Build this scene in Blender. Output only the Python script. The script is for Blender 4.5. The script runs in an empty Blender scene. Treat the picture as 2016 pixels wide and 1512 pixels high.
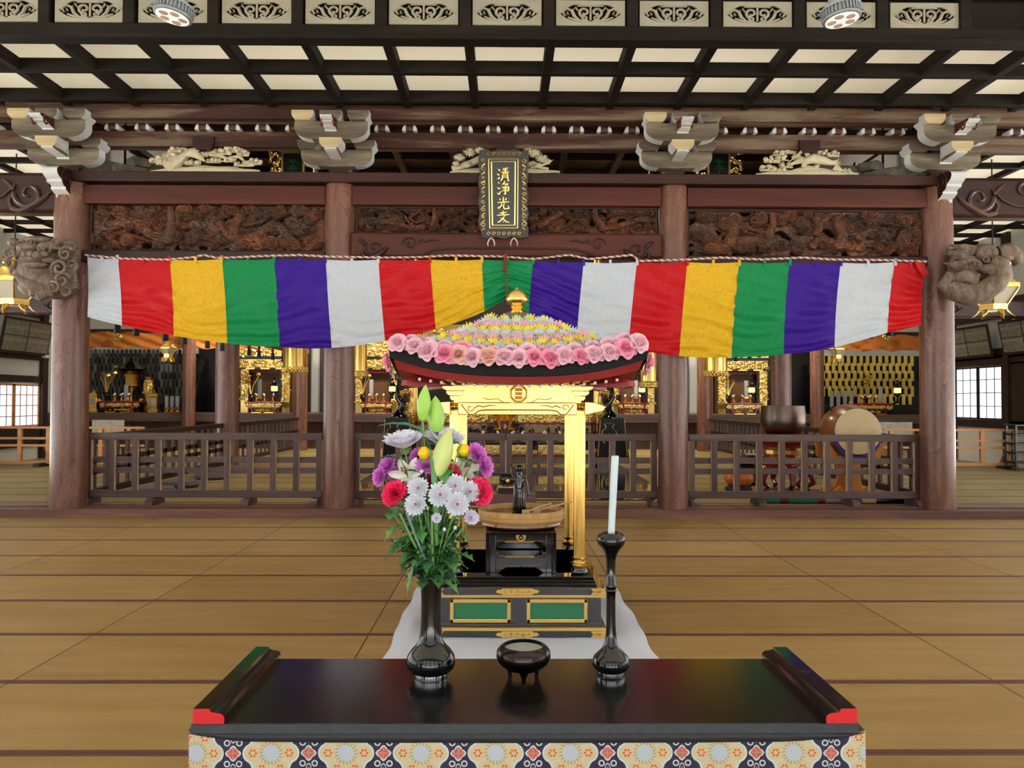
import bpy, bmesh, math, random
import numpy as np
from mathutils import Vector, Matrix, noise as mnoise
PI = math.pi; TAU = 2*math.pi
random.seed(7)
SC = bpy.context.scene
COL = SC.collection
F = 1580.0; IW, IH = 2016.0, 1512.0
EYE = Vector((0, 0, 1.6))
CAM_M = Matrix.Rotation(-0.0089, 3, 'Z') @ Matrix.Rotation(PI/2 + math.atan(32/F), 3, 'X') @ Matrix.Rotation(0.003, 3, 'Z')
def W(px, py, Y):
    """point seen at photo pixel (px,py) at distance Y in front of the camera"""
    d = CAM_M @ Vector(((px-IW/2)/F, -(py-IH/2)/F, -1))
    t = Y/d.y
    return Vector((d.x*t, Y, EYE.z + d.z*t))
def WX(px, Y): return W(px, 788, Y).x
def WZ(py, Y, px=994): return W(px, py, Y).z

# ---------------------------------------------------------------- mesh builder
class MB:
    def __init__(s): s.v=[]; s.f=[]; s.mi=[]; s.cur=0
    def m(s, i): s.cur=i; return s
    def add(s, vs, fs):
        n=len(s.v); s.v += [Vector(p) for p in vs]
        s.f += [tuple(n+i for i in f) for f in fs]; s.mi += [s.cur]*len(fs)
        return s
    def box(s, c, d, rot=None):
        x,y,z=d[0]/2,d[1]/2,d[2]/2
        vs=[Vector(p) for p in ((-x,-y,-z),(x,-y,-z),(x,y,-z),(-x,y,-z),(-x,-y,z),(x,-y,z),(x,y,z),(-x,y,z))]
        if rot is not None:
            R = rot if isinstance(rot, Matrix) else Matrix.Rotation(rot,3,'Z')
            vs=[R@p for p in vs]
        c=Vector(c)
        return s.add([p+c for p in vs],[(0,3,2,1),(4,5,6,7),(0,1,5,4),(1,2,6,5),(2,3,7,6),(3,0,4,7)])
    def bb(s, x0,x1,y0,y1,z0,z1):
        return s.box(((x0+x1)/2,(y0+y1)/2,(z0+z1)/2),(abs(x1-x0),abs(y1-y0),abs(z1-z0)))
    def lathe(s, prof, c=(0,0,0), seg=24, ax='Z', cap=True, sx=1, sy=1):
        """prof: list of (r,h)"""
        c=Vector(c); vs=[]; fs=[]
        for r,h in prof:
            for i in range(seg):
                a=TAU*i/seg; p=Vector((r*math.cos(a)*sx, r*math.sin(a)*sy, h))
                if ax=='X': p=Vector((p.z,p.x,p.y))
                elif ax=='Y': p=Vector((p.x,-p.z,p.y))   # h goes towards the viewer
                vs.append(c+p)
        for j in range(len(prof)-1):
            for i in range(seg):
                a=j*seg+i; b=j*seg+(i+1)%seg
                fs.append((a,b,b+seg,a+seg))
        if cap:
            if prof[0][0]>1e-5: fs.append(tuple(range(seg))[::-1])
            if prof[-1][0]>1e-5: fs.append(tuple((len(prof)-1)*seg+i for i in range(seg)))
        return s.add(vs,fs)
    def cyl(s, c, r, h, seg=20, ax='Z'):
        return s.lathe([(r,-h/2),(r,h/2)], c, seg, ax)
    def ell(s, c, r, seg=12, rings=8, R=None):
        c=Vector(c); vs=[]; fs=[]
        if not hasattr(r,'__len__'): r=(r,r,r)
        for j in range(rings+1):
            t=PI*j/rings
            for i in range(seg):
                a=TAU*i/seg
                p=Vector((r[0]*math.sin(t)*math.cos(a), r[1]*math.sin(t)*math.sin(a), -r[2]*math.cos(t)))
                if R is not None: p=R@p
                vs.append(c+p)
        for j in range(rings):
            for i in range(seg):
                a=j*seg+i; b=j*seg+(i+1)%seg
                fs.append((a,b,b+seg,a+seg))
        return s.add(vs,fs)
    def tube(s, pts, r, seg=8, cap=True, flat=1.0, up=None):
        pts=[Vector(p) for p in pts]; n=len(pts)
        if not hasattr(r,'__len__'): r=[r]*n
        vs=[]; fs=[]; pn=None
        for k,p in enumerate(pts):
            t=(pts[min(k+1,n-1)]-pts[max(k-1,0)])
            if t.length<1e-9: t=Vector((0,0,1))
            t.normalize()
            if pn is None:
                u=Vector(up) if up else (Vector((0,0,1)) if abs(t.z)<.9 else Vector((0,1,0)))
                nrm=(u-t*u.dot(t)).normalized()
            else:
                nrm=(pn-t*pn.dot(t))
                nrm = nrm.normalized() if nrm.length>1e-6 else t.orthogonal().normalized()
            pn=nrm; bn=t.cross(nrm)
            for i in range(seg):
                a=TAU*i/seg
                vs.append(p+(nrm*math.cos(a)*flat+bn*math.sin(a))*r[k])
        for k in range(n-1):
            for i in range(seg):
                a=k*seg+i; b=k*seg+(i+1)%seg
                fs.append((a,b,b+seg,a+seg))
        if cap: fs += [tuple(range(seg))[::-1], tuple((n-1)*seg+i for i in range(seg))]
        return s.add(vs,fs)
    def prism(s, poly, a0, a1, plane='XZ', side_mat=None, cap_mat=None):
        """extrude a 2-D outline: plane XZ along Y, XY along Z, YZ along X"""
        def P(u,v,w):
            return {'XZ':(u,w,v),'XY':(u,v,w),'YZ':(w,u,v)}[plane]
        n=len(poly); vs=[P(u,v,a0) for u,v in poly]+[P(u,v,a1) for u,v in poly]
        cm=s.cur
        b=len(s.v); s.v += [Vector(p) for p in vs]
        area=sum(poly[i][0]*poly[(i+1)%n][1]-poly[(i+1)%n][0]*poly[i][1] for i in range(n))
        flip = (area>0) ^ (plane!='XZ') ^ (a1<a0)
        def fa(f,mi):
            s.f.append(tuple(b+i for i in (f if not flip else f[::-1]))); s.mi.append(mi)
        c=cm if cap_mat is None else cap_mat
        fa(tuple(range(n))[::-1], c); fa(tuple(range(n,2*n)), c)
        for i in range(n):
            j=(i+1)%n
            mi = cm if side_mat is None else (side_mat[i] if hasattr(side_mat,'__len__') else side_mat)
            fa((i,j,j+n,i+n), mi)
        return s
    def grid(s, fn, nu, nv, closed_u=False):
        vs=[fn(i/(nu if closed_u else nu-1), j/(nv-1)) for j in range(nv) for i in range(nu)]
        fs=[]
        for j in range(nv-1):
            for i in range(nu if closed_u else nu-1):
                a=j*nu+i; b=j*nu+(i+1)%nu
                fs.append((a,b,b+nu,a+nu))
        return s.add(vs,fs)
    def xf(s, M, start=0):
        for i in range(start,len(s.v)): s.v[i]=M@s.v[i]
        return s
    def build(s, name, mat, parent=None, origin=None, angle=40, bevel=0, recalc=True, subsurf=0, solid=0):
        if parent is not None: o0 = wloc(parent) if origin is None else Vector(origin)
        elif origin is not None: o0=Vector(origin)
        else:
            lo=[min(p[i] for p in s.v) for i in range(3)]; hi=[max(p[i] for p in s.v) for i in range(3)]
            o0=Vector(((lo[0]+hi[0])/2,(lo[1]+hi[1])/2,lo[2]))
        me=bpy.data.meshes.new(name)
        me.from_pydata([tuple(p-o0) for p in s.v],[],s.f)
        mats = mat if isinstance(mat,(list,tuple)) else [mat]
        for m_ in mats: me.materials.append(m_)
        if len(mats)>1: me.polygons.foreach_set('material_index', s.mi)
        if recalc:
            bm=bmesh.new(); bm.from_mesh(me); bmesh.ops.recalc_face_normals(bm, faces=bm.faces); bm.to_mesh(me); bm.free()
        if angle:
            me.shade_smooth(); me.set_sharp_from_angle(angle=math.radians(angle))
        me.update()
        o=bpy.data.objects.new(name, me); COL.objects.link(o)
        if parent is not None:
            o.parent=parent; o.location = o0-wloc(parent)
        else: o.location=o0
        if solid:
            md=o.modifiers.new('solid','SOLIDIFY'); md.thickness=solid; md.offset=0
        if bevel:
            md=o.modifiers.new('bevel','BEVEL'); md.width=bevel; md.segments=2; md.limit_method='ANGLE'; md.angle_limit=math.radians(35)
        if subsurf:
            md=o.modifiers.new('sub','SUBSURF'); md.levels=subsurf; md.render_levels=subsurf
        return o
def wloc(o):
    p=Vector((0,0,0))
    while o is not None: p+=o.location; o=o.parent
    return p
def tag(o, label=None, cat=None, group=None, kind=None):
    if label: o['label']=label
    if cat: o['category']=cat
    if group: o['group']=group
    if kind: o['kind']=kind
    return o
def thing(name, label, cat, loc=(0,0,0), group=None):
    o=bpy.data.objects.new(name, None); COL.objects.link(o); o.location=loc; o.empty_display_size=.05
    return tag(o,label,cat,group,'thing')
def struct(o): o['kind']='structure'; return o
def copy_tree(src, loc=None, rotz=None, label=None, group=None, parent=None, scale=None):
    c=src.copy(); COL.objects.link(c)
    if parent is not None: c.parent=parent
    if loc is not None: c.location=loc
    if rotz is not None: c.rotation_euler=(0,0,rotz)
    if scale is not None: c.scale=(scale,)*3 if not hasattr(scale,'__len__') else scale
    if label: c['label']=label
    if group: c['group']=group
    for ch in list(src.children): copy_tree(ch, parent=c)
    return c

# ---------------------------------------------------------------- materials
MATS={}
def lin(c):
    return tuple((x/255/12.92 if x/255<=.04045 else ((x/255+.055)/1.055)**2.4) for x in c)
class NT:
    """small helper that writes shader maths"""
    def __init__(s, m): s.t=m.node_tree; s.n=s.t.nodes
    def new(s, typ, **kw):
        n=s.n.new(typ)
        for k,v in kw.items(): setattr(n,k,v)
        return n
    def link(s,a,b): s.t.links.new(a,b)
    def setin(s, sock, v):
        if hasattr(v,'is_output') or isinstance(v,bpy.types.NodeSocket): s.link(v,sock)
        else: sock.default_value=v
    def math(s, op, a, b=None, c=None, clamp=False):
        n=s.new('ShaderNodeMath', operation=op, use_clamp=clamp)
        s.setin(n.inputs[0],a)
        if b is not None: s.setin(n.inputs[1],b)
        if c is not None: s.setin(n.inputs[2],c)
        return n.outputs[0]
    def mix(s, fac, a, b):
        n=s.new('ShaderNodeMix', data_type='RGBA')
        s.setin(n.inputs[0],fac)
        for sock,v in ((n.inputs[6],a),(n.inputs[7],b)):
            if isinstance(v,(tuple,list)): sock.default_value=(*v[:3],1)
            else: s.link(v,sock)
        return n.outputs[2]
    def coord(s, kind='Object', scale=(1,1,1), rot=(0,0,0), loc=(0,0,0)):
        tc=s.new('ShaderNodeTexCoord'); mp=s.new('ShaderNodeMapping')
        mp.inputs['Scale'].default_value=scale; mp.inputs['Rotation'].default_value=rot; mp.inputs['Location'].default_value=loc
        s.link(tc.outputs[kind], mp.inputs[0]); return mp.outputs[0]
    def noise(s, vec, scale=5, detail=4, rough=.55, dist=0):
        n=s.new('ShaderNodeTexNoise'); s.link(vec,n.inputs['Vector'])
        n.inputs['Scale'].default_value=scale; n.inputs['Detail'].default_value=detail; n.inputs['Roughness'].default_value=rough; n.inputs['Distortion'].default_value=dist
        return n.outputs['Fac']
    def ramp(s, fac, stops, interp='LINEAR'):
        n=s.new('ShaderNodeValToRGB'); s.link(fac,n.inputs[0]); n.color_ramp.interpolation=interp
        el=n.color_ramp.elements
        while len(el)<len(stops): el.new(.5)
        for e,(p,c) in zip(el,stops): e.position=p; e.color=(*c[:3],1)
        return n.outputs[0]
    def bump(s, h, strength=.3, dist=.01):
        n=s.new('ShaderNodeBump'); n.inputs['Strength'].default_value=strength; n.inputs['Distance'].default_value=dist
        s.link(h,n.inputs['Height']); return n.outputs[0]
def base_mat(name):
    m=bpy.data.materials.new(name); m.use_nodes=True
    b=m.node_tree.nodes['Principled BSDF']; MATS[name]=m
    return m, NT(m), b
def setp(b, **kw):
    names={'rough':'Roughness','metal':'Metallic','spec':'Specular IOR Level','coat':'Coat Weight','coatr':'Coat Roughness','sheen':'Sheen Weight','trans':'Transmission Weight','sss':'Subsurface Weight','ior':'IOR','alpha':'Alpha'}
    for k,v in kw.items(): b.inputs[names[k]].default_value=v
def plain(name, rgb, var=.06, scale=8, bump=0, **kw):
    """plain coloured surface with slight uneven tone"""
    m,n,b=base_mat(name); c=lin(rgb)
    v=n.noise(n.coord('Object'),scale,3)
    col=n.mix(v,tuple(x*(1-var*2) for x in c),tuple(min(1,x*(1+var*2)) for x in c))
    n.link(col,b.inputs['Base Color']); setp(b,**kw)
    if bump: n.link(n.bump(v,bump,.01),b.inputs['Normal'])
    return m
def wood(name, dark, mid, light, axis='X', scale=6, stretch=14, rough=.55, fine=.5, bump=.15, coat=0, contour=0, spec=.5, grey=None):
    """long-grained timber; contour adds the dark figure lines of planed zelkova"""
    m,n,b=base_mat(name)
    sc=[scale]*3; sc['XYZ'.index(axis)]=scale/stretch
    v=n.coord('Object',tuple(sc))
    a=n.noise(v,1.0,6,.6,.4)
    f=n.noise(v,6.0,3,.6)
    t=n.math('ADD',n.math('MULTIPLY',a,1-fine*.4),n.math('MULTIPLY',f,fine*.4))
    col=n.ramp(t,[(.28,lin(dark)),(.5,lin(mid)),(.72,lin(light))])
    if contour:
        sc2=[1.5]*3; sc2['XYZ'.index(axis)]=1.5/3.2
        q=n.noise(n.coord('Object',tuple(sc2)),1.6,2.5,.45,.7)
        w=n.math('PINGPONG',n.math('MULTIPLY',q,contour),.5)
        line=n.math('LESS_THAN',w,.05)
        ln=n.math('MULTIPLY',line,n.math('MULTIPLY_ADD',f,1.6,.05,True))
        col=n.mix(ln,col,lin((34,18,14)))
        wide=n.math('MULTIPLY',n.math('SUBTRACT',.5,w),.35)
        col=n.mix(wide,col,lin(light))
    if grey is not None:
        g=n.ramp(n.noise(v,1.1,5,.65,.5),[(.49,(0,0,0)),(.63,(1,1,1))])
        col=n.mix(g,col,n.ramp(t,[(.25,lin(tuple(x*.55 for x in grey))),(.6,lin(grey))]))
    n.link(col,b.inputs['Base Color']); setp(b,rough=rough,spec=spec,coat=coat)
    if bump: n.link(n.bump(t,bump,.01),b.inputs['Normal'])
    return m
def metal(name, rgb, rough=.25, var=.1, bump=0, scale=20):
    m,n,b=base_mat(name); c=lin(rgb)
    v=n.noise(n.coord('Object'),scale,3)
    n.link(n.mix(v,tuple(x*(1-var) for x in c),tuple(min(1,x*(1+var)) for x in c)),b.inputs['Base Color'])
    n.link(n.math('MULTIPLY_ADD',v,.15,rough-.07),b.inputs['Roughness']); setp(b,metal=1)
    if bump: n.link(n.bump(v,bump,.004),b.inputs['Normal'])
    return m
def emit(name, rgb, strength):
    m,n,b=base_mat(name)
    b.inputs['Base Color'].default_value=(*lin(rgb),1); b.inputs['Emission Color'].default_value=(*lin(rgb),1); b.inputs['Emission Strength'].default_value=strength
    return m
# ================================================================ materials
CEILW=wood('ceiling_timber',(15,11,8),(26,21,16),(40,33,26),'X',5,12,.7,spec=.12)
CEILWY=wood('ceiling_timber_long',(15,11,8),(27,21,16),(42,34,26),'Y',5,12,.7,spec=.12)
REDW=wood('red_brown_timber',(50,20,13),(78,34,22),(100,50,34),'X',4,14,.55,spec=.3)
REDD=wood('dark_red_timber',(30,12,9),(50,23,17),(72,38,28),'X',4,14,.45,spec=.35)
GREYW=wood('weathered_timber',(34,20,15),(70,44,34),(112,86,68),'X',5,12,.7,grey=(118,101,82),spec=.2)
BRKW=wood('bracket_timber',(56,48,38),(104,94,80),(146,134,112),'X',7,8,.8,bump=.3,spec=.2)
PALEW=wood('pale_new_timber',(150,130,92),(180,160,118),(204,186,146),'X',6,10,.7)
PILW=wood('pillar_timber',(64,33,23),(104,64,49),(150,112,96),'Z',4,5,.30,contour=15,bump=.04,spec=.6)
FENW=wood('fence_timber',(54,38,37),(80,61,60),(112,94,92),'X',6,14,.5)
FENZ=wood('fence_timber_upright',(54,38,37),(82,62,60),(114,95,92),'Z',6,14,.5)
FENE=wood('fence_light_edge',(150,128,98),(176,152,116),(196,174,136),'Z',6,14,.6)
THRW=wood('threshold_timber',(70,42,36),(106,70,60),(140,104,90),'X',4,16,.5)
KEKW=wood('light_rail_timber',(170,112,64),(202,142,88),(222,168,112),'X',5,12,.5)
DARKW=wood('sanctum_dark_timber',(22,15,12),(36,24,20),(52,38,32),'X',4,12,.5)
PLANKW=wood('panel_timber',(48,30,25),(72,48,40),(92,66,56),'Z',4,12,.5)
WHITEP=plain('white_paint',(226,230,230),.03,10,rough=.6)
PLAST=plain('plaster',(208,212,210),.03,3,rough=.9)
CREAMO=plain('ceiling_board_cream',(244,238,222),.04,1.5,rough=.85)
CREAM=plain('ceiling_paper',(250,246,232),.05,1.5,rough=.85)
_n=NT(CREAM); _t=_n.new('ShaderNodeBsdfTranslucent'); _t.inputs[0].default_value=(.93,.88,.76,1); _m=_n.new('ShaderNodeMixShader'); _m.inputs[0].default_value=.5  # translucency added so the unseen lights above brighten the panels
_o=CREAM.node_tree.nodes['Material Output']; _n.link(CREAM.node_tree.nodes['Principled BSDF'].outputs[0],_m.inputs[1]); _n.link(_t.outputs[0],_m.inputs[2]); _n.link(_m.outputs[0],_o.inputs['Surface'])
BLACKL=plain('black_lacquer',(8,8,10),.1,5,rough=.14,spec=.45,coat=.25)
REDL=plain('red_lacquer',(122,20,22),.12,9,rough=.25,coat=.4)
GOLD=metal('gold_leaf',(246,206,118),.24,.05,0,6)
GOLDA=metal('aged_gold',(244,206,122),.3,.2,.3,40)
BRASS=metal('brass',(206,168,84),.3,.15)
BRONZE=metal('dark_bronze',(70,60,54),.3,.2)
IRON=plain('black_iron',(14,14,15),.1,9,rough=.3,spec=.6)
def tatami(name, a, b_, border, y0, pitch, x0, xp):
    m,n,b=base_mat(name)
    tc=n.new('ShaderNodeTexCoord'); sp=n.new('ShaderNodeSeparateXYZ'); n.link(tc.outputs['Object'],sp.inputs[0])
    x,y=sp.outputs[0],sp.outputs[1]
    vy=n.math('FRACT',n.math('DIVIDE',n.math('SUBTRACT',y,y0-.033),pitch))
    isb=n.math('LESS_THAN',vy,.066/pitch)
    vx=n.math('FRACT',n.math('DIVIDE',n.math('SUBTRACT',x,x0-.005),xp))
    isx=n.math('LESS_THAN',vx,.010/xp)
    mid=n.math('LESS_THAN',n.math('ABSOLUTE',n.math('SUBTRACT',vy,.033/pitch)),.0022/pitch)
    c=n.noise(n.coord('Object',(.5,3,1)),2,5,.6)
    c2=n.noise(n.coord('Object',(40,160,1)),1,2,.5)
    cc=n.math('MULTIPLY_ADD',c2,.35,n.math('MULTIPLY',c,.65))
    # each mat its own slight tone
    iy=n.math('FLOOR',n.math('DIVIDE',n.math('SUBTRACT',y,y0-.033),pitch)); ix=n.math('FLOOR',n.math('DIVIDE',n.math('SUBTRACT',x,x0),xp))
    wn=n.new('ShaderNodeTexWhiteNoise'); wn.noise_dimensions='2D'
    cb=n.new('ShaderNodeCombineXYZ'); n.link(ix,cb.inputs[0]); n.link(iy,cb.inputs[1]); n.link(cb.outputs[0],wn.inputs[0])
    cc=n.math('MULTIPLY_ADD',n.math('SUBTRACT',wn.outputs[0],.5),.22,cc)
    col=n.ramp(cc,[(.3,lin(a)),(.7,lin(b_))])
    ribs=n.new('ShaderNodeTexWave'); ribs.wave_type='BANDS'; ribs.bands_direction='Y'; ribs.inputs['Scale'].default_value=22; n.link(tc.outputs['Object'],ribs.inputs['Vector'])
    rb=n.math('MULTIPLY_ADD',ribs.outputs['Fac'],.25,.80)
    hs=n.new('ShaderNodeHueSaturation'); n.link(rb,hs.inputs['Value']); n.link(col,hs.inputs['Color']); col=hs.outputs[0]
    col=n.mix(isb,col,lin(border)); col=n.mix(mid,col,lin((40,24,22))); col=n.mix(isx,col,lin((70,52,30)))
    n.link(col,b.inputs['Base Color']); setp(b,rough=.6,spec=.3)
    n.link(n.bump(ribs.outputs['Fac'],.15,.003),b.inputs['Normal'])
    return m
TAT=tatami('tatami_outer',(143,113,64),(169,140,90),(96,60,56),4.596,.9188,.943,1.866)
TATI=tatami('tatami_inner',(132,112,68),(160,138,92),(42,42,32),11.6,.9188,.943,1.866)

# ================================================================ camera
cam=bpy.data.cameras.new('camera'); camo=bpy.data.objects.new('camera',cam); COL.objects.link(camo)
cam.sensor_width=36; cam.lens=F/IW*36; cam.clip_end=300
M4=CAM_M.to_4x4(); M4.translation=EYE; camo.matrix_world=M4; SC.camera=camo
# ================================================================ room shell
def sbox(name, dims, mat, bevel=0):
    return struct(MB().bb(*dims).build(name,mat,origin=(0,0,0),bevel=bevel))
XW=11.6
sbox('floor',(-15,15,-3.2,10.9,-.3,0),TAT)
sbox('floor_inner',(-14.5,14.5,11.4,27,-.3,.12),TATI)
POLF=plain('polished_floor',(24,18,14),.2,2,rough=.08,spec=.6,coat=.5)
sbox('floor_aisle',(-2.62,2.62,11.9,24.2,.10,.135),POLF)
struct(MB().bb(-60,60,-60,60,-1.5,-1.3).build('ground',plain('courtyard_gravel',(222,220,214),.05,3,rough=.9),origin=(0,0,0)))
sbox('wall_back',(-14,14,26.6,26.9,-.3,7),PLAST)
sbox('roof',(-17.5,17.5,-5.5,27.5,7.0,7.2),CEILW)
# coffered ceilings: paper panels above a grid of joists
ZB,ZP=5.45,5.60; PX,X0=.891,.487; PY,Y0=.92,9.38
def coffer(name,x0,x1,y0,y1,ZP=ZP):
    root=struct(MB().add([(x0,y0,ZP),(x1,y0,ZP),(x1,y1,ZP),(x0,y1,ZP)],[(0,3,2,1)]).build(name,CREAM,origin=(0,0,0),recalc=False))
    k0=math.ceil((x0-X0)/PX); k1=math.floor((x1-X0)/PX)
    mb=MB()
    for k in range(k0,k1+1):
        x=X0+k*PX; mb.bb(x-.05,x+.05,y0,y1,ZB+.004,ZP+.01)
    struct(mb.build(name+'_ribs',CEILWY,parent=root,bevel=.006))
    mb=MB()
    for k in range(max(0 if y0<9 else -99,math.ceil((y0-Y0)/PY)),math.floor((y1-Y0)/PY)+1):
        y=Y0+k*PY; mb.bb(x0,x1,y,y+.09,ZB,ZP+.01)
    struct(mb.build(name+'_joists',CEILW,parent=root,bevel=.006))
coffer('ceiling',-14.5,14.5,8.56,10.55)
coffer('ceiling_aisle_west',-14.5,-5.75,10.88,26.6,5.535)
coffer('ceiling_aisle_east',5.75,14.5,10.88,26.6,5.535)
sbox('ceiling_front',(-15,15,-6,8.40,6.45,6.6),CREAMO)
sbox('ceiling_fascia',(-5.8,5.8,10.5,11.3,5.585,5.65),CEILW)  # board added to keep the backlight from leaking onto the purlin blocks
sbox('ceiling_nave',(-5.8,5.8,10.5,26.8,6.6,6.75),DARKW)
mb=MB()
for i in range(13): mb.bb(-5.8,5.8,11.3+i*1.2,11.42+i*1.2,6.45,6.6)
for i in range(11): mb.bb(-5.5+i*1.1,-5.38+i*1.1,10.8,26.6,6.40,6.52)
struct(mb.build('ceiling_nave_joists',DARKW,origin=(0,0,0)))
for s,nm in ((-1,'west'),(1,'east')):
    struct(MB().bb(s*5.75,s*6.05,11.35,26.6,5.446,6.7).build('wall_nave_'+nm,DARKW,origin=(0,0,0)))
    struct(MB().bb(s*5.80,s*5.98,11.4,17.1,4.55,5.446).build('wall_spandrel_'+nm,DARKW,origin=(0,0,0)))  # dark wall added to hide the bright aisle ceiling behind the brackets
    # aisle side walls: open to daylight in front, closed from y=17.3
    mb=MB(); x0,x1=s*XW,s*(XW+.2)
    wy0,wy1,wz0,wz1 = (18.0,20.0,.93,1.95) if s<0 else (18.55,20.45,1.17,2.45)
    ye=20.4 if s<0 else 20.8; mb.bb(x0,x1,16.9,wy0,.1,5.6); mb.bb(x0,x1,wy1,ye,.1,5.6); mb.bb(x1,s*14,ye-.15,ye,.1,5.6); mb.bb(s*13.8,s*14,ye,26.6,.1,5.6); mb.bb(x0,x1,wy0,wy1,.1,wz0); mb.bb(x0,x1,wy0,wy1,wz1,5.6)
    struct(mb.build('wall_'+nm,PLAST,origin=(0,0,0)))
    # dark posts, sills and lintels on the wall
    mb=MB(); xi=s*(XW-.06); xo=s*(XW+.02)
    posts=(20.2,) if s<0 else (18.35,20.6)
    for y in posts: mb.bb(xi-s*.04,xo,y-.11,y+.11,.12,5.5)
    if s<0:
        mb.bb(xi,xo,16.9,ye,.45,.92); mb.bb(xi,xo,16.9,20.3,2.0,2.16); mb.bb(xi,xo,16.9,ye,2.55,2.78)
        mb.bb(xi,xo,16.9,ye,3.6,4.0)
    else:
        mb.bb(xi,xo,16.9,ye,.98,1.16); mb.bb(xi,xo,16.9,20.6,2.46,2.7); mb.bb(xi,xo,16.9,ye,2.62,2.85); mb.bb(xi,xo,16.9,ye,3.55,4.0)
        mb.bb(xi,xo,16.9,18.54,1.1,2.5); mb.bb(xi,xo,20.46,ye,1.1,2.5)
    struct(mb.build('trim_1' if s<0 else 'trim_2',DARKW,origin=(0,0,0)))
# outer hall enclosure: lintels high above the open sides and front
mb=MB()
mb.bb(-15,15,-3.6,-3.3,5.6,6.6)
for k in range(-6,7):
    mb.bb(k*2.3-.17,k*2.3+.17,-3.62,-3.25,0,5.7)
    if k in (-5,-3,2,4): mb.bb(k*2.3+.2,k*2.3+2.1,-3.5,-3.42,0,3.1)
mb.bb(-15,15,-3.5,-3.4,3.15,3.3)
for s in (-1,1): mb.bb(s*14.5,s*14.8,-3.6,26.9,5.3,6.6)
struct(mb.build('wall_front',CEILW,origin=(0,0,0)))
sbox('ceiling_eaves',(-17.5,17.5,-5.5,-3.3,6.4,6.6),CEILW)
# transom partition above: post grid with carved boards
YR=8.38
zt=WZ(50,YR); zb=WZ(76,YR)
mb=MB(); mb.bb(-14.5,14.5,YR,YR+.14,zb,zt); mb.bb(-14.5,14.5,YR-.03,YR+.17,zb-.02,zb+.03)
mb.bb(-14.5,14.5,YR,YR+.14,zt+.36,zt+.62); mb.bb(-14.5,14.5,YR+.02,YR+.1,zt+.6,6.45)
for k in range(-16,17):
    x=WX(912.5,YR)+k*167*YR/F; mb.bb(x-.06,x+.06,YR+.01,YR+.13,zt,zt+.37)
struct(mb.build('wall_transom',CEILW,origin=(0,0,0),bevel=.008))
struct(MB().bb(-14.5,14.5,8.53,8.57,5.56,6.45).build('wall_transom_back',CEILW,origin=(0,0,0)))  # dark board added so the fretwork openings look shaded

# threshold
sbox('trim_3',(-14.5,14.5,10.88,11.5,-.05,.117),THRW,.01)
sbox('trim_4',(-14.5,14.5,11.12,11.42,.117,.132),THRW,.008)
# raised altar platform across the back
mb=MB(); mb.bb(-13.7,13.7,24.2,26.6,1.0,1.19); mb.bb(-13.7,13.7,24.12,24.25,.93,1.19)
pl=struct(mb.build('platform',wood('platform_timber',(58,44,42),(84,66,62),(112,94,88),'X',4,14,.5),origin=(0,0,0),bevel=.01))
mb=MB(); mb.bb(-13.7,13.7,24.35,24.5,.1,1.0)
for i in range(71): mb.bb(-13.6+i*.387,-13.57+i*.387,24.33,24.4,.1,.95)
struct(mb.build('platform_panelling',PLANKW,parent=pl))
# ================================================================ facade of the inner hall
YF=11.15
PIL=[]
def pillar(name,x,y,r,z0,z1,mat,label,group=None):
    n=14; prof=[]
    for i in range(n+1):
        t=i/n; prof.append((r*(1-.035*t), z0+(z1-z0-.06)*t))
    prof += [(r*.93,z1-.03),(r*.85,z1-.01),(r*.7,z1)]
    o=MB().lathe(prof,(x,y,0),40).build(name,mat,origin=(x,y,z0),angle=50)
    return tag(o,label,'pillar',group,'thing')
px_=[WX(138,YF),WX(667,YF),WX(1325,YF),WX(1845,YF)]
for x,r,lb in zip(px_,(.238,.214,.205,.226),(
  'round reddish zelkova pillar carrying the carved lion head','round zelkova pillar behind the curtain, on the flower vase side of the shrine',
  'round zelkova pillar behind the curtain, on the candlestick side of the shrine','round zelkova pillar carrying the carved elephant-like head')):
    PIL.append(pillar('wooden_pillar',x,YF,r,.117,4.605,PILW,lb,None))
IP=[]
for x,y,r,lb in ((-6.0,17.4,.25,'stout inner pillar where the two receding dark railings meet, flag end with white stripe'),
                 (6.03,17.45,.215,'inner pillar standing behind the great bronze bell bowl'),
                 (-6.0,23.6,.215,'farther inner pillar at the far end of the receding railing beside the blue wall strip'),
                 (5.9,23.6,.235,'farther inner pillar beside the hanging gold pendant on the drum side'),
                 (-9.3,23.7,.19,'slim dark pillar in front of the rows of black tablets'),
                 (9.25,23.7,.2,'slim dark pillar in front of the rows of golden tablets'),
                 (-5.2,24.0,.1,'thin post seen just behind the second front pillar')):
    IP.append(pillar('inner_pillar',x,y,r,.12,5.445,PILW,lb))
for s,y,r,lb in ((1,18.0,.16,'square dark post between the two bright windows'),):
    pass

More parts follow.
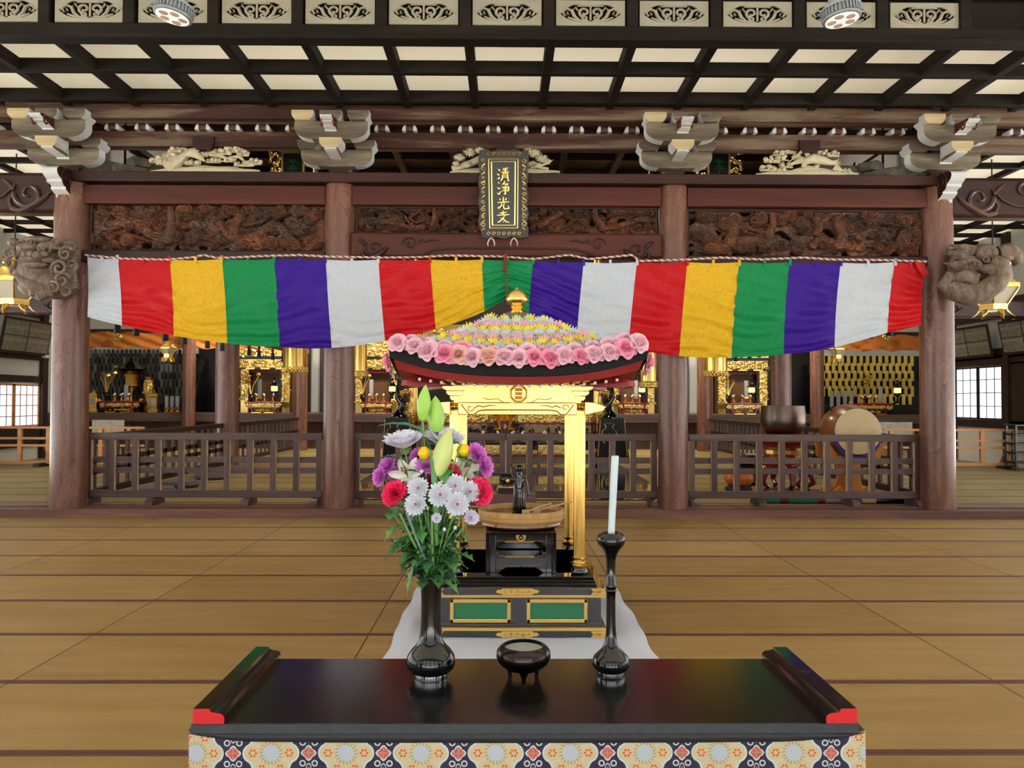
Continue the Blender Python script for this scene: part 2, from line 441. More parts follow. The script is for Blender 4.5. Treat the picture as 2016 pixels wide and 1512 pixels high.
def beam(name,x0,x1,y0,y1,z0,z1,mat,label,bev=.012,parts=None):
    o=MB().bb(x0,x1,y0,y1,z0,z1).build(name,mat,origin=((x0+x1)/2,(y0+y1)/2,z0),bevel=bev)
    return tag(o,label,'beam',None,'thing')
ZD0,ZD1=WZ(361,10.95),WZ(341,10.95)
beam('plate_beam',px_[0]-.12,px_[3]+.12,10.93,11.4,ZD0,ZD1,REDD,'long flat dark red plate beam lying across the four pillar tops')
bx=[(px_[0]+.18,px_[1]-.18),(px_[1]+.18,px_[2]-.18),(px_[2]+.18,px_[3]-.18)]
ztie0,ztie1=WZ(404,11.02),ZD0-.02
for (a,b_),lb in zip(bx,('smooth red-brown tie beam above the carved panel next to the lion head','smooth red-brown tie beam behind the hanging name plaque','smooth red-brown tie beam above the carved panel next to the elephant head')):
    beam('tie_beam',a,b_,11.03,11.27,ztie0,ztie1,REDW,lb)
# purlins
ZU0,ZU1=WZ(238,10.66),WZ(203,10.66)
beam('upper_purlin',-12.5,12.5,10.62,10.86,ZU0,5.53,GREYW,'long weathered purlin just under the coffered ceiling')
ZL0,ZL1=WZ(292,11.04),WZ(262,11.04)
beam('lower_purlin',-12.5,12.5,11.03,11.24,ZL0,ZL1,GREYW,'second weathered purlin below the row of small white-sided blocks')
struct(MB().bb(-12.5,12.5,11.245,11.3,ZL1-.02,5.44).build('wall_frieze',REDD,origin=(0,0,0)))

# ---- bracket pieces: timber faces with white painted ends
def block_poly(w,h,x=0,z=0):
    """bearing block: straight upper half, concave lower half"""
    pts=[(x-w/2,z+h),(x-w/2,z+h*.55)]
    for i in range(1,6):
        t=i/5; pts.append((x-w/2+w*.17*math.sin(t*PI/2)**1.0*1.0*(t), z+h*.55*(1-t)))
    q=[(2*x-a,b) for a,b in pts[::-1]]
    return pts+q
def block(mb,cx,cy,z,w,h,d,rot=0,white=1):
    n0=len(mb.v); p=block_poly(w,h)
    n=len(p); side=[0]*n
    for i in range(n):
        a,b=p[i],p[(i+1)%n]
        if abs(a[0])>w*.28 and abs(b[0])>w*.28 and a[0]*b[0]>0: side[i]=white
    mb.prism(p,-d/2,d/2,'XZ',side_mat=side)
    mb.xf(Matrix.Translation((cx,cy,z))@Matrix.Rotation(rot,4,'Z'),n0)
def arm_poly(L,h):
    pts=[(-L/2,h),(-L/2,h*.62)]
    for i in range(1,8):
        t=i/7; pts.append((-L/2+L*.24*(1-math.cos(t*PI/2)), h*.62*(1-math.sin(t*PI/2))))
    return pts+[(-a,b) for a,b in pts[::-1]]
def arm(mb,cx,cy,z,L,h,d,rot=0):
    n0=len(mb.v); p=arm_poly(L,h); n=len(p); side=[0]*n
    for i in range(n):
        a,b=p[i],p[(i+1)%n]
        if a[0]*b[0]>0 and not(abs(a[1]-h)<1e-6 and abs(b[1]-h)<1e-6): side[i]=1
    mb.prism(p,-d/2,d/2,'XZ',side_mat=side)
    mb.xf(Matrix.Translation((cx,cy,z))@Matrix.Rotation(rot,4,'Z'),n0)
def nose(mb,cx,w,ytip,yback,z0,z1,style=0):
    """projecting beam end, profile in the YZ plane; front face painted white"""
    H=z1-z0; D=yback-ytip; pts=[(yback,z1)]; white=[]
    if style==0:      # quarter round
        pts.append((ytip,z1))
        for i in range(0,9):
            t=i/8; pts.append((ytip+D*.62*(1-math.cos(t*PI/2)), z1-H*.25-H*.75*math.sin(t*PI/2)))
    else:             # scrolled, S shaped
        pts += [(ytip+D*.30,z1),(ytip+D*.12,z1-H*.03),(ytip+D*.02,z1-H*.12),(ytip,z1-H*.22),(ytip+D*.04,z1-H*.33),(ytip+D*.16,z1-H*.43),
                (ytip+D*.24,z1-H*.47),(ytip+D*.24,z1-H*.55),(ytip+D*.34,z1-H*.62),(ytip+D*.44,z1-H*.68),(ytip+D*.44,z1-H*.76),(ytip+D*.56,z1-H*.84),(ytip+D*.68,z1-H*.9),(ytip+D*.70,z1-H)]
    pts.append((yback,z0)); n=len(pts)
    side=[0]+[1]*(n-3)+[0,0]
    mb.prism(pts,cx-w/2,cx+w/2,'YZ',side_mat=side,cap_mat=2)
def spiral(c,r,turns,n,plane='XZ',dirn=1,a0=0,rmin=.15,dep=0):
    out=[]
    for i in range(n):
        t=i/(n-1); a=a0+dirn*TAU*turns*t; rr=r*(1-(1-rmin)*t)
        if plane=='XZ': out.append(Vector((c[0]+rr*math.cos(a),c[1]-dep*t,c[2]+rr*math.sin(a))))
        else: out.append(Vector((c[0]-dep*t,c[1]+rr*math.cos(a),c[2]+rr*math.sin(a))))
    return out
def bracket(x,label,corner=0):
    root=thing('bracket_complex',label,'roof bracket',(x,YF,ZD1),'bracket sets above the pillars')
    BM=[BRKW,WHITEP,REDW]
    zc=ZD1
    MB().bb(x-.135,x+.135,YF-.13,YF+.13,zc,ZL0).build('strut',REDD,root,bevel=.006)
    a0=WZ(329,10.89); a1=WZ(297,10.89); b1=WZ(277,10.84)
    mb=MB(); arm(mb,x+.0,10.975,a0,.97,a1-a0,.17); mb.build('bracket_arm',BM,root)
    for s in (-1,1):
        mb=MB(); block(mb,x+s*.385,10.975,a1,.285,b1-a1,.27); mb.build('bearing_block',BM,root)
    u0=WZ(275.5,10.53); u1=WZ(240.5,10.53); v1=WZ(218.5,10.47)
    mb=MB(); arm(mb,x,10.615,u0,.97,u1-u0,.17); mb.build('bracket_arm',BM,root)
    for s in (-1,0,1):
        mb=MB(); block(mb,x+s*.365,10.615,u1,.285,v1-u1,.29); mb.build('bearing_block',[PALEW if s==-1 else BRKW,WHITEP,REDW],root)
    mb=MB(); block(mb,x,10.615,u0-.12,.29,.125,.28); mb.build('bearing_block',[PALEW,WHITEP,REDW],root)
    mb=MB(); nose(mb,x,.155,10.50,11.1,WZ(318,10.95),u0-.12,0); mb.build('beam_end',[WHITEP,WHITEP,BRKW],root)
    mb=MB(); nose(mb,x,.155,10.20,10.66,WZ(264,10.6),WZ(227,10.25),1); mb.m(2)
    for s in (-1,1): mb.tube(spiral((x+s*.079,10.34,WZ(243,10.34)),.07,1.4,22,'YZ',1,.5),.012,6)
    mb.build('beam_end',[WHITEP,WHITEP,REDW],root)
    if corner:
        # arms running back into the hall and on the diagonal
        mb=MB(); arm(mb,x,11.35,a0,.97,a1-a0,.17,PI/2); arm(mb,x-corner*.30,11.42,a0-.02,1.1,a1-a0,.15,-corner*PI/4); mb.build('bracket_arm',BM,root)
        for dx,dy in ((0,.75),(-corner*.62,.64)):
            mb=MB(); block(mb,x+dx,YF+dy,a1,.28,b1-a1,.24,PI/2 if dx==0 else -corner*PI/4); mb.build('bearing_block',BM,root)
        mb=MB(); arm(mb,x-corner*.95,11.95,a0+.12,.9,.22,.16,0); arm(mb,x-corner*.72,11.75,a0-.05,.9,.2,.16,-corner*PI/4); mb.build('bracket_arm',BM,root)
    return root
bracket(px_[0],'grey bracket set with white ends above the lion-head pillar',-1)
bracket(px_[1],'grey bracket set with white ends between the pine carving and the plaque')
bracket(px_[2],'grey bracket set with white ends on the candlestick side of the plaque')
bracket(px_[3],'grey bracket set with white ends above the elephant-head pillar',1)
# curled beam ends at the outer pillar tops
for x,s,lb in ((px_[0],-1,'curled white-faced beam end above the lion head'),(px_[3],1,'curled white-faced beam end above the elephant head')):
    root=thing('beam_nose',lb,'beam end',(x,10.95,WZ(396,11.0)))
    mb=MB(); nose(mb,x+s*.02,.2,10.6,11.1,WZ(396,11.0),WZ(334,10.75),1); mb.build('curled_face',[WHITEP,WHITEP,REDD],root)
    mb=MB()
    for q in (-1,1):
        mb.tube(spiral((x+s*.02+q*.102,10.84,WZ(358,10.85)),.15,1.5,30,'YZ',1,.8),.016,6)
    mb.build('scroll_carving',REDD,root)
# row of small blocks between the purlins
proto=None
mb=MB(); hb=ZU0-ZL1+.06; mb.bb(-.05,.05,-.1,.1,0,hb); mb.m(1)
for s in (-1,1): mb.prism([(s*.05,0)]+[(s*(.05+.052*math.cos(q*PI/12)),.085*math.sin(q*PI/12)) for q in range(7)],-.098,.098,'XZ')
proto=mb.build('small_bearing_block',[GREYW,WHITEP],origin=(0,0,0))
tag(proto,None,'block','small blocks between the purlins','thing')
first=True
segs=[(-11.0,px_[0]-.62,'small white-sided block between the purlins outside the lion-head pillar',6),(px_[0]+.62,px_[1]-.62,'small white-sided block between the purlins above the pine and crane carving',7),
      (px_[1]+.6,px_[2]-.6,'small white-sided block between the purlins above the plaque',10),(px_[2]+.62,px_[3]-.62,'small white-sided block between the purlins above the eagle carving',7),(px_[3]+.62,11.0,'small white-sided block between the purlins outside the elephant-head pillar',6)]
for i,(a,b_,lb,n) in enumerate(segs):
    for k in range(n):
        x = a+(b_-a)*(k+.0)/(n-1) if 0<i<4 else ((b_-k*.41) if i==0 else (a+k*.41))
        o=proto if first else proto.copy()
        if not first: COL.objects.link(o)
        first=False
        o.location=(x,11.05,ZL1-.005); o['label']=lb

# ---------------------------------------------------------------- carved openwork panels
CARV=None
def carved_mat(name):
    m,n,b=base_mat(name)
    v=n.coord('Object',(1,1,1.6)); a=n.noise(v,2.2,4,.6,.8); f=n.noise(n.coord('Object',(8,8,30)),3,3,.6)
    t=n.math('MULTIPLY_ADD',f,.35,n.math('MULTIPLY',a,.65))
    col=n.ramp(t,[(.30,lin((44,27,19))),(.45,lin((78,58,46))),(.56,lin((104,62,42))),(.70,lin((156,104,68)))])
    n.link(col,b.inputs['Base Color']); setp(b,rough=.5,spec=.4); n.link(n.bump(f,.25,.01),b.inputs['Normal']); return m
CARVM=carved_mat('carved_zelkova'); CARVD=plain('carving_hollow_dark',(14,9,7),.1,6,rough=.9,spec=.05)  # shade in the carving's hollows is put into the second, dark colour
def relief(wd,ht,seed,curls,bodies,nx=460,ny=100):
    """height field of clouds, ribbons and dragon bodies in panel coordinates (height = 1)"""
    rs=random.Random(seed); A=wd/ht
    X,Z=np.meshgrid(np.linspace(0,A,nx),np.linspace(0,1,ny)); H=np.zeros_like(X)
    wx=X+.12*np.sin(Z*9+seed)+.06*np.sin(X*7+Z*5); wz=Z+.10*np.sin(X*6+seed*2)+.05*np.sin(X*13-Z*7)
    bgd=.13+.11*np.abs(np.sin(wx*9+3*np.sin(wz*8)))*np.abs(np.cos(wz*15+2*np.sin(wx*6)))+.03*np.sin(wx*40+wz*30)
    hole=(np.sin(wx*5.3+1.7*seed)*np.sin(wz*7.1+seed)+.5*np.sin(wx*11+wz*9))>.62
    H=np.where(hole,0,bgd)
    def ribbon(pts,r0,r1,base,th,grooves=0,scal=0):
        nonlocal H
        P=np.array(pts); t=np.linspace(0,1,len(P)); tt=np.linspace(0,1,60)
        # smooth (Catmull-like) via cubic interpolation on cumulative samples
        px=np.interp(tt,t,P[:,0]); pz=np.interp(tt,t,P[:,1])
        k=np.ones(7)/7
        px=np.convolve(np.pad(px,3,'edge'),k,'valid'); pz=np.convolve(np.pad(pz,3,'edge'),k,'valid')
        D=np.full(X.shape,9.); T=np.zeros_like(X)
        for i in range(60):
            d=np.hypot(X-px[i],Z-pz[i]); R=r0+(r1-r0)*tt[i]; q=d/R
            msk=q<D; D=np.where(msk,q,D); T=np.where(msk,tt[i],T)
        ins=D<1
        h=base+th*np.sqrt(np.clip(1-D**2,0,1))
        if grooves: h=h-.10*np.abs(np.sin(D*PI*grooves))
        if scal: h=h-.07*np.abs(np.sin(T*scal))
        H=np.where(ins&(h>H),h,H)
    def curl(cx,cz,R,base,dirn):
        nonlocal H
        dx=X-cx; dz=Z-cz; r=np.hypot(dx,dz)/R; th=np.arctan2(dz,dx)*dirn
        ph=np.mod(th/TAU+r*2.0,1); rid=1-np.abs(2*ph-1)
        h=base+.30*np.sqrt(np.clip(1-r**2,0,1))+.22*rid*(r<.97)
        H=np.where((r<1)&(h>H),h,H)
    for _ in range(curls):
        cx=rs.uniform(.05,A-.05); cz=rs.choice([rs.uniform(.06,.3),rs.uniform(.7,.94),rs.uniform(.1,.9)])
        d=rs.choice((-1,1)); R=rs.uniform(.08,.17)
        L=rs.uniform(.3,.75)*rs.choice((-1,1)); 
        ribbon([(cx,cz),(cx+L*.4,cz+rs.uniform(-.12,.12)),(cx+L,cz+rs.uniform(-.18,.18))],R*.8,.02,rs.uniform(.08,.22),.2,2)
        curl(cx,cz,R,rs.uniform(.15,.42),d)
    for bd in bodies: ribbon(*bd)
    H += (.03*np.sin(X*31+3*np.sin(Z*17))*np.sin(Z*37+2*np.sin(X*11))+.022*np.sin(X*19+Z*70+4*np.sin(X*7)))*(H>.1)
    # frame edge stays solid
    e=np.minimum(np.minimum(X,A-X),np.minimum(Z,1-Z)); H=np.where(e<.02,.12,H)
    return H
def carved_panel(x0,x1,z0,z1,seed,curls,bodies,label,depth=.19):
    Hh=relief(x1-x0,z1-z0,seed,curls,bodies); ny,nx=Hh.shape; y0=11.19
    mb=MB()
    vs=[Vector((x0+(x1-x0)*i/(nx-1),y0-depth*float(Hh[j,i]),z0+(z1-z0)*j/(ny-1))) for j in range(ny) for i in range(nx)]
    fs=[(j*nx+i,j*nx+i+1,(j+1)*nx+i+1,(j+1)*nx+i) for j in range(ny-1) for i in range(nx-1)]
    mb.add(vs,fs)
    root=thing('carved_panel',label,'carving',((x0+x1)/2,y0,z0),'openwork carvings in the three bays')
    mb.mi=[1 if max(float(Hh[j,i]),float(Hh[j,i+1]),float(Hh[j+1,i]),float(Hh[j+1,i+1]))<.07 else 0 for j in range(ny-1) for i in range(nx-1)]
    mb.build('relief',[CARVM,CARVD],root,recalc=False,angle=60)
    MB().bb(x0,x1,y0+.004,y0+.04,z0,z1).build('backing',DARKW,root)
    mb=MB(); q=.02
    for a in ((x0-q,x1+q,z1-.004,z1+q),(x0-q,x1+q,z0-q,z0+.004),(x0-q,x0+.004,z0,z1),(x1-.004,x1+q,z0,z1)): mb.bb(a[0],a[1],y0-.06,y0+.04,a[2],a[3])
    mb.build('panel_frame',REDD,root)
    return root
YP=11.1
def pb(px,py,x0p,x1p,y0p,y1p):  # photo pixel -> panel coordinates
    ht=(y1p-y0p); return ((px-x0p)/ht,(y1p-py)/ht)
def bodies_from(lst,x0p,x1p,y0p,y1p):
    return [([pb(a,b_,x0p,x1p,y0p,y1p) for a,b_ in pts],r0*.78,r1*.78,base,th,gr+1,scl*1.6) for pts,r0,r1,base,th,gr,scl in lst]
B1=bodies_from([
 ([(190,425),(215,422),(245,430),(275,440)],.05,.06,.3,.3,2,0),
 ([(200,450),(235,440),(265,445),(290,465),(320,475),(345,462)],.16,.12,.38,.4,0,60),
 ([(195,465),(240,462),(280,476),(310,484)],.07,.05,.4,.3,3,0),
 ([(331,420),(333,440),(330,458),(322,475)],.10,.16,.5,.42,0,0),([(345,425),(343,445),(330,462)],.04,.05,.6,.3,0,0),([(331,416),(331,420)],.09,.09,.6,.35,0,30),
 ([(418,437),(430,445),(445,468),(470,475)],.10,.12,.45,.4,0,30),([(465,430),(455,445),(452,470)],.12,.14,.5,.45,0,40),
 ([(470,475),(500,465),(525,445),(545,448),(560,470),(575,482)],.13,.14,.4,.42,0,70),
 ([(475,447),(510,440),(520,428),(500,420),(490,424)],.05,.04,.5,.25,1,0),
 ([(520,445),(545,425),(570,418),(600,416),(625,425)],.05,.06,.4,.3,2,0),
 ([(460,482),(500,484),(540,478)],.08,.06,.4,.3,3,0),([(385,470),(410,475),(435,482)],.05,.04,.45,.25,2,0)],172,636,405,495)
B3=bodies_from([
 ([(1440,430),(1445,450),(1438,470),(1455,480)],.14,.18,.4,.4,2,0),
 ([(1460,472),(1490,470),(1505,478),(1530,465)],.16,.12,.45,.45,0,40),([(1519,425),(1520,440),(1512,455),(1518,470)],.09,.13,.55,.45,0,30),([(1518,422),(1519,424)],.09,.08,.62,.35,0,40),
 ([(1505,424),(1480,424),(1478,435),(1500,438)],.05,.05,.5,.3,1,0),([(1500,455),(1470,448),(1462,454),(1480,458)],.045,.04,.55,.3,1,0),
 ([(1482,441),(1535,440)],.022,.022,.75,.2,0,0),
 ([(1610,430),(1612,445),(1606,455)],.11,.09,.5,.4,0,30),([(1600,480),(1612,468),(1640,475),(1660,480),(1700,485)],.12,.10,.45,.4,0,70),
 ([(1648,425),(1650,440),(1660,460),(1650,478)],.10,.16,.5,.45,0,35),([(1690,462),(1710,448),(1735,450),(1745,462),(1760,455)],.14,.10,.42,.42,0,60),
 ([(1665,440),(1700,430),(1740,435),(1790,445)],.05,.04,.45,.3,2,0),([(1690,478),(1720,480),(1760,488)],.06,.05,.4,.3,2,0),
 ([(1735,470),(1760,475),(1790,482)],.06,.05,.42,.3,3,0)],1356,1818,411,500)
B2=bodies_from([
 ([(720,420),(745,412),(770,413),(790,425),(800,440)],.08,.06,.45,.35,2,0),([(720,445),(750,435),(780,440),(800,450),(830,445)],.17,.12,.4,.42,0,60),
 ([(848,415),(850,430),(846,445)],.13,.18,.5,.45,0,30),([(800,430),(820,418),(830,430),(815,440),(800,432)],.06,.06,.5,.3,1,0),
 ([(865,420),(880,430),(870,445)],.05,.05,.5,.3,1,0),([(900,430),(925,440),(940,425)],.07,.05,.4,.3,2,0),
 ([(1050,445),(1070,430),(1090,420)],.16,.14,.5,.45,0,40),([(1155,415),(1158,430),(1175,448)],.15,.16,.5,.45,0,30),
 ([(1175,448),(1210,440),(1240,430),(1270,432)],.15,.13,.42,.42,0,60),([(1180,425),(1220,418),(1260,420)],.06,.05,.45,.3,2,0),
 ([(1100,445),(1120,430),(1140,445)],.06,.05,.45,.3,1,0)],699,1293,409,457)
carved_panel(WX(174,YP),WX(635,YP),WZ(495,YP),WZ(406,YP),3,74,B1,'carved dragons and clouds openwork panel beside the lion-head pillar')
carved_panel(WX(700,YP),WX(1292,YP),WZ(458,YP),WZ(409,YP),5,90,B2,'low carved cloud and figure openwork panel behind the name plaque')
carved_panel(WX(1357,YP),WX(1816,YP),WZ(501,YP),WZ(412,YP),8,74,B3,'carved celestial figures openwork panel beside the elephant-head pillar')
zs0=WZ(520,11.05)
beam('panel_sill_beam',bx[0][0],bx[0][1],11.02,11.28,zs0,WZ(497,11.05),REDD,'low dark beam under the carved dragon panel, partly behind the rope')
beam('panel_sill_beam',bx[2][0],bx[2][1],11.02,11.28,zs0,WZ(502,11.05),REDD,'low dark beam under the carved celestial figures panel')
def scroll_set(mb,x,z,s,k=1.0,y=11.0):
    """carved foliage scroll: curl, leaf and running tendril"""
    mb.tube(spiral((x,y,z),.20*k,1.3,34,'XZ',s,PI if s>0 else 0,.12),[ .034*k*(1-.4*i/33) for i in range(34)],6)
    mb.tube([(x+s*a*k,y,z+b*k) for a,b in ((-.19,.02),(-.26,-.10),(-.22,-.2),(-.1,-.24),(.0,-.2),(.12,-.13),(.22,-.06),(.3,.02))],[.02,.03,.035,.04,.05,.045,.035,.015],6)
    mb.tube([(x-s*a*k,y,z+b*k) for a,b in ((.19,.05),(.3,.16),(.36,.2))],[.03,.025,.01],6)
rb=tag(MB().bb(bx[1][0],bx[1][1],10.98,11.25,WZ(506,11.0),WZ(459,11.0)).build('rainbow_beam',REDW,origin=(0,11,WZ(506,11.0)),bevel=.03),'red-brown scroll-carved beam below the name plaque','beam',None,'thing')
mb=MB(); scroll_set(mb,WX(735,10.97),WZ(489,10.97),1,.62,10.975); scroll_set(mb,WX(1255,10.97),WZ(491,10.97),-1,.62,10.975)
for s,x in ((1,WX(805,10.97)),(-1,WX(1178,10.97))):
    mb.tube(spiral((x,10.975,WZ(481,10.97)),.10,1.2,24,'XZ',-s,PI if s>0 else 0,.15),.014,6)
    mb.tube([(x+s*a,10.975,WZ(481,10.97)+b) for a,b in ((.1,.0),(.15,.06),(.22,.03),(.3,.06),(.4,.05))],[.016,.018,.016,.014,.006],6)
mb.tube([(WX(830,10.97)+ (WX(1168,10.97)-WX(830,10.97))*t,10.975,WZ(503,10.97)+.1*(1-(2*t-1)**8)) for t in [i/30 for i in range(31)]],.016,6)
mb.build('scroll_carving',REDD,rb)
# side bay beams
for s,xp,lb in ((-1,px_[0],'scroll-carved dark red beam running out from the lion-head pillar'),(1,px_[3],'scroll-carved dark red beam running out from the elephant-head pillar')):
    x0=xp+s*.15; x1=s*12.0
    z0,z1=WZ(424,11.05),WZ(346,11.05)
    r=tag(MB().bb(min(x0,x1),max(x0,x1),11.0,11.3,z0,z1).build('side_rainbow_beam',REDD,origin=(x0,11.15,z0),bevel=.05),lb,'beam',None,'thing')
    mb=MB(); scroll_set(mb,xp+s*.52,(z0+z1)/2-.02,-s,1.0,10.985)
    xx=xp+s*1.15
    mb.tube(spiral((xx,10.985,(z0+z1)/2+.1),.12,1.2,24,'XZ',s,0,.15),.02,6)
    mb.tube([(xp+s*a,10.985,(z0+z1)/2+b) for a,b in ((.7,.1),(.85,-.05),(1.0,-.12),(1.3,-.15),(1.7,-.12))],.016,6)
    mb.build('scroll_carving',wood('scroll_timber',(44,25,20),(70,44,36),(96,66,56),'X',5,8,.4) if 'scroll_timber' not in MATS else MATS['scroll_timber'],r)
    # deeper cross beam over the aisle
    za,zb_=WZ(622,17.4),WZ(588,17.4)
    r=tag(MB().bb(s*6.2,s*11.6,17.3,17.6,za,zb_).build('aisle_cross_beam',REDD,origin=(s*9,17.4,za),bevel=.04),'dark cross beam deep in the aisle beyond the %s head pillar'%('lion' if s<0 else 'elephant'),'beam',None,'thing')
    mb=MB(); scroll_set(mb,s*9.75,(za+zb_)/2,s,.62,17.29); mb.build('scroll_carving',DARKW,r)
    MB()
# ================================================================ front altar table
TZ=.72; TY0,TY1=2.2,2.753; TX0,TX1=-.847,.969
def tablewood():
    m,n,b=base_mat('black_stained_wood')
    v=n.coord('Object',(1.2,14,14)); a=n.noise(v,3,5,.65,.6)
    v2=n.coord('Object',(4,120,60)); f=n.noise(v2,2,3,.6)
    t=n.math('MULTIPLY_ADD',f,.5,n.math('MULTIPLY',a,.5))
    n.link(n.ramp(t,[(.35,lin((5,5,6))),(.7,lin((26,25,26)))]),b.inputs['Base Color'])
    n.link(n.math('MULTIPLY_ADD',t,.16,.10),b.inputs['Roughness']); setp(b,spec=.5)
    n.link(n.bump(t,.10,.002),b.inputs['Normal']); return m
TBW=tablewood()
TBE=plain('table_edge_wood',(52,60,68),.25,40,rough=.45)
REDC=plain('red_paint',(214,34,44),.03,8,rough=.3)
tb=thing('altar_table','long black altar table in front, holding the vase, burner and candlestick','table',((TX0+TX1)/2,(TY0+TY1)/2,0))
MB().bb(TX0,TX1,TY0+.004,TY1,TZ-.024,TZ).build('tabletop',TBW,tb,bevel=.002)
MB().bb(TX0,TX1,TY0,TY0+.006,TZ-.025,TZ-.001).build('front_edge',TBE,tb)
def rail_poly(x,s):
    # profile of the raised end rail, outer side at x, s = direction inwards
    p=[(0,0),(0,.040),(.043,.040),(.047,.032),(.058,.029),(.074,.027),(.083,.020),(.085,.010),(.083,0)]
    return [(x+s*a,TZ+b) for a,b in p]
for x,s in ((TX0+.004,1),(TX1-.004,-1)):
    r=MB().prism(rail_poly(x,s),TY0+.004,TY1+.0,'XZ').build('end_rail',BLACKL,tb,angle=30)
    MB().prism(rail_poly(x,s),TY0+.001,TY0+.004,'XZ').build('red_end_cap',REDC,r,angle=30)
for x in (TX0+.06,TX1-.06):
    for y in (TY0+.06,TY1-.06):
        MB().bb(x-.03,x+.03,y-.03,y+.03,0,TZ-.024).build('leg',BLACKL,tb)
# chipped paint on the front edge
# ---- brocade hanging cloth below the tabletop
def brocade():
    m,n,b=base_mat('brocade')
    tc=n.new('ShaderNodeTexCoord'); sp=n.new('ShaderNodeSeparateXYZ'); n.link(tc.outputs['UV'],sp.inputs[0])
    M=n.math; P=.2037
    U=M('ADD',sp.outputs[0],.0834); V=M('SUBTRACT',sp.outputs[1],WZ(1485,2.2)-.1175)
    def cell(u,v,pu,pv): 
        a=M('SUBTRACT',M('FRACT',M('DIVIDE',u,pu)),.5); b_=M('SUBTRACT',M('FRACT',M('DIVIDE',v,pv)),.5)
        return M('MULTIPLY',a,pu),M('MULTIPLY',b_,pv)
    def polar(x,y):
        return M('SQRT',M('ADD',M('MULTIPLY',x,x),M('MULTIPLY',y,y))),M('ARCTAN2',y,x)
    def lt(a,b_): return M('LESS_THAN',a,b_)
    navy,cream,white,grey,yel,coral,orange,green=[lin(c) for c in ((30,27,62),(206,200,162),(208,222,226),(186,198,212),(206,194,140),(214,84,84),(208,160,120),(150,160,114))]
    x,y=cell(U,V,P,.235); r,t=polar(x,y)
    col=navy
    # big medallion with scalloped edge
    sc=M('MULTIPLY_ADD',M('ABSOLUTE',M('COSINE',M('MULTIPLY',t,3))),.010,.052)
    sc2=M('MULTIPLY_ADD',M('ABSOLUTE',M('COSINE',M('MULTIPLY',t,6))),.006,sc)
    k=M('MULTIPLY',M('ROUND',M('DIVIDE',t,PI/3)),PI/3)
    lr,_=polar(M('SUBTRACT',x,M('MULTIPLY',M('COSINE',k),.050)),M('SUBTRACT',y,M('MULTIPLY',M('SINE',k),.050)))
    edge=M('MINIMUM',M('SUBTRACT',lr,.022),M('SUBTRACT',r,sc2))
    col=n.mix(lt(edge,.0045),col,white)
    col=n.mix(lt(edge,0),col,cream)
    # six flower heads around the medallion
    k=M('MULTIPLY',M('ROUND',M('DIVIDE',t,PI/3)),PI/3)
    cx=M('MULTIPLY',M('COSINE',k),.049); cy=M('MULTIPLY',M('SINE',k),.049)
    fx,fy=M('SUBTRACT',x,cx),M('SUBTRACT',y,cy); fr,ft=polar(fx,fy)
    col=n.mix(lt(fr,.0225),col,grey); col=n.mix(lt(fr,.0205),col,yel)
    k2=M('MULTIPLY',M('ROUND',M('DIVIDE',ft,PI/3)),PI/3)
    pr,_=polar(M('SUBTRACT',fx,M('MULTIPLY',M('COSINE',k2),.0085)),M('SUBTRACT',fy,M('MULTIPLY',M('SINE',k2),.0085)))
    col=n.mix(lt(pr,.0033),col,coral)
    # leaf ring and centre
    ring=M('MULTIPLY_ADD',M('ABSOLUTE',M('COSINE',M('MULTIPLY',t,9))),.006,.028)
    col=n.mix(lt(r,ring),col,orange); col=n.mix(lt(r,M('SUBTRACT',ring,.002)),col,cream)
    col=n.mix(M('MULTIPLY',lt(r,M('SUBTRACT',ring,.003)),lt(M('SINE',M('MULTIPLY',t,18)),0)),col,green)
    col=n.mix(lt(r,M('MULTIPLY_ADD',M('COSINE',M('MULTIPLY',t,16)),.0012,.0225)),col,grey)
    # red lozenge with white curls between medallions
    x2,y2=cell(M('ADD',U,P/2),V,P,.235); ax,ay=M('ABSOLUTE',x2),M('ABSOLUTE',y2)
    d=M('ADD',ax,ay); w_=M('MULTIPLY_ADD',M('ABSOLUTE',M('SINE',M('MULTIPLY',M('SUBTRACT',ax,ay),130))),.003,.0)
    col=n.mix(lt(M('SUBTRACT',d,w_),.021),col,white); col=n.mix(lt(d,.0185),col,coral)
    col=n.mix(M('MULTIPLY',lt(d,.0185),lt(M('MINIMUM',ax,ay),.0014)),col,green)
    r3,_=polar(M('SUBTRACT',ax,.0165),M('SUBTRACT',ay,.028))
    col=n.mix(M('MULTIPLY',lt(M('ABSOLUTE',M('SUBTRACT',r3,.007)),.0018),lt(d,.06)),col,white)
    r4,_=polar(M('SUBTRACT',ax,.0),M('SUBTRACT',M('MULTIPLY',ay,.6),.024)); 
    col=n.mix(lt(r4,.0075),col,white); col=n.mix(lt(r4,.0055),col,navy); col=n.mix(lt(r4,.0022),col,coral)
    n.link(col,b.inputs['Base Color']); setp(b,rough=.6,sheen=.2)
    f=n.noise(n.coord('UV',(900,900,1)),1,2); n.link(n.bump(f,.2,.001),b.inputs['Normal'])
    return m
BROC=brocade(); BLKC=plain('black_cloth',(30,35,41),.12,12,rough=.55,bump=.1)
cl=thing('altar_cloth','flower-medallion brocade cloth with black top band hanging round the front table','tablecloth',((TX0+TX1)/2,(TY0+TY1)/2,0))
def clothpath(u):
    """runs round the table: left side, front, right side"""
    e=.008; xl,xr,yf,yb=TX0-e,TX1+e+.012,TY0+.012,TY1
    segs=[(Vector((xl,yb)),Vector((xl,yf))),(Vector((xl,yf)),Vector((xr,yf))),(Vector((xr,yf)),Vector((xr,yb)))]
    L=[(b-a).length for a,b in segs]; s=u*sum(L)
    for (a,b),l in zip(segs,L):
        if s<=l+1e-9: 
            p=a+(b-a)*(s/l); break
        s-=l
    return p, u*sum(L)-L[0]
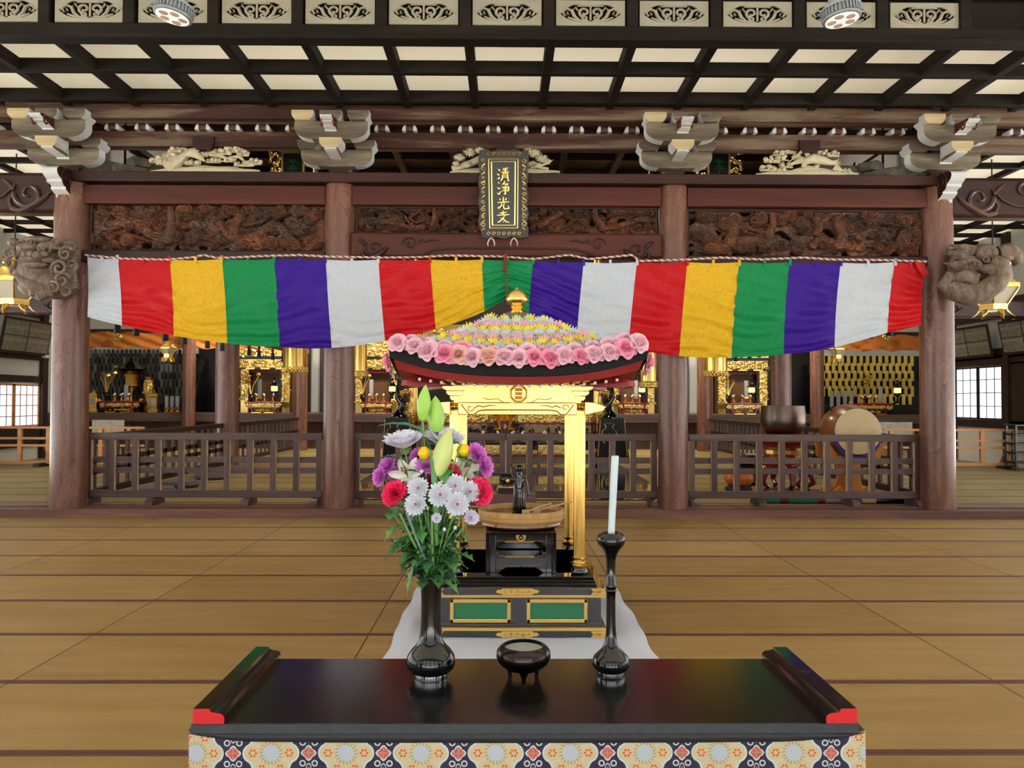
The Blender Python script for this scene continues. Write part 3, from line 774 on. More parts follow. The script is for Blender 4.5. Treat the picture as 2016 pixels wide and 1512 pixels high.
def cloth(name,mat,z0,z1,nv,wob,off,zt=None):
    mb=MB(); nu=240; uv=[]
    def fn(u,v):
        p,s=clothpath(u); zz=z0+(z1-z0)*v
        edge=min(abs(s),abs(s-(TX1-TX0)))
        dip=0.0
        zz2=zz+ (zt(s) if zt else 0)*(v if zt else 0)
        q=wob*(math.sin(s*9+2*math.sin(s*3))+.5*math.sin(s*23+zz*8))*(1-.6*v)
        cx,cy=(TX0+TX1)/2,(TY0+TY1)/2
        n2=Vector((0,-1)) if 0<=s<=TX1-TX0+.03 else Vector((-1 if s<0 else 1,0))
        pp=Vector((p.x,p.y))+n2*(q+off)
        uv.append((s,zz2)); return Vector((pp.x,pp.y,zz2))
    mb.grid(fn,nu,nv)
    o=mb.build(name,mat,cl,recalc=False,angle=60)
    l=o.data.uv_layers.new(name='UVMap')
    for lp in o.data.loops: l.data[lp.index].uv=uv[lp.vertex_index]
    return o
def band_low(s):
    e=min(max(s,0),max(TX1-TX0+.02-s,0)); return .022*math.exp(-e/.07)-.004*math.sin(s*1.7)
zb_=WZ(1459,2.2)
cloth('brocade_skirt',BROC,.06,zb_,40,.004,.004,band_low)
def bl(s): return 0
mb=MB()
def fnb(u,v):
    p,s=clothpath(u); z0=zb_+band_low(s)-.004; zz=z0+(TZ-.026-z0)*v
    n2=Vector((0,-1)) if 0<=s<=TX1-TX0+.03 else Vector((-1 if s<0 else 1,0))
    q=.003*math.sin(s*31+zz*60)*math.exp(-min(abs(s),abs(s-TX1+TX0))/.2)+.006+.004*math.sin(v*PI)
    return Vector((p.x+n2.x*q,p.y+n2.y*q,zz))
mb.grid(fnb,200,8); mb.build('black_band',BLKC,cl,recalc=False,angle=60)
# ================================================================ vase, burner, candlestick
VASEB=plain('vase_black',(7,7,8),.1,5,rough=.16,spec=.5,coat=.2)
SILV=metal('polished_steel',(190,196,200),.12,.05)
VY=2.565; vx=WX(851,VY)
def vz(py,Y): return WZ(py,Y)
va=thing('flower_vase','tall black long-necked vase with round belly holding the bouquet','vase',(vx,VY,TZ))
k=VY/F
prof=[(31,0),(39,3),(46,11),(48,21),(46,32),(39,43),(30,52),(24.5,60),(21.5,74),(20,95),(19.3,125),(19.8,150),(21.5,172),(24,188),(26,195),(24.5,196),(22,186),(17.5,150),(17,90),(0,80)]
MB().lathe([(r*k,.018+h*k*1.0) for r,h in prof],(vx,VY,TZ),40,cap=False).build('body',VASEB,va,angle=50)
MB().lathe([(32*k,0),(32.5*k,.004),(31.5*k,.018),(28*k,.018)],(vx,VY,TZ),40).build('foot_ring',SILV,va)
by=2.56; bxx=WX(1032,by); k=by/F
bu=thing('incense_burner','squat dark bronze three-legged incense burner in the middle of the table','incense burner',(bxx,by,TZ))
BRZ=metal('burner_bronze',(62,54,52),.22,.15)
prof=[(0,15),(20,16),(36,21),(48,31),(53.5,43),(52,54),(46.5,61),(40,65),(38.5,64),(40,58),(36,54)]
MB().lathe([(r*k,h*k) for r,h in prof],(bxx,by,TZ),40,cap=False).build('bowl',BRZ,bu,angle=50)
MB().lathe([(0,60*k),(20*k,59.5*k),(39*k,58*k)],(bxx,by,TZ),32,cap=False).build('ash',plain('incense_ash',(150,152,150),.08,30,rough=.9,bump=.2),bu)
for a in (-90,30,150):
    d=Vector((math.cos(math.radians(a)),math.sin(math.radians(a)),0))
    b0=Vector((bxx,by,TZ))
    MB().tube([b0+d*30*k+Vector((0,0,28*k)),b0+d*32*k+Vector((0,0,17*k)),b0+d*31*k+Vector((0,0,9*k)),b0+d*30*k],[16*k,7.5*k,4.4*k,3.8*k],12).build('leg',BRZ,bu)
cy_=2.58; cx_=WX(1203,cy_); k=cy_/F
cs=thing('candlestick','slender black lacquered candlestick with flared cup on the table','candlestick',(cx_,cy_,TZ))
prof=[(26,0),(27,2),(27,9),(25,10),(30,13),(36,21),(37,29),(33,39),(25,47),(17,55),(12,66),(10,84),(9,112),(8.8,150),(9.5,164),(11.5,168),(9.5,171),(11,175),(11,179),(8.5,184),(8.6,212),(9.2,228),(12.5,240),(19,250),(25.5,258),(28,266),(27,274),(23,280),(17,282.5),(13.5,281),(12.5,275),(0,272)]
hs=(WZ(1047,cy_)-TZ)/(283*k)
MB().lathe([(r*k,h*k*hs) for r,h in prof[2:]],(cx_,cy_,TZ),36,cap=False).build('stick',VASEB,cs,angle=50)
MB().lathe([(26.5*k,0),(27.5*k,.003),(26.8*k,.018),(22*k,.018)],(cx_,cy_,TZ),36).build('foot_ring',SILV,cs)
c0=Vector((cx_,cy_,TZ+270*k*hs)); c1=W(1211,897,cy_)
ca=thing('candle','pale blue-white candle leaning slightly in the black candlestick','candle',tuple(c0))
mb=MB(); 
mb.tube([c0,c0+(c1-c0)*.25,c0+(c1-c0)*.6,c1-Vector((0,0,.002)),c1],[.0112,.0112,.0118,.0122,.0095],20)
mb.build('wax',plain('candle_wax',(206,224,232),.02,10,rough=.4,sss=.0),ca)
MB().tube([c1,c1+Vector((.0005,0,.02)),c1+Vector((.002,0,.034))],.0011,6).build('wick',plain('cord',(60,52,44)),ca)
# ================================================================ bouquet
def petal(mb,base,dirv,up,L,w,curl=.2,cup=.15,nl=4,tip=.3,notch=0):
    """one petal: strip from base along dirv, curling towards up"""
    d=dirv.normalized(); s=d.cross(up)
    s = s.normalized() if s.length>1e-6 else d.orthogonal().normalized(); u=s.cross(d).normalized()
    vs=[]; n0=len(mb.v)
    for i in range(nl+1):
        t=i/nl; ww=w*(math.sin(PI*(.12+.80*t))**.8)*(1 if t<.99 else tip)
        p=base+d*(L*t)+u*(curl*L*t*t)
        for j,q in enumerate((-1,0,1)):
            vs.append(p+s*(ww*.5*q)+u*(cup*w*abs(q)*math.sin(PI*t*.9)) - (d*(notch*L) if (j==1 and i==nl) else Vector((0,0,0))))
    fs=[]
    for i in range(nl):
        for j in range(2):
            a=i*3+j; fs.append((a,a+1,a+4,a+3))
    mb.add(vs,fs)
def frame_of(nv):
    n_=Vector(nv).normalized(); a=n_.orthogonal().normalized(); return n_,a,n_.cross(a)
LEAFM=plain('leaf_green',(74,132,68),.25,20,rough=.5); LEAFD=plain('leaf_dark_green',(54,100,56),.25,16,rough=.5)
STEMM=plain('stem_green',(104,148,86),.15,14,rough=.5); STEMB=plain('stem_blue_green',(112,146,132),.1,14,rough=.5)
LILYG=plain('lily_bud_green',(150,196,84),.12,9,rough=.4); LILYY=plain('lily_bud_pale',(192,206,126),.12,9,rough=.4); CALYX=plain('calyx_green',(96,140,70),.1,9,rough=.5)
PW=plain('petal_white',(222,226,236),.03,30,rough=.5); PWL=plain('petal_lilac_white',(226,222,240),.04,30,rough=.5); PC=plain('petal_cream',(232,236,222),.03,20,rough=.5)
PY=plain('petal_yellow',(240,196,20),.06,30,rough=.5); PM=plain('petal_mauve',(206,112,200),.12,30,rough=.5); PR=plain('petal_carnation',(240,50,104),.10,30,rough=.5); PMC=plain('mauve_centre',(170,70,110),.1,60,rough=.6)
VTOP=Vector((vx,VY,TZ+.018+190*VY/F))
rs=random.Random(11)
def stem_pts(tip,n=8,sag=.02,base=None):
    b=base or VTOP+Vector((rs.uniform(-.018,.018),rs.uniform(-.015,.015),-.05))
    t=Vector(tip); ln=t-b; m_=b+ln*.45+Vector((-ln.x*.28,-ln.y*.3,.0))
    return [b*(1-q)**2+m_*2*q*(1-q)+t*q*q for q in [i/(n-1) for i in range(n)]]
def leaf(mb,p,d,L,w,lobes=0,droop=.3):
    d=Vector(d).normalized(); s=d.cross(Vector((0,0,1))); s=s.normalized() if s.length>.05 else Vector((1,0,0)); u=s.cross(d).normalized()
    n=10 if lobes else 6; mid=[];lf=[];rt=[]
    for i in range(n+1):
        t=i/n; ww=w*math.sin(PI*min(1,.06+.94*t))**.9
        if lobes: ww*= (1.0 if i%3==1 else (.72 if i%3==2 else .42))
        if i==n: ww=0
        q=p+d*(L*t)-Vector((0,0,1))*droop*L*t*t
        mid.append(q); lf.append(q-s*ww*.5+u*ww*.18+d*(.04*L if lobes and i%3==1 else 0)); rt.append(q+s*ww*.5+u*ww*.18+d*(.04*L if lobes and i%3==1 else 0))
    vs=lf+mid+rt; m_=n+1; fs=[]
    for i in range(n):
        fs += [(i,i+1,m_+i+1,m_+i),(m_+i,m_+i+1,2*m_+i+1,2*m_+i)]
    mb.add(vs,fs)
GRP='bouquet in the black vase'
def flower_thing(name,label,tip,stem=True,stemr=.0035,mat=None,sag=.02,leaves=2,lmat=None,lobes=1,llen=.05):
    root=thing(name,label,'flower',tuple(VTOP-Vector((0,0,.05))),GRP)
    pts=stem_pts(tip)
    MB().tube(pts,[stemr*(1.15-.3*i/7) for i in range(8)],6).build('stem',mat or STEMM,root)
    for q in range(leaves):
        t=rs.uniform(.3,.85); i=int(t*7); p=pts[i]; a=rs.uniform(0,TAU)
        mb=MB(); leaf(mb,p,(math.cos(a),math.sin(a)*.8-.2,rs.uniform(.1,.7)),llen*rs.uniform(.8,1.3),llen*.5,lobes,rs.uniform(.1,.6)); mb.build('leaf',lmat or rs.choice((LEAFM,LEAFD)),root,recalc=False,angle=0)
    return root,pts
def lily_bud(label,tip,base,w,mat):
    tip=Vector(tip); base=Vector(base)
    root,pts=flower_thing('lily_bud',label,base,leaves=1,lobes=0,llen=.07,stemr=.004)
    L=(tip-base).length; ax,a,b_=frame_of(tip-base); mb=MB(); seg=18
    def fn(u,v):
        an=TAU*u; r=w*.5*(math.sin(PI*min(1,.10+.90*v))**.75)*(1-.25*v)*(1+.10*abs(math.cos(an*1.5)))
        return base+ax*(L*v)+(a*math.cos(an)+b_*math.sin(an))*r
    mb.grid(fn,seg,14,closed_u=True); mb.build('bud',mat,root,angle=80)
    return root
FY=2.55
def fp(px,py,dy=0): return W(px,py,FY+dy)
lily_bud('tallest bright green lily bud standing upright on the outer side',fp(838,757,.0),fp(832,827,.0),.047,LILYG)
lily_bud('second green lily bud, wider, behind the white chrysanthemums',fp(857,779,.03),fp(860,850,.03),.060,LILYG)
lily_bud('large pale yellow-green lily bud leaning in the middle of the bouquet',fp(886,842,-.05),fp(861,936,-.06),.064,LILYY)
def mum(name,label,c,nrm,R,mat,rows=4,n0=20,cmat=None,cr=.15,spread=(85,20),leaves=2,up=1,stemr=.003,thin=.22,calyx=False):
    c=Vector(c); nv=Vector(nrm).normalized()
    root,_=flower_thing(name,label,c-nv*R*.25,leaves=leaves,stemr=stemr,llen=.055)
    ax,a,b_=frame_of(nv); mb=MB()
    for r in range(rows):
        t=r/max(1,rows-1); el=math.radians(90-(spread[0]+(spread[1]-spread[0])*t)); n=int(n0*(1-.45*t)); L=R*(1-.42*t)
        for i in range(n):
            an=TAU*(i+.5*(r%2))/n+rs.uniform(-.06,.06); rad=a*math.cos(an)+b_*math.sin(an); d=rad*math.cos(el)+ax*math.sin(el)
            petal(mb,c+rad*R*.06+ax*(.02*R*r),d,ax,L*rs.uniform(.9,1.05),R*thin*1.5,.12,.22,5,.95)
    mb.build('flower_head',mat,root,recalc=False,angle=0)
    if cmat: MB().ell(c+ax*R*.16,(R*cr,)*3,10,6).build('flower_centre',cmat,root)
    if calyx: MB().lathe([(0,-R*.3),(R*.16,-R*.26),(R*.24,-R*.05),(0,0)],(0,0,0),10).xf(Matrix.Translation(c)@nv.to_track_quat('Z','Y').to_matrix().to_4x4()).build('calyx',CALYX,root)
    return root
mum('white_chrysanthemum','large white chrysanthemum seen side-on, outermost at the bouquet top',fp(797,882),(-.12,-.32,1),.072,PWL,3,22,spread=(66,30),calyx=True,thin=.26)
mum('white_chrysanthemum','large white chrysanthemum behind the pale lily bud',fp(872,876,.03),(.15,-.36,1),.074,PWL,3,22,spread=(68,30),calyx=True,thin=.26)
def bell(label,c,h,w,tilt):
    c=Vector(c); root,_=flower_thing('yellow_chrysanthemum',label,c-Vector((0,0,h*.5)),leaves=2,lobes=0)
    mb=MB()
    for r in range(2):
        for i in range(9):
            an=TAU*(i+.5*r)/9; rad=Vector((math.cos(an),math.sin(an),0)); b0=c-Vector((0,0,h*.48)); n0=len(mb.v)
            vs=[];fs=[]
            sd=Vector((-math.sin(an),math.cos(an),0))
            for k_ in range(6):
                t=k_/5; rr=w*.5*math.sin(PI*(.08+.80*t))*(1-.12*r); p=b0+rad*rr+Vector((0,0,h*t)); ww=w*.22*math.sin(PI*(.15+.7*t))
                vs += [p-sd*ww,p+rad*w*.03,p+sd*ww]
            for k_ in range(5):
                for j in range(2): q=k_*3+j; fs.append((q,q+1,q+4,q+3))
            mb.add(vs,fs)
    mb.build('flower_head',PY,root,recalc=False,angle=0)
    MB().lathe([(0,-.012),(.010,-.008),(.013,.004),(0,.006)],c-Vector((0,0,h*.5)),10).build('calyx',CALYX,root)
bell('closed yellow chrysanthemum under the green lily bud',fp(835,893,-.02),.042,.038,0)
bell('closed yellow chrysanthemum beside the mauve spray near the gold pillar',fp(913,888,-.01),.042,.044,0)
for px,py,dy,nr,R,lb in ((765,918,0,(-.6,-.6,.5),.034,'mauve chrysanthemum at the outer edge above the carnation'),(750,939,-.01,(-.7,-.6,.2),.030,'lowest mauve chrysanthemum at the outer edge'),
    (781,938,.02,(-.3,-.8,.2),.026,'small mauve chrysanthemum half hidden behind the white lily'),(822,897,.03,(-.5,-.6,.6),.026,'mauve chrysanthemum behind the closed yellow bloom'),
    (839,918,-.02,(0,-.8,.6),.030,'mauve chrysanthemum beside the pale bud in the middle'),(938,896,0,(.7,-.5,.5),.036,'upper mauve chrysanthemum next to the gold pillar'),(952,918,0,(.8,-.5,.2),.034,'lower mauve chrysanthemum next to the gold pillar')):
    mum('mauve_chrysanthemum',lb,fp(px,py,dy),nr,R*1.15,PM,4,18,spread=(85,25),thin=.26)
WCENT=PMC
for px,py,dy,R,lb in ((824,961,-.07,.034,'white daisy mum with pink eye, upper one next to the red carnation'),(819,993,-.08,.036,'white daisy mum with pink eye, lowest near the carnation'),
    (867,974,-.09,.038,'white daisy mum with pink eye in the centre of the cluster'),(896,957,-.07,.036,'white daisy mum with pink eye at the top of the cluster'),
    (900,993,-.10,.037,'white daisy mum with pink eye at the bottom of the cluster'),(925,968,-.06,.034,'white daisy mum with pink eye touching the far carnation'),(928,1019,-.05,.024,'small pinkish white daisy mum turned sideways over the tub'),(860,1020,-.08,.016,'tiny half-open pinkish daisy mum low among the leaves')):
    mum('white_daisy_mum',lb,fp(px,py,dy),((px-860)/220,-1,.25),R,PW if R>.03 else PWL,4,20,PMC,.12,(84,35),thin=.27,leaves=3)
def carnation(label,c,nrm,R,leaves=2):
    c=Vector(c); nv=Vector(nrm).normalized(); root,_=flower_thing('red_carnation',label,c-nv*R*.5,leaves=leaves,lobes=0,mat=STEMB)
    ax,a,b_=frame_of(nv); mb=MB()
    for r in range(5):
        el=math.radians((5,28,48,66,80)[r]); n=(13,12,10,7,4)[r]; L=R*(1,.95,.85,.75,.65)[r]
        for i in range(n):
            an=TAU*(i+rs.random()*.5)/n; rad=a*math.cos(an)+b_*math.sin(an); d=rad*math.cos(el)+ax*math.sin(el)
            # frilled fan petal
            s=d.cross(ax); s=s.normalized() if s.length>1e-4 else a; u=s.cross(d)
            vs=[];fs=[]; nn=9
            for j in range(nn):
                q=(j/(nn-1)-.5)*1.15; e=L*(1+.13*(j%2))*(1-.1*abs(q)); fr=.17*R*math.sin(j*2.2+i)
                p1=c+d*(e*.55*math.cos(q))+s*(e*.55*math.sin(q)); p2=c+d*(e*math.cos(q))+s*(e*math.sin(q))+u*fr
                vs += [c+d*.05*R,p1+u*fr*.5,p2]
            for j in range(nn-1):
                for k_ in range(2): w0=j*3+k_; fs.append((w0,w0+1,w0+4,w0+3))
            mb.add(vs,fs)
    mb.build('flower_head',PR,root,recalc=False,angle=0)
    MB().lathe([(0,-R*.75),(R*.16,-R*.7),(R*.22,-R*.2),(R*.2,-R*.02),(0,0)],(0,0,0),10).xf(Matrix.Translation(c)@nv.to_track_quat('Z','Y').to_matrix().to_4x4()).build('calyx',CALYX,root)
carnation('red carnation at the outer side of the bouquet',fp(778,972,-.05),(-.5,-.6,.6),.043)
carnation('red carnation over the tub rim',fp(943,968,-.03),(.6,-.6,.4),.045)
carnation('red carnation in the middle behind the pale lily bud',fp(884,934,.0),(.1,-.7,.6),.038)
carnation('small pink-red carnation partly hidden beside the bud',fp(855,948,.02),(-.2,-.8,.3),.028)
def lily(label,c,nrm,R):
    c=Vector(c); nv=Vector(nrm).normalized(); root,_=flower_thing('white_lily',label,c-nv*R*.8,leaves=1,lobes=0,llen=.08)
    ax,a,b_=frame_of(nv); mb=MB()
    for i in range(6):
        an=TAU*i/6+.2; rad=a*math.cos(an)+b_*math.sin(an); d=rad*.75+ax*.65
        petal(mb,c-ax*R*.5,d,-ax if i%2 else -ax,R*1.25,R*.62,.28,.12,6,.15)
    mb.build('flower_head',PC,root,recalc=False,angle=0)
    mb=MB()
    for i in range(5):
        an=TAU*i/5; rad=a*math.cos(an)+b_*math.sin(an); mb.tube([c-ax*R*.4,c+ax*R*.4+rad*R*.15],.0012,5); mb.ell(c+ax*R*.42+rad*R*.16,.004,6,4)
    mb.build('stamens',plain('stamen_brown',(120,80,40)) if 'stamen_brown' not in MATS else MATS['stamen_brown'],root)
lily('open white lily between the mauve blooms and the centre',fp(799,930,-.03),(-.2,-.7,.5),.05)
lily('white lily bloom below the closed yellow flower near the gold pillar',fp(918,917,.02),(.3,-.7,.3),.046)
lily('drooping white lily under the red carnation at the outer side',fp(796,1010,.0),(-.4,-.3,-.7),.034)
# buds and foliage
for px,py,lb in ((842,1000,'tiny pale green chrysanthemum bud above the leaves'),(875,1042,'small pink bud low in the middle of the leaves'),(896,1039,'small pink bud beside the gilded pillar base'),(877,991,'tiny pink bud under the white cluster')):
    root,_=flower_thing('flower_bud',lb,fp(px,py,-.07),leaves=1,stemr=.0022)
    mb=MB(); mb.ell(fp(px,py,-.07),(.0055,.0055,.0065),10,6); mb.build('bud',PWL if 'pink' in lb else LILYY,root)
def leafy(label,tip,nl,L,mat,spread=1.0,lobes=1):
    root=thing('foliage_stem',label,'leaves',tuple(VTOP-Vector((0,0,.05))),GRP)
    pts=stem_pts(tip); MB().tube(pts,[.0032*(1.1-.5*i/7) for i in range(8)],6).build('stem',STEMM,root)
    for q in range(nl):
        t=.30+.68*q/max(1,nl-1); i=min(6,int(t*7)); f=t*7-i; p=pts[i].lerp(pts[min(7,i+1)],min(1,f)); a=q*2.4+rs.uniform(-.4,.4)
        dv=Vector((math.cos(a)*spread,math.sin(a)*.7-.25,rs.uniform(-.1,.6))); mb=MB(); leaf(mb,p,dv,L*rs.uniform(.75,1.2),L*.75,lobes,rs.uniform(.15,.7)); mb.build('leaf',mat,root,recalc=False,angle=0)
LV=[(772,1010,'leafy stem reaching outwards below the red carnation'),(790,1060,'leafy stem hanging at the outer side above the vase mouth'),(905,1085,'lobed leaves over the vase mouth towards the gold pillar'),(815,1040,'leafy stem rising at the outer side'),
    (845,1045,'leafy stem in the middle of the bouquet'),(872,1015,'leafy stem under the white cluster'),(898,1030,'leafy stem on the tub side'),(905,1000,'leafy stem behind the white daisies'),(810,985,'leafy stem behind the red carnation'),
    (830,940,'tall leafy stem behind the mauve blooms'),(880,905,'tall leafy stem behind the pale bud'),(788,900,'leafy tip under the large white chrysanthemum'),(908,870,'dark leafy tip above the second yellow bloom'),(820,1085,'low leaves spilling beside the vase mouth'),(880,1090,'low leaves at the vase mouth front'),(860,870,'dark leafy tip between the white chrysanthemums')]
for i,(px,py,lb) in enumerate(LV):
    leafy(lb,fp(px,py,rs.uniform(-.05,.05)),16 if py>950 else 10,.072,(LEAFM,LEAFD)[i%2])
# hanging leaf, blade leaves and thick bare stems
root=thing('foliage_stem','single lobed leaf hanging down beside the vase neck','leaves',tuple(VTOP-Vector((0,0,.05))),GRP)
pts=[VTOP+Vector((-.01,-.01,-.03)),VTOP+Vector((-.03,-.02,.015)),fp(818,1105,-.05)]
MB().tube(pts,.003,6).build('stem',STEMM,root); mb=MB(); leaf(mb,fp(818,1105,-.05),(-.25,-.1,-1),.10,.05,1,.1); mb.build('leaf',LEAFM,root,recalc=False,angle=0)
for a_,b_,m_,lb,w in (((846,880),(858,1000),LEAFM,'long narrow blade leaf in front of the pale lily bud',.020),((840,850),(742,832),LEAFD,'thin arching blade curving out over the white chrysanthemum',.010)):
    root=thing('foliage_stem',lb,'leaves',tuple(VTOP-Vector((0,0,.05))),GRP)
    A,B=fp(*a_,-.075),fp(*b_,-.075)
    if w>.015: P=[B+Vector((.0,.03,-.12)),B,(A+B)/2+Vector((.004,0,0)),A]; rr=[.004,.010,.009,.001]
    else: P=[fp(838,950,.03),fp(845,880,.02),fp(830,845,0),fp(800,834,0),fp(770,833,0),fp(744,838,0)]; rr=[.003,.005,.006,.005,.003,.001]
    MB().tube(P,rr,8,flat=.25,up=(0,1,0)).build('blade',m_,root)
for (a_,b_),lb,m_ in ((((787,1010),(836,1110)),'thick pale green stem on the outer side of the bouquet',STEMM),(((800,1008),(842,1112)),'blue-green carnation stem slanting across the leaves',STEMB),(((850,1015),(853,1115)),'upright thick stem in the middle of the vase mouth',STEMM)):
    root=thing('bare_flower',lb,'flower',tuple(VTOP-Vector((0,0,.05))),GRP)
    A,B=fp(*a_,-.07),fp(*b_,-.02); MB().tube([A,A.lerp(B,.5)+Vector((0,-.01,0)),B,VTOP+Vector((0,0,-.05))],[.004,.0042,.0045,.0045],8).build('stem_body',m_,root)
# ================================================================ flower shrine on a white cloth
SX=.089                     # centre line
def mirror(xs): return xs
WCL=plain('white_cloth',(220,230,255),.03,2,rough=.8)
mb=MB()
def cfn(u,v):
    x=-.745+ (.955+.745)*u; y=2.95+(6.85-2.95)*v
    e=min(u,1-u)*1.7; z=.006+.010*abs(math.sin(x*7+y*3))*math.sin(y*2.2)**2
    if e<.22: z+=.028*math.exp(-((e-.10)/.07)**2)*(.6+.4*math.sin(y*7+ (2 if u>.5 else 0)))
    wob=.010*math.sin(y*5.1)+.006*math.sin(y*11+1)
    return Vector((x+(wob*(1-2*u) if e<.3 else 0),y,z))
mb.grid(cfn,60,70)
wc=mb.build('floor_cloth',WCL,origin=(.1,5.5,0),recalc=False,angle=80); tag(wc,'white cloth spread on the tatami under the flower shrine','cloth',None,'thing')
BLACKS=plain('shrine_black_lacquer',(8,8,10),.1,5,rough=.10,spec=.8,coat=1.0,coatr=.04)
sh=thing('flower_shrine','gilded flower-roofed shrine standing on the white cloth, with black lacquer base','shrine',(SX,6.05,0.012))
ENG=plain('engraved_gold_line',(176,112,30),.15,30,rough=.4,metal=.6)
GREEN=plain('green_brocade',(44,124,86),.14,60,rough=.7)
Yb=5.41; HW=.592   # front face and half width of the base
def sbx(name,x0,x1,y0,y1,z0,z1,mat,par=sh,bev=.004): return MB().bb(SX+x0,SX+x1,y0,y1,z0,z1).build(name,mat,par,bevel=bev)
DB=1.28
def tier(name,hw,y0,z0,z1,mat,bev=.004):
    return sbx(name,-hw,hw,y0,2*6.05-y0,z0,z1,mat,sh,bev)
zq=lambda py:WZ(py,Yb)
tier('plinth',.596,Yb,.012,zq(1241),BLACKS); tier('gold_line',.598,Yb-.004,zq(1242),zq(1236),GOLD,.001)
tier('plinth_step',.585,Yb+.012,zq(1237),zq(1229),BLACKS)
b1=tier('base_body',.565,Yb+.03,zq(1230),zq(1176),BLACKS)
tier('gold_line',.590,Yb+.004,zq(1177),zq(1172),GOLD,.001)
tier('base_cornice',.592,Yb+.006,zq(1173),zq(1159),BLACKS)
def sloped(hw,y0,z0,z1,dy):
    mb=MB(); a,b_=hw,hw-dy; ya,yb=y0,y0+dy; y2=2*6.05
    mb.add([(SX-a,ya,z0),(SX+a,ya,z0),(SX+a,y2-ya,z0),(SX-a,y2-ya,z0),(SX-b_,yb,z1),(SX+b_,yb,z1),(SX+b_,y2-yb,z1),(SX-b_,y2-yb,z1)],[(0,3,2,1),(4,5,6,7),(0,1,5,4),(1,2,6,5),(2,3,7,6),(3,0,4,7)])
    return mb.build('top_step',BLACKS,sh,bevel=.003)
sloped(.545,Yb+.05,zq(1160),zq(1152)-.004,.010); sloped(.54,Yb+.065,zq(1153)-.006,zq(1146)-.006,.010)
ZT=.392
sloped(.53,5.485,zq(1147)-.008,ZT+.006,.012)
for s,cx in ((-1,947),(1,1098)):
    x0=WX(cx-60,Yb)-SX; x1=WX(cx+60,Yb)-SX; z0,z1=zq(1228),zq(1181); yy=Yb+.03
    fr=MB()
    t=.026
    for a in ((x0,x1,z1-t,z1),(x0,x1,z0,z0+t),(x0,x0+t,z0,z1),(x1-t,x1,z0,z1)): fr.bb(SX+a[0],SX+a[1],yy-.014,yy+.004,a[2],a[3])
    f=fr.build('panel_frame',GOLD,sh,bevel=.004)
    MB().bb(SX+x0+t*.8,SX+x1-t*.8,yy-.005,yy+.003,z0+t*.8,z1-t*.8).build('green_panel',GREEN,f)
def plaque(cx,cz,hw,hh,y,half=0):
    pts=[(-hw,0),(-hw*.86,hh*.62),(-hw*.74,hh*.55),(-hw*.68,hh),(hw*.68,hh),(hw*.74,hh*.55),(hw*.86,hh*.62),(hw,0)]
    if half>0: pts=[(-hw,hh),(hw,hh),(hw*1.0,0)]; pts=[(-hw,hh*.9),(-hw*.7,hh*.35),(-hw*.95,0)]; pts=[(-hw*.9,hh),(hw,hh),(hw,-hh),(-hw*.9,-hh),(-hw*.55,0)]
    elif half<0: pts=[(-hw,hh),(hw*.9,hh),(hw*.55,0),(hw*.9,-hh),(-hw,-hh)]
    else: pts=pts+[(a,-b) for a,b in pts[::-1][1:-1]]
    m_=MB().prism([(cx+a,cz+b) for a,b in pts],y-.004,y+.004,'XZ')
    f=m_.build('gold_fitting',GOLD,sh,bevel=.0015)
    e=MB()
    for q in range(5):
        xx=cx+hw*(-.55+.27*q)*(.6 if half else 1)
        e.tube(spiral((xx,y-.004,cz),hh*.5,1.0,14,'XZ',1 if q%2 else -1,q),hh*.09,5)
    e.build('engraving',ENG,f)
for pz in (1165,1249):
    yy=Yb+(.006 if pz<1200 else 0); zz=zq(pz); hh=.022
    plaque(SX,zz,.148,hh,yy-.003); plaque(SX+.54,zz,.055,hh,yy-.003,1); plaque(SX-.54,zz,.055,hh,yy-.003,-1)
# dark well under the canopy and low rear rim
sbx('floor_board',-.46,.46,5.62,6.5,ZT,ZT+.006,BLACKS,sh,0)
# columns
CH=.434; colx=[-CH,CH]; coly=[5.62,6.48]
ztop=WZ(806,5.62)
for y in coly:
    for s in (-1,1):
        x=SX+s*CH
        mb=MB(); seg=48; prof=[.040,.040]; vs=[];fs=[]
        z0=ZT+.10; z1=ztop+.02
        for z in (z0,z1):
            for i in range(seg):
                a=TAU*i/seg; r=.042-.0045*(i%4 in (1,2))-.001*(z>1)
                vs.append((x+r*math.cos(a),y+r*math.sin(a),z))
        for i in range(seg): fs.append((i,(i+1)%seg,(i+1)%seg+seg,i+seg))
        mb.add(vs,fs); col=mb.build('column',GOLD,sh,angle=60)
        MB().lathe([(.05,.0),(.06,.012),(.056,.03),(.046,.04)],(x,y,ZT+.006),24).build('column_foot',BLACKS,col)
        MB().lathe([(.040,.042),(.052,.048),(.062,.062),(.062,.078),(.05,.086),(.048,.1),(.052,.108),(.043,.116)],(x,y,ZT),24).build('base_ring',GOLD,col)
        MB().lathe([(.043,0),(.048,.01),(.03,.05),(.012,.062)],(x,y,z1-.03),20).build('column_cap',GOLD,col)
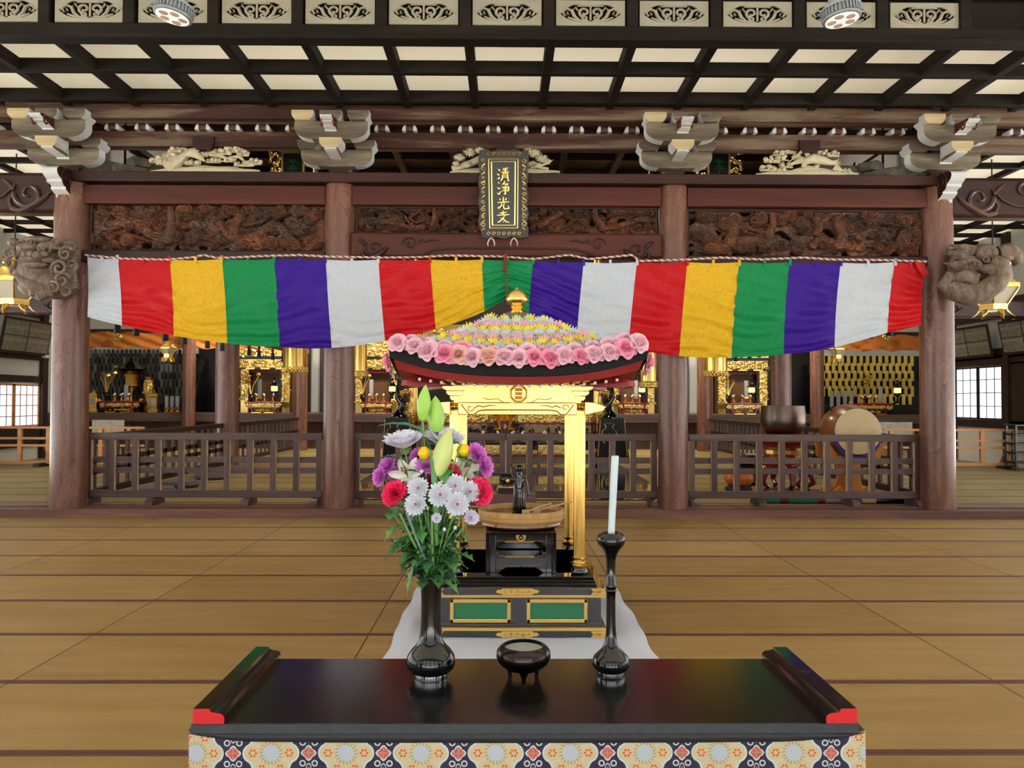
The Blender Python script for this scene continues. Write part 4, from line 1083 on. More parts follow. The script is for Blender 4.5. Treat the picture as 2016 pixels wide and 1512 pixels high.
# lintels with carved ends, gold boards, brackets and crest
zl0,zl1=WZ(817,5.57),WZ(792,5.57); zg1=WZ(757,5.57)
def lint(y0,y1): sbx('lintel_beam',-CH+.02,CH-.02,y0,y1,zl0,zl1,GOLD,sh,.006)
lint(5.575,5.66); lint(6.44,6.52)
for s in (-1,1):
    sbx('lintel_beam',s*CH-.035,s*CH+.035,5.64,6.46,zl0,zl1,GOLD,sh,.006)
    for y in coly:
        pts=[(0,0),(.13,.03),(.15,.06),(.11,.075),(.06,.09),(0,.092)]
        MB().prism([(SX+s*(CH+.035+a),zl0+b) for a,b in pts],y-.03,y+.03,'XZ').build('beam_nose',GOLD,sh,bevel=.004)
for y,yy in ((5.60,5.62),(6.48,6.50)): sbx('upper_board',-CH,CH,y,yy,zl1-.005,zg1,GOLD,sh,0)
for s in (-1,1): sbx('upper_board',s*CH-.01,s*CH+.01,5.6,6.5,zl1-.005,zg1,GOLD,sh,0)
e=MB()
for s in (-1,1):
    e.tube(spiral((SX+s*.33,5.572,(zl0+zl1)/2+.005),.028,1.1,20,'XZ',s,0,.05),.004,5)
    e.tube([(SX+s*a,5.572,(zl0+zl1)/2+b) for a,b in ((.30,.005),(.27,.02),(.24,.01),(.2,.022),(.15,.02))],[.004,.005,.004,.004,.002],5)
    e.tube([(SX+s*a,5.572,(zl0+zl1)/2+b) for a,b in ((.39,.03),(.37,.0),(.345,-.03),(.33,-.042),(.31,-.038))],.004,5)
    e.tube([(SX+s*a,5.572,zl0+b) for a,b in ((.3,.005),(.27,.028),(.22,.034),(0,.034))],.005,5)
    e.tube([(SX+s*a,5.598,zl1+b) for a,b in ((.1,.0),(.14,.025),(.2,.018),(.24,.03))],.003,5)
e.build('carved_scrolls',ENG,sh)
for y in coly:
    for s in (-1,1):
        mb=MB(); x=SX+s*CH; fy=y-.02 if y<6 else y+.02
        for k in range(3):
            w=.07+.05*k; block(mb,x,y,zl1+.012+.034*k,w,.032,.11+.03*k)
        mb.build('corner_bracket',[GOLD,GOLD],sh,bevel=.002)
for k in range(-2,3):
    if k: 
        mb=MB(); block(mb,SX+k*.165,5.60,zg1-.028,.07,.026,.05); mb.build('bracket_block',[GOLD,GOLD],sh)
# octagonal crest with three bars
zc=WZ(775,5.53); xc=WX(1021,5.53); R=.066
octo=lambda r:[(xc+r*math.cos(PI/8+i*PI/4),zc+r*math.sin(PI/8+i*PI/4)) for i in range(8)]
cr=MB().prism(octo(R),5.535,5.6,'XZ').build('crest',GOLD,sh,bevel=.003)
mb=MB()
for i in range(8):
    a=octo(R*.86)[i]; b_=octo(R*.86)[(i+1)%8]; mb.tube([(a[0],5.534,a[1]),(b_[0],5.534,b_[1])],.005,6)
mb.build('crest_rim',ENG,cr)
mb=MB()
for dz,hw,k in ((.028,.026,1),(0,.024,0),(-.028,.026,-1)):
    p=[(xc-hw,zc+dz-.008),(xc+hw,zc+dz-.008),(xc+hw*.86,zc+dz),(xc+hw,zc+dz+.008),(xc-hw,zc+dz+.008),(xc-hw*.86,zc+dz)]
    mb.prism(p,5.526,5.54,'XZ')
    for i in range(6): a=p[i]; b_=p[(i+1)%6]; mb.tube([(a[0],5.528,a[1]),(b_[0],5.528,b_[1])],.0022,5)
mb.build('crest_bars',ENG,cr)
# roof: flared eaves, red rafters, pyramidal slope
EH=.838; YE=6.05-EH
def eave_lift(t): return .115*abs(t)**2.6    # t from -1..1 along an eave
zE=WZ(740,YE)
def ring(half,z,lift,n=16):
    out=[]
    for sd in range(4):
        for i in range(n):
            t=-1+2*i/n; lz=z+lift*abs(t)**2.6
            x,y={0:(t*half,-half),1:(half,t*half),2:(-t*half,half),3:(-half,-t*half)}[sd]
            out.append(Vector((SX+x,6.05+y,lz)))
    return out
def loft(mb,rings):
    n=len(rings[0]); vs=[p for r in rings for p in r]; fs=[]
    for k in range(len(rings)-1):
        for i in range(n): fs.append((k*n+i,k*n+(i+1)%n,(k+1)*n+(i+1)%n,(k+1)*n+i))
    mb.add(vs,fs)
RZ=[(EH,zE+.080,.115),(.72,zE+.118,.085),(.58,zE+.18,.05),(.44,zE+.262,.02),(.30,zE+.345,.0),(.16,zE+.43,0)]
mb=MB(); loft(mb,[ring(a,b_,c) for a,b_,c in RZ]); mb.add(ring(.16,zE+.43,0),[tuple(range(64))]); mb.build('roof_slope',plain('roof_board_dark',(28,30,30),.1,8,rough=.5),sh)
mb=MB(); loft(mb,[ring(EH-.02,zE-.004,.115),ring(EH,zE+.0,.115),ring(EH+.004,zE+.04,.117),ring(EH,zE+.084,.115),ring(EH-.03,zE+.088,.11)]); mb.build('black_eave',plain('eave_black_lacquer',(6,7,8),.1,5,rough=.4,spec=.12),sh,angle=30)
mb=MB(); loft(mb,[ring(EH-.02,zE+.002,.11),ring(EH-.045,zE-.05,.095),ring(EH-.10,zE-.056,.08),ring(.47,zg1-.005,.0)]); 
REDE=plain('red_eave_paint',(136,34,34),.1,12,rough=.4)
mb.build('red_eave',REDE,sh,angle=30)
def rafter(x,s,front=True):
    t=(x)/EH; z=zE-.066+.085*abs(t)**2.6
    mb=MB(); mb.tube([(SX+x,YE+.055,z),(SX+x*.985,5.60,zg1+.01)],.011,4); return mb
for k in range(-9,10):
    x=k*.072
    o=rafter(x,1).build('rafter',REDE,sh,angle=0)
    t=abs(x)/EH; z=zE-.066+.085*t**2.6
    MB().bb(SX+x-.009,SX+x+.009,YE+.049,YE+.055,z-.009,z+.009).build('rafter_end',plain('pink_white_paint',(214,180,172),.05,9) if 'pink_white_paint' not in MATS else MATS['pink_white_paint'],o)
for sx_ in (-1,1):
    for sy in (-1,1):
        pts=[(.40,-.01),(.6,-.03),(.735,-.045),(.775,-.03),(.77,.012),(.74,.03),(.6,.035),(.4,.03)]
        mb=MB().prism(pts,-.03,.03,'XZ')
        mb.xf(Matrix.Translation((SX,6.05,zE-.035))@Matrix.Rotation(math.atan2(sy,sx_),4,'Z')@Matrix.Scale(1.38,4,(1,0,0)))
        mb.build('hip_rafter',REDE,sh,bevel=.004)
# finial
zf=zE+.43
f0=sbx('finial_box',-.105,.105,5.945,6.155,zf-.02,zf+.06,plain('grey_lacquer',(74,84,92),.06,6,rough=.35),sh,.004)
KF=6.05/F
zb0=zf+.06
prof=[(20,0),(21,2),(19,4),(14,6),(11,9),(10,12),(13,14),(13.5,15.5),(11.5,17),(12,19),(16,21.5),(20,26),(21.3,32),(20.5,38),(17,44),(11.5,48.5),(6,51.5),(2.8,54.5),(0,58)]
s_=(WZ(565,6.05)-zb0)/(58*KF)
MB().lathe([(r*KF,h*KF*s_) for r,h in prof],(SX,6.05,zb0),32).build('finial',GOLD,sh,angle=60)
# ---------------------------------------------------------------- roof flowers
def slope(u,t):
    """front slope point: u across (-1..1), t from eave (0) to top (1)"""
    hs=[r[0] for r in RZ]; tt=t*5; i=min(4,int(tt)); f=tt-i
    h=hs[i]+(hs[i+1]-hs[i])*f; z=RZ[i][1]+(RZ[i+1][1]-RZ[i][1])*f; l=RZ[i][2]+(RZ[i+1][2]-RZ[i][2])*f
    return Vector((SX+u*h,6.05-h,z+l*abs(u)**2.6))
def daisy_proto(nm,col,seed):
    r2=random.Random(seed); mb=MB()
    for lay in range(2):
        for i in range(13-3*lay):
            an=TAU*i/(13-3*lay)+lay*.3+r2.uniform(-.1,.1); el=.30+.45*lay+r2.uniform(-.15,.15); rad=Vector((math.cos(an),math.sin(an),0)); d=rad*math.cos(el)+Vector((0,0,1))*math.sin(el)
            petal(mb,rad*.004,d,Vector((0,0,1)),  .056*r2.uniform(.9,1.1),.0155,.10,.2,3,.5)
    o=mb.build(nm,col,origin=(0,0,0),recalc=False,angle=60); tag(o,None,'flower',None,'thing')
    MB().ell((0,0,.009),(.0125,.0125,.008),10,5).build('flower_centre',MATS.get('daisy_centre') or plain('daisy_centre',(206,150,40),.12,90,rough=.8),o)
    return o
DY=plain('daisy_yellow',(238,226,84),.06,20,rough=.6); DW=plain('daisy_pale_blue',(214,228,234),.04,20,rough=.6); DP=plain('daisy_pink',(232,184,206),.07,20,rough=.6)
protos={c:daisy_proto(n_,m_,i) for i,(c,n_,m_) in enumerate((('yellow','yellow_daisy',DY),('white','white_daisy',DW),('pink','pink_daisy',DP)))}
used=set()
def place(src,key,p,nrm,roll,sc,label,group):
    if key in used: o=copy_tree(src)
    else: o=src; used.add(key)
    q=Vector(nrm).normalized().to_track_quat('Z','Y').to_matrix()@Matrix.Rotation(roll,3,'Z')
    o.matrix_world=Matrix.Translation(p)@q.to_4x4()@Matrix.Scale(sc,4)
    o['label']=label; o['group']=group
    return o
ORD=('first','second','third','fourth','fifth','sixth','seventh','eighth','ninth','tenth')
rows=[('yellow',.95,5),('white',.885,7),('pink',.81,8),('yellow',.735,9),('white',.655,11),('pink',.57,11),('yellow',.48,13),('white',.40,14),('pink',.305,14)]
r3=random.Random(5)
for ri,(c,t,n) in enumerate(rows):
    for i in range(n):
        u=-.97+1.94*i/(n-1); p=slope(u,t)+Vector((r3.uniform(-.006,.006),-.012,r3.uniform(.0,.014)))
        sd=.5*abs(u)**3*(1 if u>0 else -1)
        place(protos[c],c,p,(sd+r3.uniform(-.2,.2),-.85+r3.uniform(-.15,.15),.55),r3.uniform(0,6),r3.uniform(.92,1.12),'%s artificial daisy in the %s row from the top of the flower roof'%(c,ORD[ri]),'%s daisies, %s row of the flower roof'%(c,ORD[ri]))
def rose_proto(nm,mats,seed,R=.055):
    r2=random.Random(seed); mb=MB()
    for lay in range(6):
        n=(6,6,5,5,4,3)[lay]; el=math.radians((8,26,44,60,74,84)[lay]); L=R*(1,.92,.82,.7,.58,.45)[lay]
        for i in range(n):
            an=TAU*(i+.5*(lay%2)+r2.uniform(-.1,.1))/n; rad=Vector((math.cos(an),math.sin(an),0)); d=rad*math.cos(el)+Vector((0,0,1))*math.sin(el)
            petal(mb,rad*(.010*(1-lay/6))+Vector((0,0,.003*lay)),d,Vector((0,0,1)) if lay<3 else -rad,L,L*1.3,(-.10 if lay<2 else .25),.22,5,.95)
    o=mb.build(nm,mats,origin=(0,0,0),recalc=False,angle=70); return tag(o,None,'flower',None,'thing')
rp={'bright pink':rose_proto('pink_rose',plain('rose_pink',(255,168,196),.05,40,rough=.6),1),'pale pink':rose_proto('pale_rose',plain('rose_pale',(255,210,224),.04,40,rough=.6),2),'lilac pink':rose_proto('lilac_rose',plain('rose_lilac',(240,200,222),.05,40,rough=.6),3,.05),'peach edged':rose_proto('peach_rose',plain('rose_peach',(252,200,190),.07,60,rough=.6),4)}
seqs=[(['lilac pink','pale pink','lilac pink','bright pink','lilac pink','pale pink','lilac pink','pale pink','bright pink','lilac pink','pale pink','lilac pink','pale pink','lilac pink'],.185,'second row up from the eave',1.12,0),
      (['pale pink','pale pink','pale pink','bright pink','peach edged','pale pink','peach edged','pale pink','pale pink','bright pink','bright pink','pale pink','bright pink','pale pink','pale pink','bright pink','pale pink'],.045,'lowest row along the black eave',1.1,1)]
for seq,t,rn,sc,low in seqs:
    cnt={}
    for i,c in enumerate(seq):
        n=len(seq); u=-.965+1.93*i/(n-1); p=slope(u,t)+Vector((r3.uniform(-.01,.01),-.03-.012*low,.022+.010*(1-low)+r3.uniform(-.008,.010)))
        place(rp[c],c,p,(.35*u**3+r3.uniform(-.3,.3),-.95,.62+r3.uniform(-.3,.2)),r3.uniform(0,6),sc*r3.uniform(.92,1.15),'%s artificial rose in the %s of the flower roof'%(c,rn),'%s roses, %s'%(c,rn))
for s,nm in ((-1,'vase'),(1,'candlestick')):
    place(rp['bright pink'],'bright pink',Vector((SX+s*(EH+.005),YE+.03,zE+.10)),(s*1,-.25,-.2),0,.95,'bright pink artificial rose hanging round the eave corner on the %s side'%nm,'roses hanging at the eave corners')
    place(rp['pale pink'],'pale pink',Vector((SX+s*(EH+.0),YE+.12,zE+.06)),(s*1,-.1,-.2),0,.9,'pale artificial rose just behind the eave corner on the %s side'%nm,'roses hanging at the eave corners')
# ---------------------------------------------------------------- stand, tub, statue, ladles
st=thing('tub_stand','black lacquer stand with cut-out front under the wooden tub','stand',(SX,5.93,ZT+.006))
x0,x1=WX(957,5.6),WX(1096,5.6); zs0=ZT+.006; zs1=WZ(1050,5.6); xm=(x0+x1)/2
LACG=plain('lacquer_sheen',(14,15,18),.1,4,rough=.12,spec=1.0,coat=1.0,coatr=.05)
def stand_panel(name,y,th):
    # frame with a wide bracketed opening, and a low arch at the foot
    hw=(x1-x0)/2-.03; h=zs1-zs0
    A=[(-hw,0),(-hw,h),(hw,h),(hw,0),(hw*.62,0),(hw*.5,.03),(-hw*.5,.03),(-hw*.62,0)]
    mb=MB()
    zo0,zo1=h*.38,h*.80; wo=hw*.72
    # build as strips around the opening
    mb.bb(xm-hw,xm-wo-.02,y,y+th,zs0,zs1); mb.bb(xm+wo+.02,xm+hw,y,y+th,zs0,zs1)
    mb.bb(xm-wo-.02,xm+wo+.02,y,y+th,zs0+zo1,zs1); mb.bb(xm-wo-.02,xm+wo+.02,y,y+th,zs0+.05,zs0+zo0)
    for sx_ in (-1,1):
        for sz,zz in ((1,zs0+zo0),(-1,zs0+zo1)):
            p=[(xm+sx_*(wo+.02),zz),(xm+sx_*(wo-.05),zz),(xm+sx_*(wo-.03),zz+sz*.012),(xm+sx_*(wo-.01),zz+sz*.014),(xm+sx_*(wo+.0),zz+sz*.035),(xm+sx_*(wo+.02),zz+sz*.04)]
            mb.prism(p,y,y+th,'XZ')
        mb.prism([(xm+sx_*(wo+.02),zs0),(xm+sx_*(wo-.0),zs0),(xm+sx_*(wo-.05),zs0+.035),(xm,zs0+.036),(xm,zs0+.055),(xm+sx_*(wo+.02),zs0+.055)],y,y+th,'XZ')
    return mb.build(name,LACG,st,bevel=.003)
stand_panel('front_panel',5.62,.018); stand_panel('back_panel',6.20,.018)
for sx_ in (-1,1):
    for y in (5.61,6.22): MB().bb(xm+sx_*((x1-x0)/2-.015)-.015,xm+sx_*((x1-x0)/2-.015)+.015,y-.01,y+.025,zs0,zs1).build('leg',BLACKL,st,bevel=.003)
    MB().bb(xm+sx_*((x1-x0)/2-.02)-.008,xm+sx_*((x1-x0)/2-.02)+.008,5.64,6.2,zs0+.1,zs1).build('side_panel',BLACKL,st)
MB().bb(x0,x1,5.60,6.25,zs1-.012,zs1+.006).build('top_board',BLACKL,st,bevel=.004)
MB().bb(xm-.2,xm+.2,5.7,6.15,zs0+.04,zs0+.055).build('shelf',LACG,st)
zc=zs1-.03; mb=MB(); mb.prism([(xm+a*.036,zc+b*.036) for a,b in ((0,-1.1),(.8,-.5),(1,0),(.8,.75),(.3,.95),(-.3,.95),(-.8,.75),(-1,0),(-.8,-.5))],5.612,5.621,'XZ'); me=mb.build('gold_crest',GOLD,st,bevel=.002)
mb=MB(); mb.lathe([(.017,0),(.017,.003)],(xm,5.612,zc),16,'Y'); mb.build('crest_disc',BLACKL,me)
mb=MB(); mb.bb(xm-.009,xm+.009,5.606,5.611,zc-.006,zc+.006); mb.build('crest_mark',GOLD,me)
tcx,tcy=WX(1026.5,5.95),5.95; R=.318; zt0=zs1+.008; zt1=WZ(1012,5.63)
TUBM=wood('tub_cypress',(150,104,56),(190,146,88),(210,172,116),'Z',9,7,.55,bump=.2)
tub=thing('wooden_tub','round cypress-wood tub holding the statue, on the black stand','tub',(tcx,tcy,zt0))
H=zt1-zt0
MB().lathe([(R*.93,.022),(R*.955,.03),(R*.99,H*.6),(R,H*.97),(R*.99,H),(R*.95,H),(R*.94,H*.95),(R*.92,.05),(0,.05)],(tcx,tcy,zt0),56,cap=False).build('staves',TUBM,tub,angle=50)
MB().lathe([(R*.82,0),(R*.93,.006),(R*.97,.018),(R*.96,.032),(R*.9,.036)],(tcx,tcy,zt0),56).build('base_tray',plain('tray_brown',(150,96,62),.1,5,rough=.18,coat=.5),tub,angle=50)
for hz,w in ((.60,.014),(.50,.010)):
    MB().lathe([(R*.985,H*hz-w),(R*1.008,H*hz-w*.6),(R*1.010,H*hz+w*.6),(R*.985,H*hz+w)],(tcx,tcy,zt0),56,cap=False).build('hoop',wood('hoop_wood',(150,110,62),(184,142,84),(204,166,110),'X',7,9,.5) if 'hoop_wood' not in MATS else MATS['hoop_wood'],tub)
MB().lathe([(0,H*.70),(R*.93,H*.70)],(tcx,tcy,zt0),40,cap=False).build('sweet_tea',plain('dark_tea',(92,46,20),.1,5,rough=.06,spec=.6),tub)
# standing child figure with one hand raised
def skin_figure(name,nodes,edges,mat,parent,sub=2,root=0):
    me=bpy.data.meshes.new(name); org=wloc(parent)
    me.from_pydata([tuple(Vector(p)-org) for p,_ in nodes],edges,[]); o=bpy.data.objects.new(name,me); COL.objects.link(o); o.parent=parent
    md=o.modifiers.new('skin','SKIN'); md.use_smooth_shade=True
    for i,(p,r) in enumerate(nodes):
        sv=me.skin_vertices[0].data[i]; sv.radius=(r,r) if not hasattr(r,'__len__') else r; sv.use_root=(i==root)
    s2=o.modifiers.new('sub','SUBSURF'); s2.levels=sub; s2.render_levels=sub
    me.materials.append(mat); return o
STM=plain('statue_black',(16,16,18),.12,30,rough=.16,coat=.5,spec=.6)
zb=zt0+H*.70; sx0=WX(1023,5.95); 
fig=thing('baby_buddha_statue','small black standing figure in the tub, one arm pointing up and one pointing down','statue',(sx0,5.95,zb))
hp=WZ(913,5.95)-zb   # to raised finger tip
zh=WZ(925,5.95)-zb
def S(x,y,z): return (sx0+x,5.95+y,zb+z)
hs_=zh   # head centre height
n=[(S(0,0,.17),(.034,.03)),(S(0,0,.21),(.033,.028)),(S(0,0,hs_-.062),(.040,.030)),(S(0,0,hs_-.035),(.016,.016)),(S(0,-.003,hs_),(.028,.030)),
   (S(-.036,0,hs_-.064),(.012,.012)),(S(-.058,-.005,hs_-.040),(.009,.009)),(S(-.062,-.008,hs_-.0),(.0065,.0065)),(S(-.064,-.008,hp-.02),(.005,.005)),
   (S(.044,0,hs_-.07),(.015,.015)),(S(.058,-.003,hs_-.115),(.012,.012)),(S(.064,-.012,hs_-.165),(.0085,.0085)),(S(.066,-.014,hs_-.19),(.008,.008)),
   (S(0,0,.12),(.038,.032)),(S(0,0,.06),(.036,.032)),(S(0,0,.022),(.038,.034))]
skin_figure('body',n,[(0,1),(1,2),(2,3),(3,4),(2,5),(5,6),(6,7),(7,8),(2,9),(9,10),(10,11),(11,12),(0,13),(13,14),(14,15)],STM,fig,2)
mb=MB(); mb.ell(S(0,.003,hs_+.012),(.029,.031,.024),14,8)
for i in range(26):
    a=i*2.4; r=math.sqrt(i/26)*.024; mb.ell(S(r*math.cos(a),.004+r*math.sin(a),hs_+.033-r*r*32),.0062,6,4)
mb.build('hair',STM,fig)
for nm_,p_,r_ in [('nose',S(0,-.033,hs_-.002),(.004,.006,.007)),('mouth',S(0,-.030,hs_-.013),(.007,.003,.0025))]+[('eye',S(s*.010,-.029,hs_+.005),(.006,.003,.0025)) for s in (-1,1)]+[('ear',S(s*.029,0,hs_-.002),(.004,.007,.013)) for s in (-1,1)]: MB().ell(p_,r_,8,6).build(nm_,STM,fig)
mb=MB()
for hx,hy,hz,d in ((-.064,-.008,hp-.018,1),(.066,-.014,hs_-.195,-1)):
    mb.ell(S(hx,hy,hz-.004*d),(.0065,.005,.008),10,6)
    for q in range(4):
        L=(.018 if (q==1 or d<0) else .008); mb.tube([S(hx+(q-1.5)*.0042,hy-.001,hz),S(hx+(q-1.5)*.0046,hy-.003,hz+d*L*.6),S(hx+(q-1.5)*.0046,hy-.006 if L<.01 else hy-.003,hz+d*L)],[.0024,.0023,.0017],6)
    mb.tube([S(hx+.007*(1 if d>0 else -1),hy-.001,hz-.006*d),S(hx+.012*(1 if d>0 else -1),hy-.004,hz+.003*d)],[.0028,.0018],6)
mb.build('hands',STM,fig)
mb=MB()
for i in range(9):
    a=-PI/2+(-1+2*i/8)*1.5; mb.tube([S(.040*math.cos(a)*.95,.034*math.sin(a),.20-.002*i),S(.041*math.cos(a),.036*math.sin(a),.12),S(.043*math.cos(a),.038*math.sin(a),.018)],[.003,.005,.006],6)
for i in range(4):
    z=.19-.035*i; mb.tube([S(-.034,-.018,z+.012),S(-.015,-.036,z-.008),S(.01,-.037,z-.01),S(.034,-.018,z+.014)],.0038,6)
mb.build('robe_folds',STM,fig)
MB().lathe([(.052,0),(.054,.008),(.046,.014),(.042,.02),(.046,.026),(.03,.03)],S(0,0,0),24).build('pedestal',STM,fig)
for (a,b_),lb,y0,y1 in ((((1040,1006),(1086,990)),'shorter bamboo ladle handle leaning on the tub rim',5.75,5.80),(((1062,1004),(1126,987)),'longer bamboo ladle handle reaching towards the gold pillar',5.86,5.92)):
    A,B=W(*a,y0),W(*b_,y1); ld=thing('bamboo_ladle',lb,'ladle',tuple(A),'ladles in the tub')
    MB().tube([A,B],[.0062,.0055],8).build('handle',plain('bamboo',(206,176,128),.08,20,rough=.5) if 'bamboo' not in MATS else MATS['bamboo'],ld)
    C=A+(A-B).normalized()*.02+Vector((0,0,-.01))
    MB().lathe([(.026,-.02),(.028,.022),(.025,.022),(.024,-.015),(0,-.015)],C,14,cap=False).build('ladle_cup',MATS['bamboo'],ld)
# ================================================================ five-colour curtain
def silk(name,rgb,rough=.45):
    m,n,b=base_mat(name); c=lin(rgb)
    v=n.coord('Object',(1,1,1)); nz=n.noise(v,14,3,.6,1.5)
    vo=n.new('ShaderNodeTexVoronoi'); vo.inputs['Scale'].default_value=4.2; vo.feature='F1'; n.link(v,vo.inputs['Vector'])
    rings=n.math('LESS_THAN',vo.outputs['Distance'],.085)
    scroll=n.math('LESS_THAN',n.math('ABSOLUTE',n.math('SUBTRACT',n.noise(v,9,2,.5,2.0),.5)),.028)
    pat=n.math('MAXIMUM',n.math('MULTIPLY',rings,.7),scroll)
    d=n.mix(pat,tuple(min(1,x*1.0) for x in c),tuple(x*(.93 if name=='silk_white' else .86) for x in c))
    n.link(d,b.inputs['Base Color']); n.link(n.math('MULTIPLY_ADD',pat,.25,rough-.1),b.inputs['Roughness']); setp(b,spec=.18)
    wv=n.noise(n.coord('Object',(7,1,30)),1,4,.6,.6); n.link(n.bump(wv,.35,.02),b.inputs['Normal']); return m
SILK={'white':silk('silk_white',(204,214,228)),'red':silk('silk_red',(188,16,26)),'yellow':silk('silk_yellow',(216,174,34)),'green':silk('silk_green',(12,132,76)),'purple':silk('silk_purple',(52,18,140))}
BY=10.84
bt=[(172,506),(232,509),(334,511),(437,510),(540,510),(641,511),(745,511),(847,511),(949,511),(1050,513),(1149,516),(1254,516),(1353,516),(1455,516),(1555,516),(1655,517),(1762,516),(1822,517)]
bb_=[(172,624),(240,641),(342,661),(447,676),(551,683),(653,685),(758,671),(858,648),(954,613),(1041,617),(1136,655),(1237,684),(1337,701),(1440,703),(1543,697),(1643,684),(1747,655),(1813,640)]
cols=['white','red','yellow','green','purple','white','red','yellow','green','purple','white','red','yellow','green','purple','white','red']
cu=thing('five_color_curtain','five-colour striped silk curtain strung across the four pillars, gathered up in the middle','curtain',tuple(W(996,510,BY)))
NP=len(cols)
def cpt(i,f,v):
    x0,y0=bt[i]; x1,y1=bt[i+1]; X0b,Y0b=bb_[i]; X1b,Y1b=bb_[i+1]
    px=x0+(x1-x0)*f; py=y0+(y1-y0)*f + 2.2*math.sin(PI*f)
    qx=X0b+(X1b-X0b)*f; qy=Y0b+(Y1b-Y0b)*f
    if i==8:   # gathered at the centre cord
        qy = (613+(588-613)*(f/.48)**1.0) if f<.48 else (588+(617-588)*((f-.48)/.52)**1.0)
        qx += 0
    else: qy += 2.0*math.sin(PI*f)*(1 if 2<i<15 else .3)
    bow=math.sin(PI*v)*(3.0 if i<4 else (-1 if i<13 else -4))
    g=i+f
    x=px+(qx-px)*v+bow*(.6); y=py+(qy-py)*v
    d=abs(g-8.5)
    # folds follow the hem near the bottom and fan out from the loops
    ph=3.2*math.sin(g*1.7)+1.3*math.sin(g*4.1+1)
    fold=.016*math.sin(14*v**1.6*2+ph)*v + .010*math.exp(-((v-.93)/.05)**2)*math.sin(60*v+g*2)
    sl=(1 if g<8.5 else -1)
    fold+=.017*math.sin(22*(v+.55*sl*f*(1-v)*1.0)+g*1.3)*math.sin(PI*min(1,v*1.1))*.75
    fold+=.02*math.exp(-d*1.1)*v*math.sin(50*v+g*3)
    hem=.006 if v>.955 else 0
    return W(x,y,BY-fold-hem-.02*math.sin(PI*v))
for i,c in enumerate(cols):
    mb=MB(); nv=64; mb.grid(lambda u,v:cpt(i,u,v),22,nv)
    o=mb.build(c+'_panel',SILK[c],cu,recalc=False,angle=180)
    for k,f in enumerate((.0,.5)):
        if i==0 and f==0: continue
        a=cpt(i,f+ (.0 if f else .0),0); cc=cols[i-1] if f==0 else c
        MB().bb(a.x-.018,a.x+.018,BY-.020,BY-.012,a.z-.05,a.z+.045).build('loop',SILK[cc],o)
a=W(1805,522,BY); MB().prism([(a.x-.06,a.z+.06),(a.x+.03,a.z+.02),(a.x+.14,a.z-.12),(a.x+.06,a.z-.17),(a.x-.02,a.z-.05)],BY-.05,BY-.035,'XZ').build('knot_tail',SILK['red'],cu)
ROPE=plain('rope_white',(226,214,206),.08,40,rough=.8); ROPR=plain('rope_red',(150,50,44),.1,40,rough=.8)
rpts=[(167,500),(240,507),(330,509),(385,504),(400,500),(430,506),(520,502),(590,500),(640,503),(760,505),(830,504),(880,501),(990,503),(1050,508),(1120,500),(1160,508),(1245,500),(1258,512),(1350,509),(1420,505),(1500,509),(1580,505),(1640,509),(1740,510),(1824,513)]
rw=[W(x,y+2,BY-.025) for x,y in rpts]
dense=[]
for i in range(len(rw)-1):
    n_=max(2,int((rw[i+1]-rw[i]).length/.02))
    for k in range(n_): dense.append(rw[i].lerp(rw[i+1],k/n_))
dense.append(rw[-1])
rope=thing('curtain_rope','twisted red and white rope running along the top of the curtain','rope',tuple(rw[12]))
L=0; ph=[0]
for i in range(1,len(dense)): L+=(dense[i]-dense[i-1]).length; ph.append(L)
for s,m_ in ((0,ROPE),(PI*2/3,ROPE),(PI*4/3,ROPR)):
    MB().tube([p+Vector((0,math.cos(q*70+s),math.sin(q*70+s)))*.0085 for p,q in zip(dense,ph)],.0085,5).build('strand',m_,rope)
cd=thing('gathering_cord','thin dark red cord that ties up the middle of the curtain','cord',tuple(W(997,500,BY-.04)))
CORDR=plain('cord_red',(120,40,30),.1,20,rough=.8)
for dx in (-.010,.008): MB().tube([W(996,500,BY-.035)+Vector((dx,0,0)),W(997,540,BY-.055)+Vector((dx*1.4,0,0)),W(998,590,BY-.05)+Vector((dx*.6,0,0))],.006,6).build('strand',CORDR,cd)
MB().lathe([(0,-.02),(.02,-.01),(.016,.02),(.01,.04),(0,.05)],W(996,503,BY-.04),10).build('knot',CORDR,cd)
MB().tube([W(994,505,BY-.05),W(992,535,BY-.06)],[.012,.018],8).build('tassel',CORDR,cd)
# ================================================================ name plaque
PYd=10.72
def T(px,py,d=0):   # leaning forward at the top
    t=(py-293)/(470-293); return W(px,py,PYd+.16*t-d)
pq=thing('name_plaque','carved gold-framed temple name plaque with four gold characters','plaque',tuple(T(992,470)))
PQF=plain('plaque_frame_dark',(34,22,16),.25,20,rough=.45,bump=.4); PQB=plain('plaque_board_green_black',(20,32,32),.1,10,rough=.4)
def slab(poly,d0,d1,name,mat,par,bev=0):
    mb=MB(); n=len(poly); vs=[T(x,y,d0) for x,y in poly]+[T(x,y,d1) for x,y in poly]
    fs=[tuple(range(n)),tuple(range(2*n-1,n-1,-1))]+[((i+1)%n,i,i+n,(i+1)%n+n) for i in range(n)]
    mb.add(vs,fs); return mb.build(name,mat,par,bevel=bev)
lf=[(944,295)]; 
out=[(944,296),(960,293),(966,298),(985,294),(1000,296),(1016,293),(1026,298),(1041,294),(1041,330)]
for k in range(7): out += [(1038+2*(k%2),335+k*18),(1041-3*(k%2),344+k*18)]
out += [(1040,466),(1025,470),(1008,466),(992,471),(975,467),(960,470),(948,467),(947,455)]
for k in range(7): out += [(944-2*(k%2),448-k*19),(941+3*(k%2),438-k*19)]
out=[p for p in out]
slab(out,-.06,.0,'frame',PQF,pq,.004)
slab([(961,312),(1021,312),(1020,450),(963,450)],.0,.012,'board_border',PQB,pq)
fr=MB()
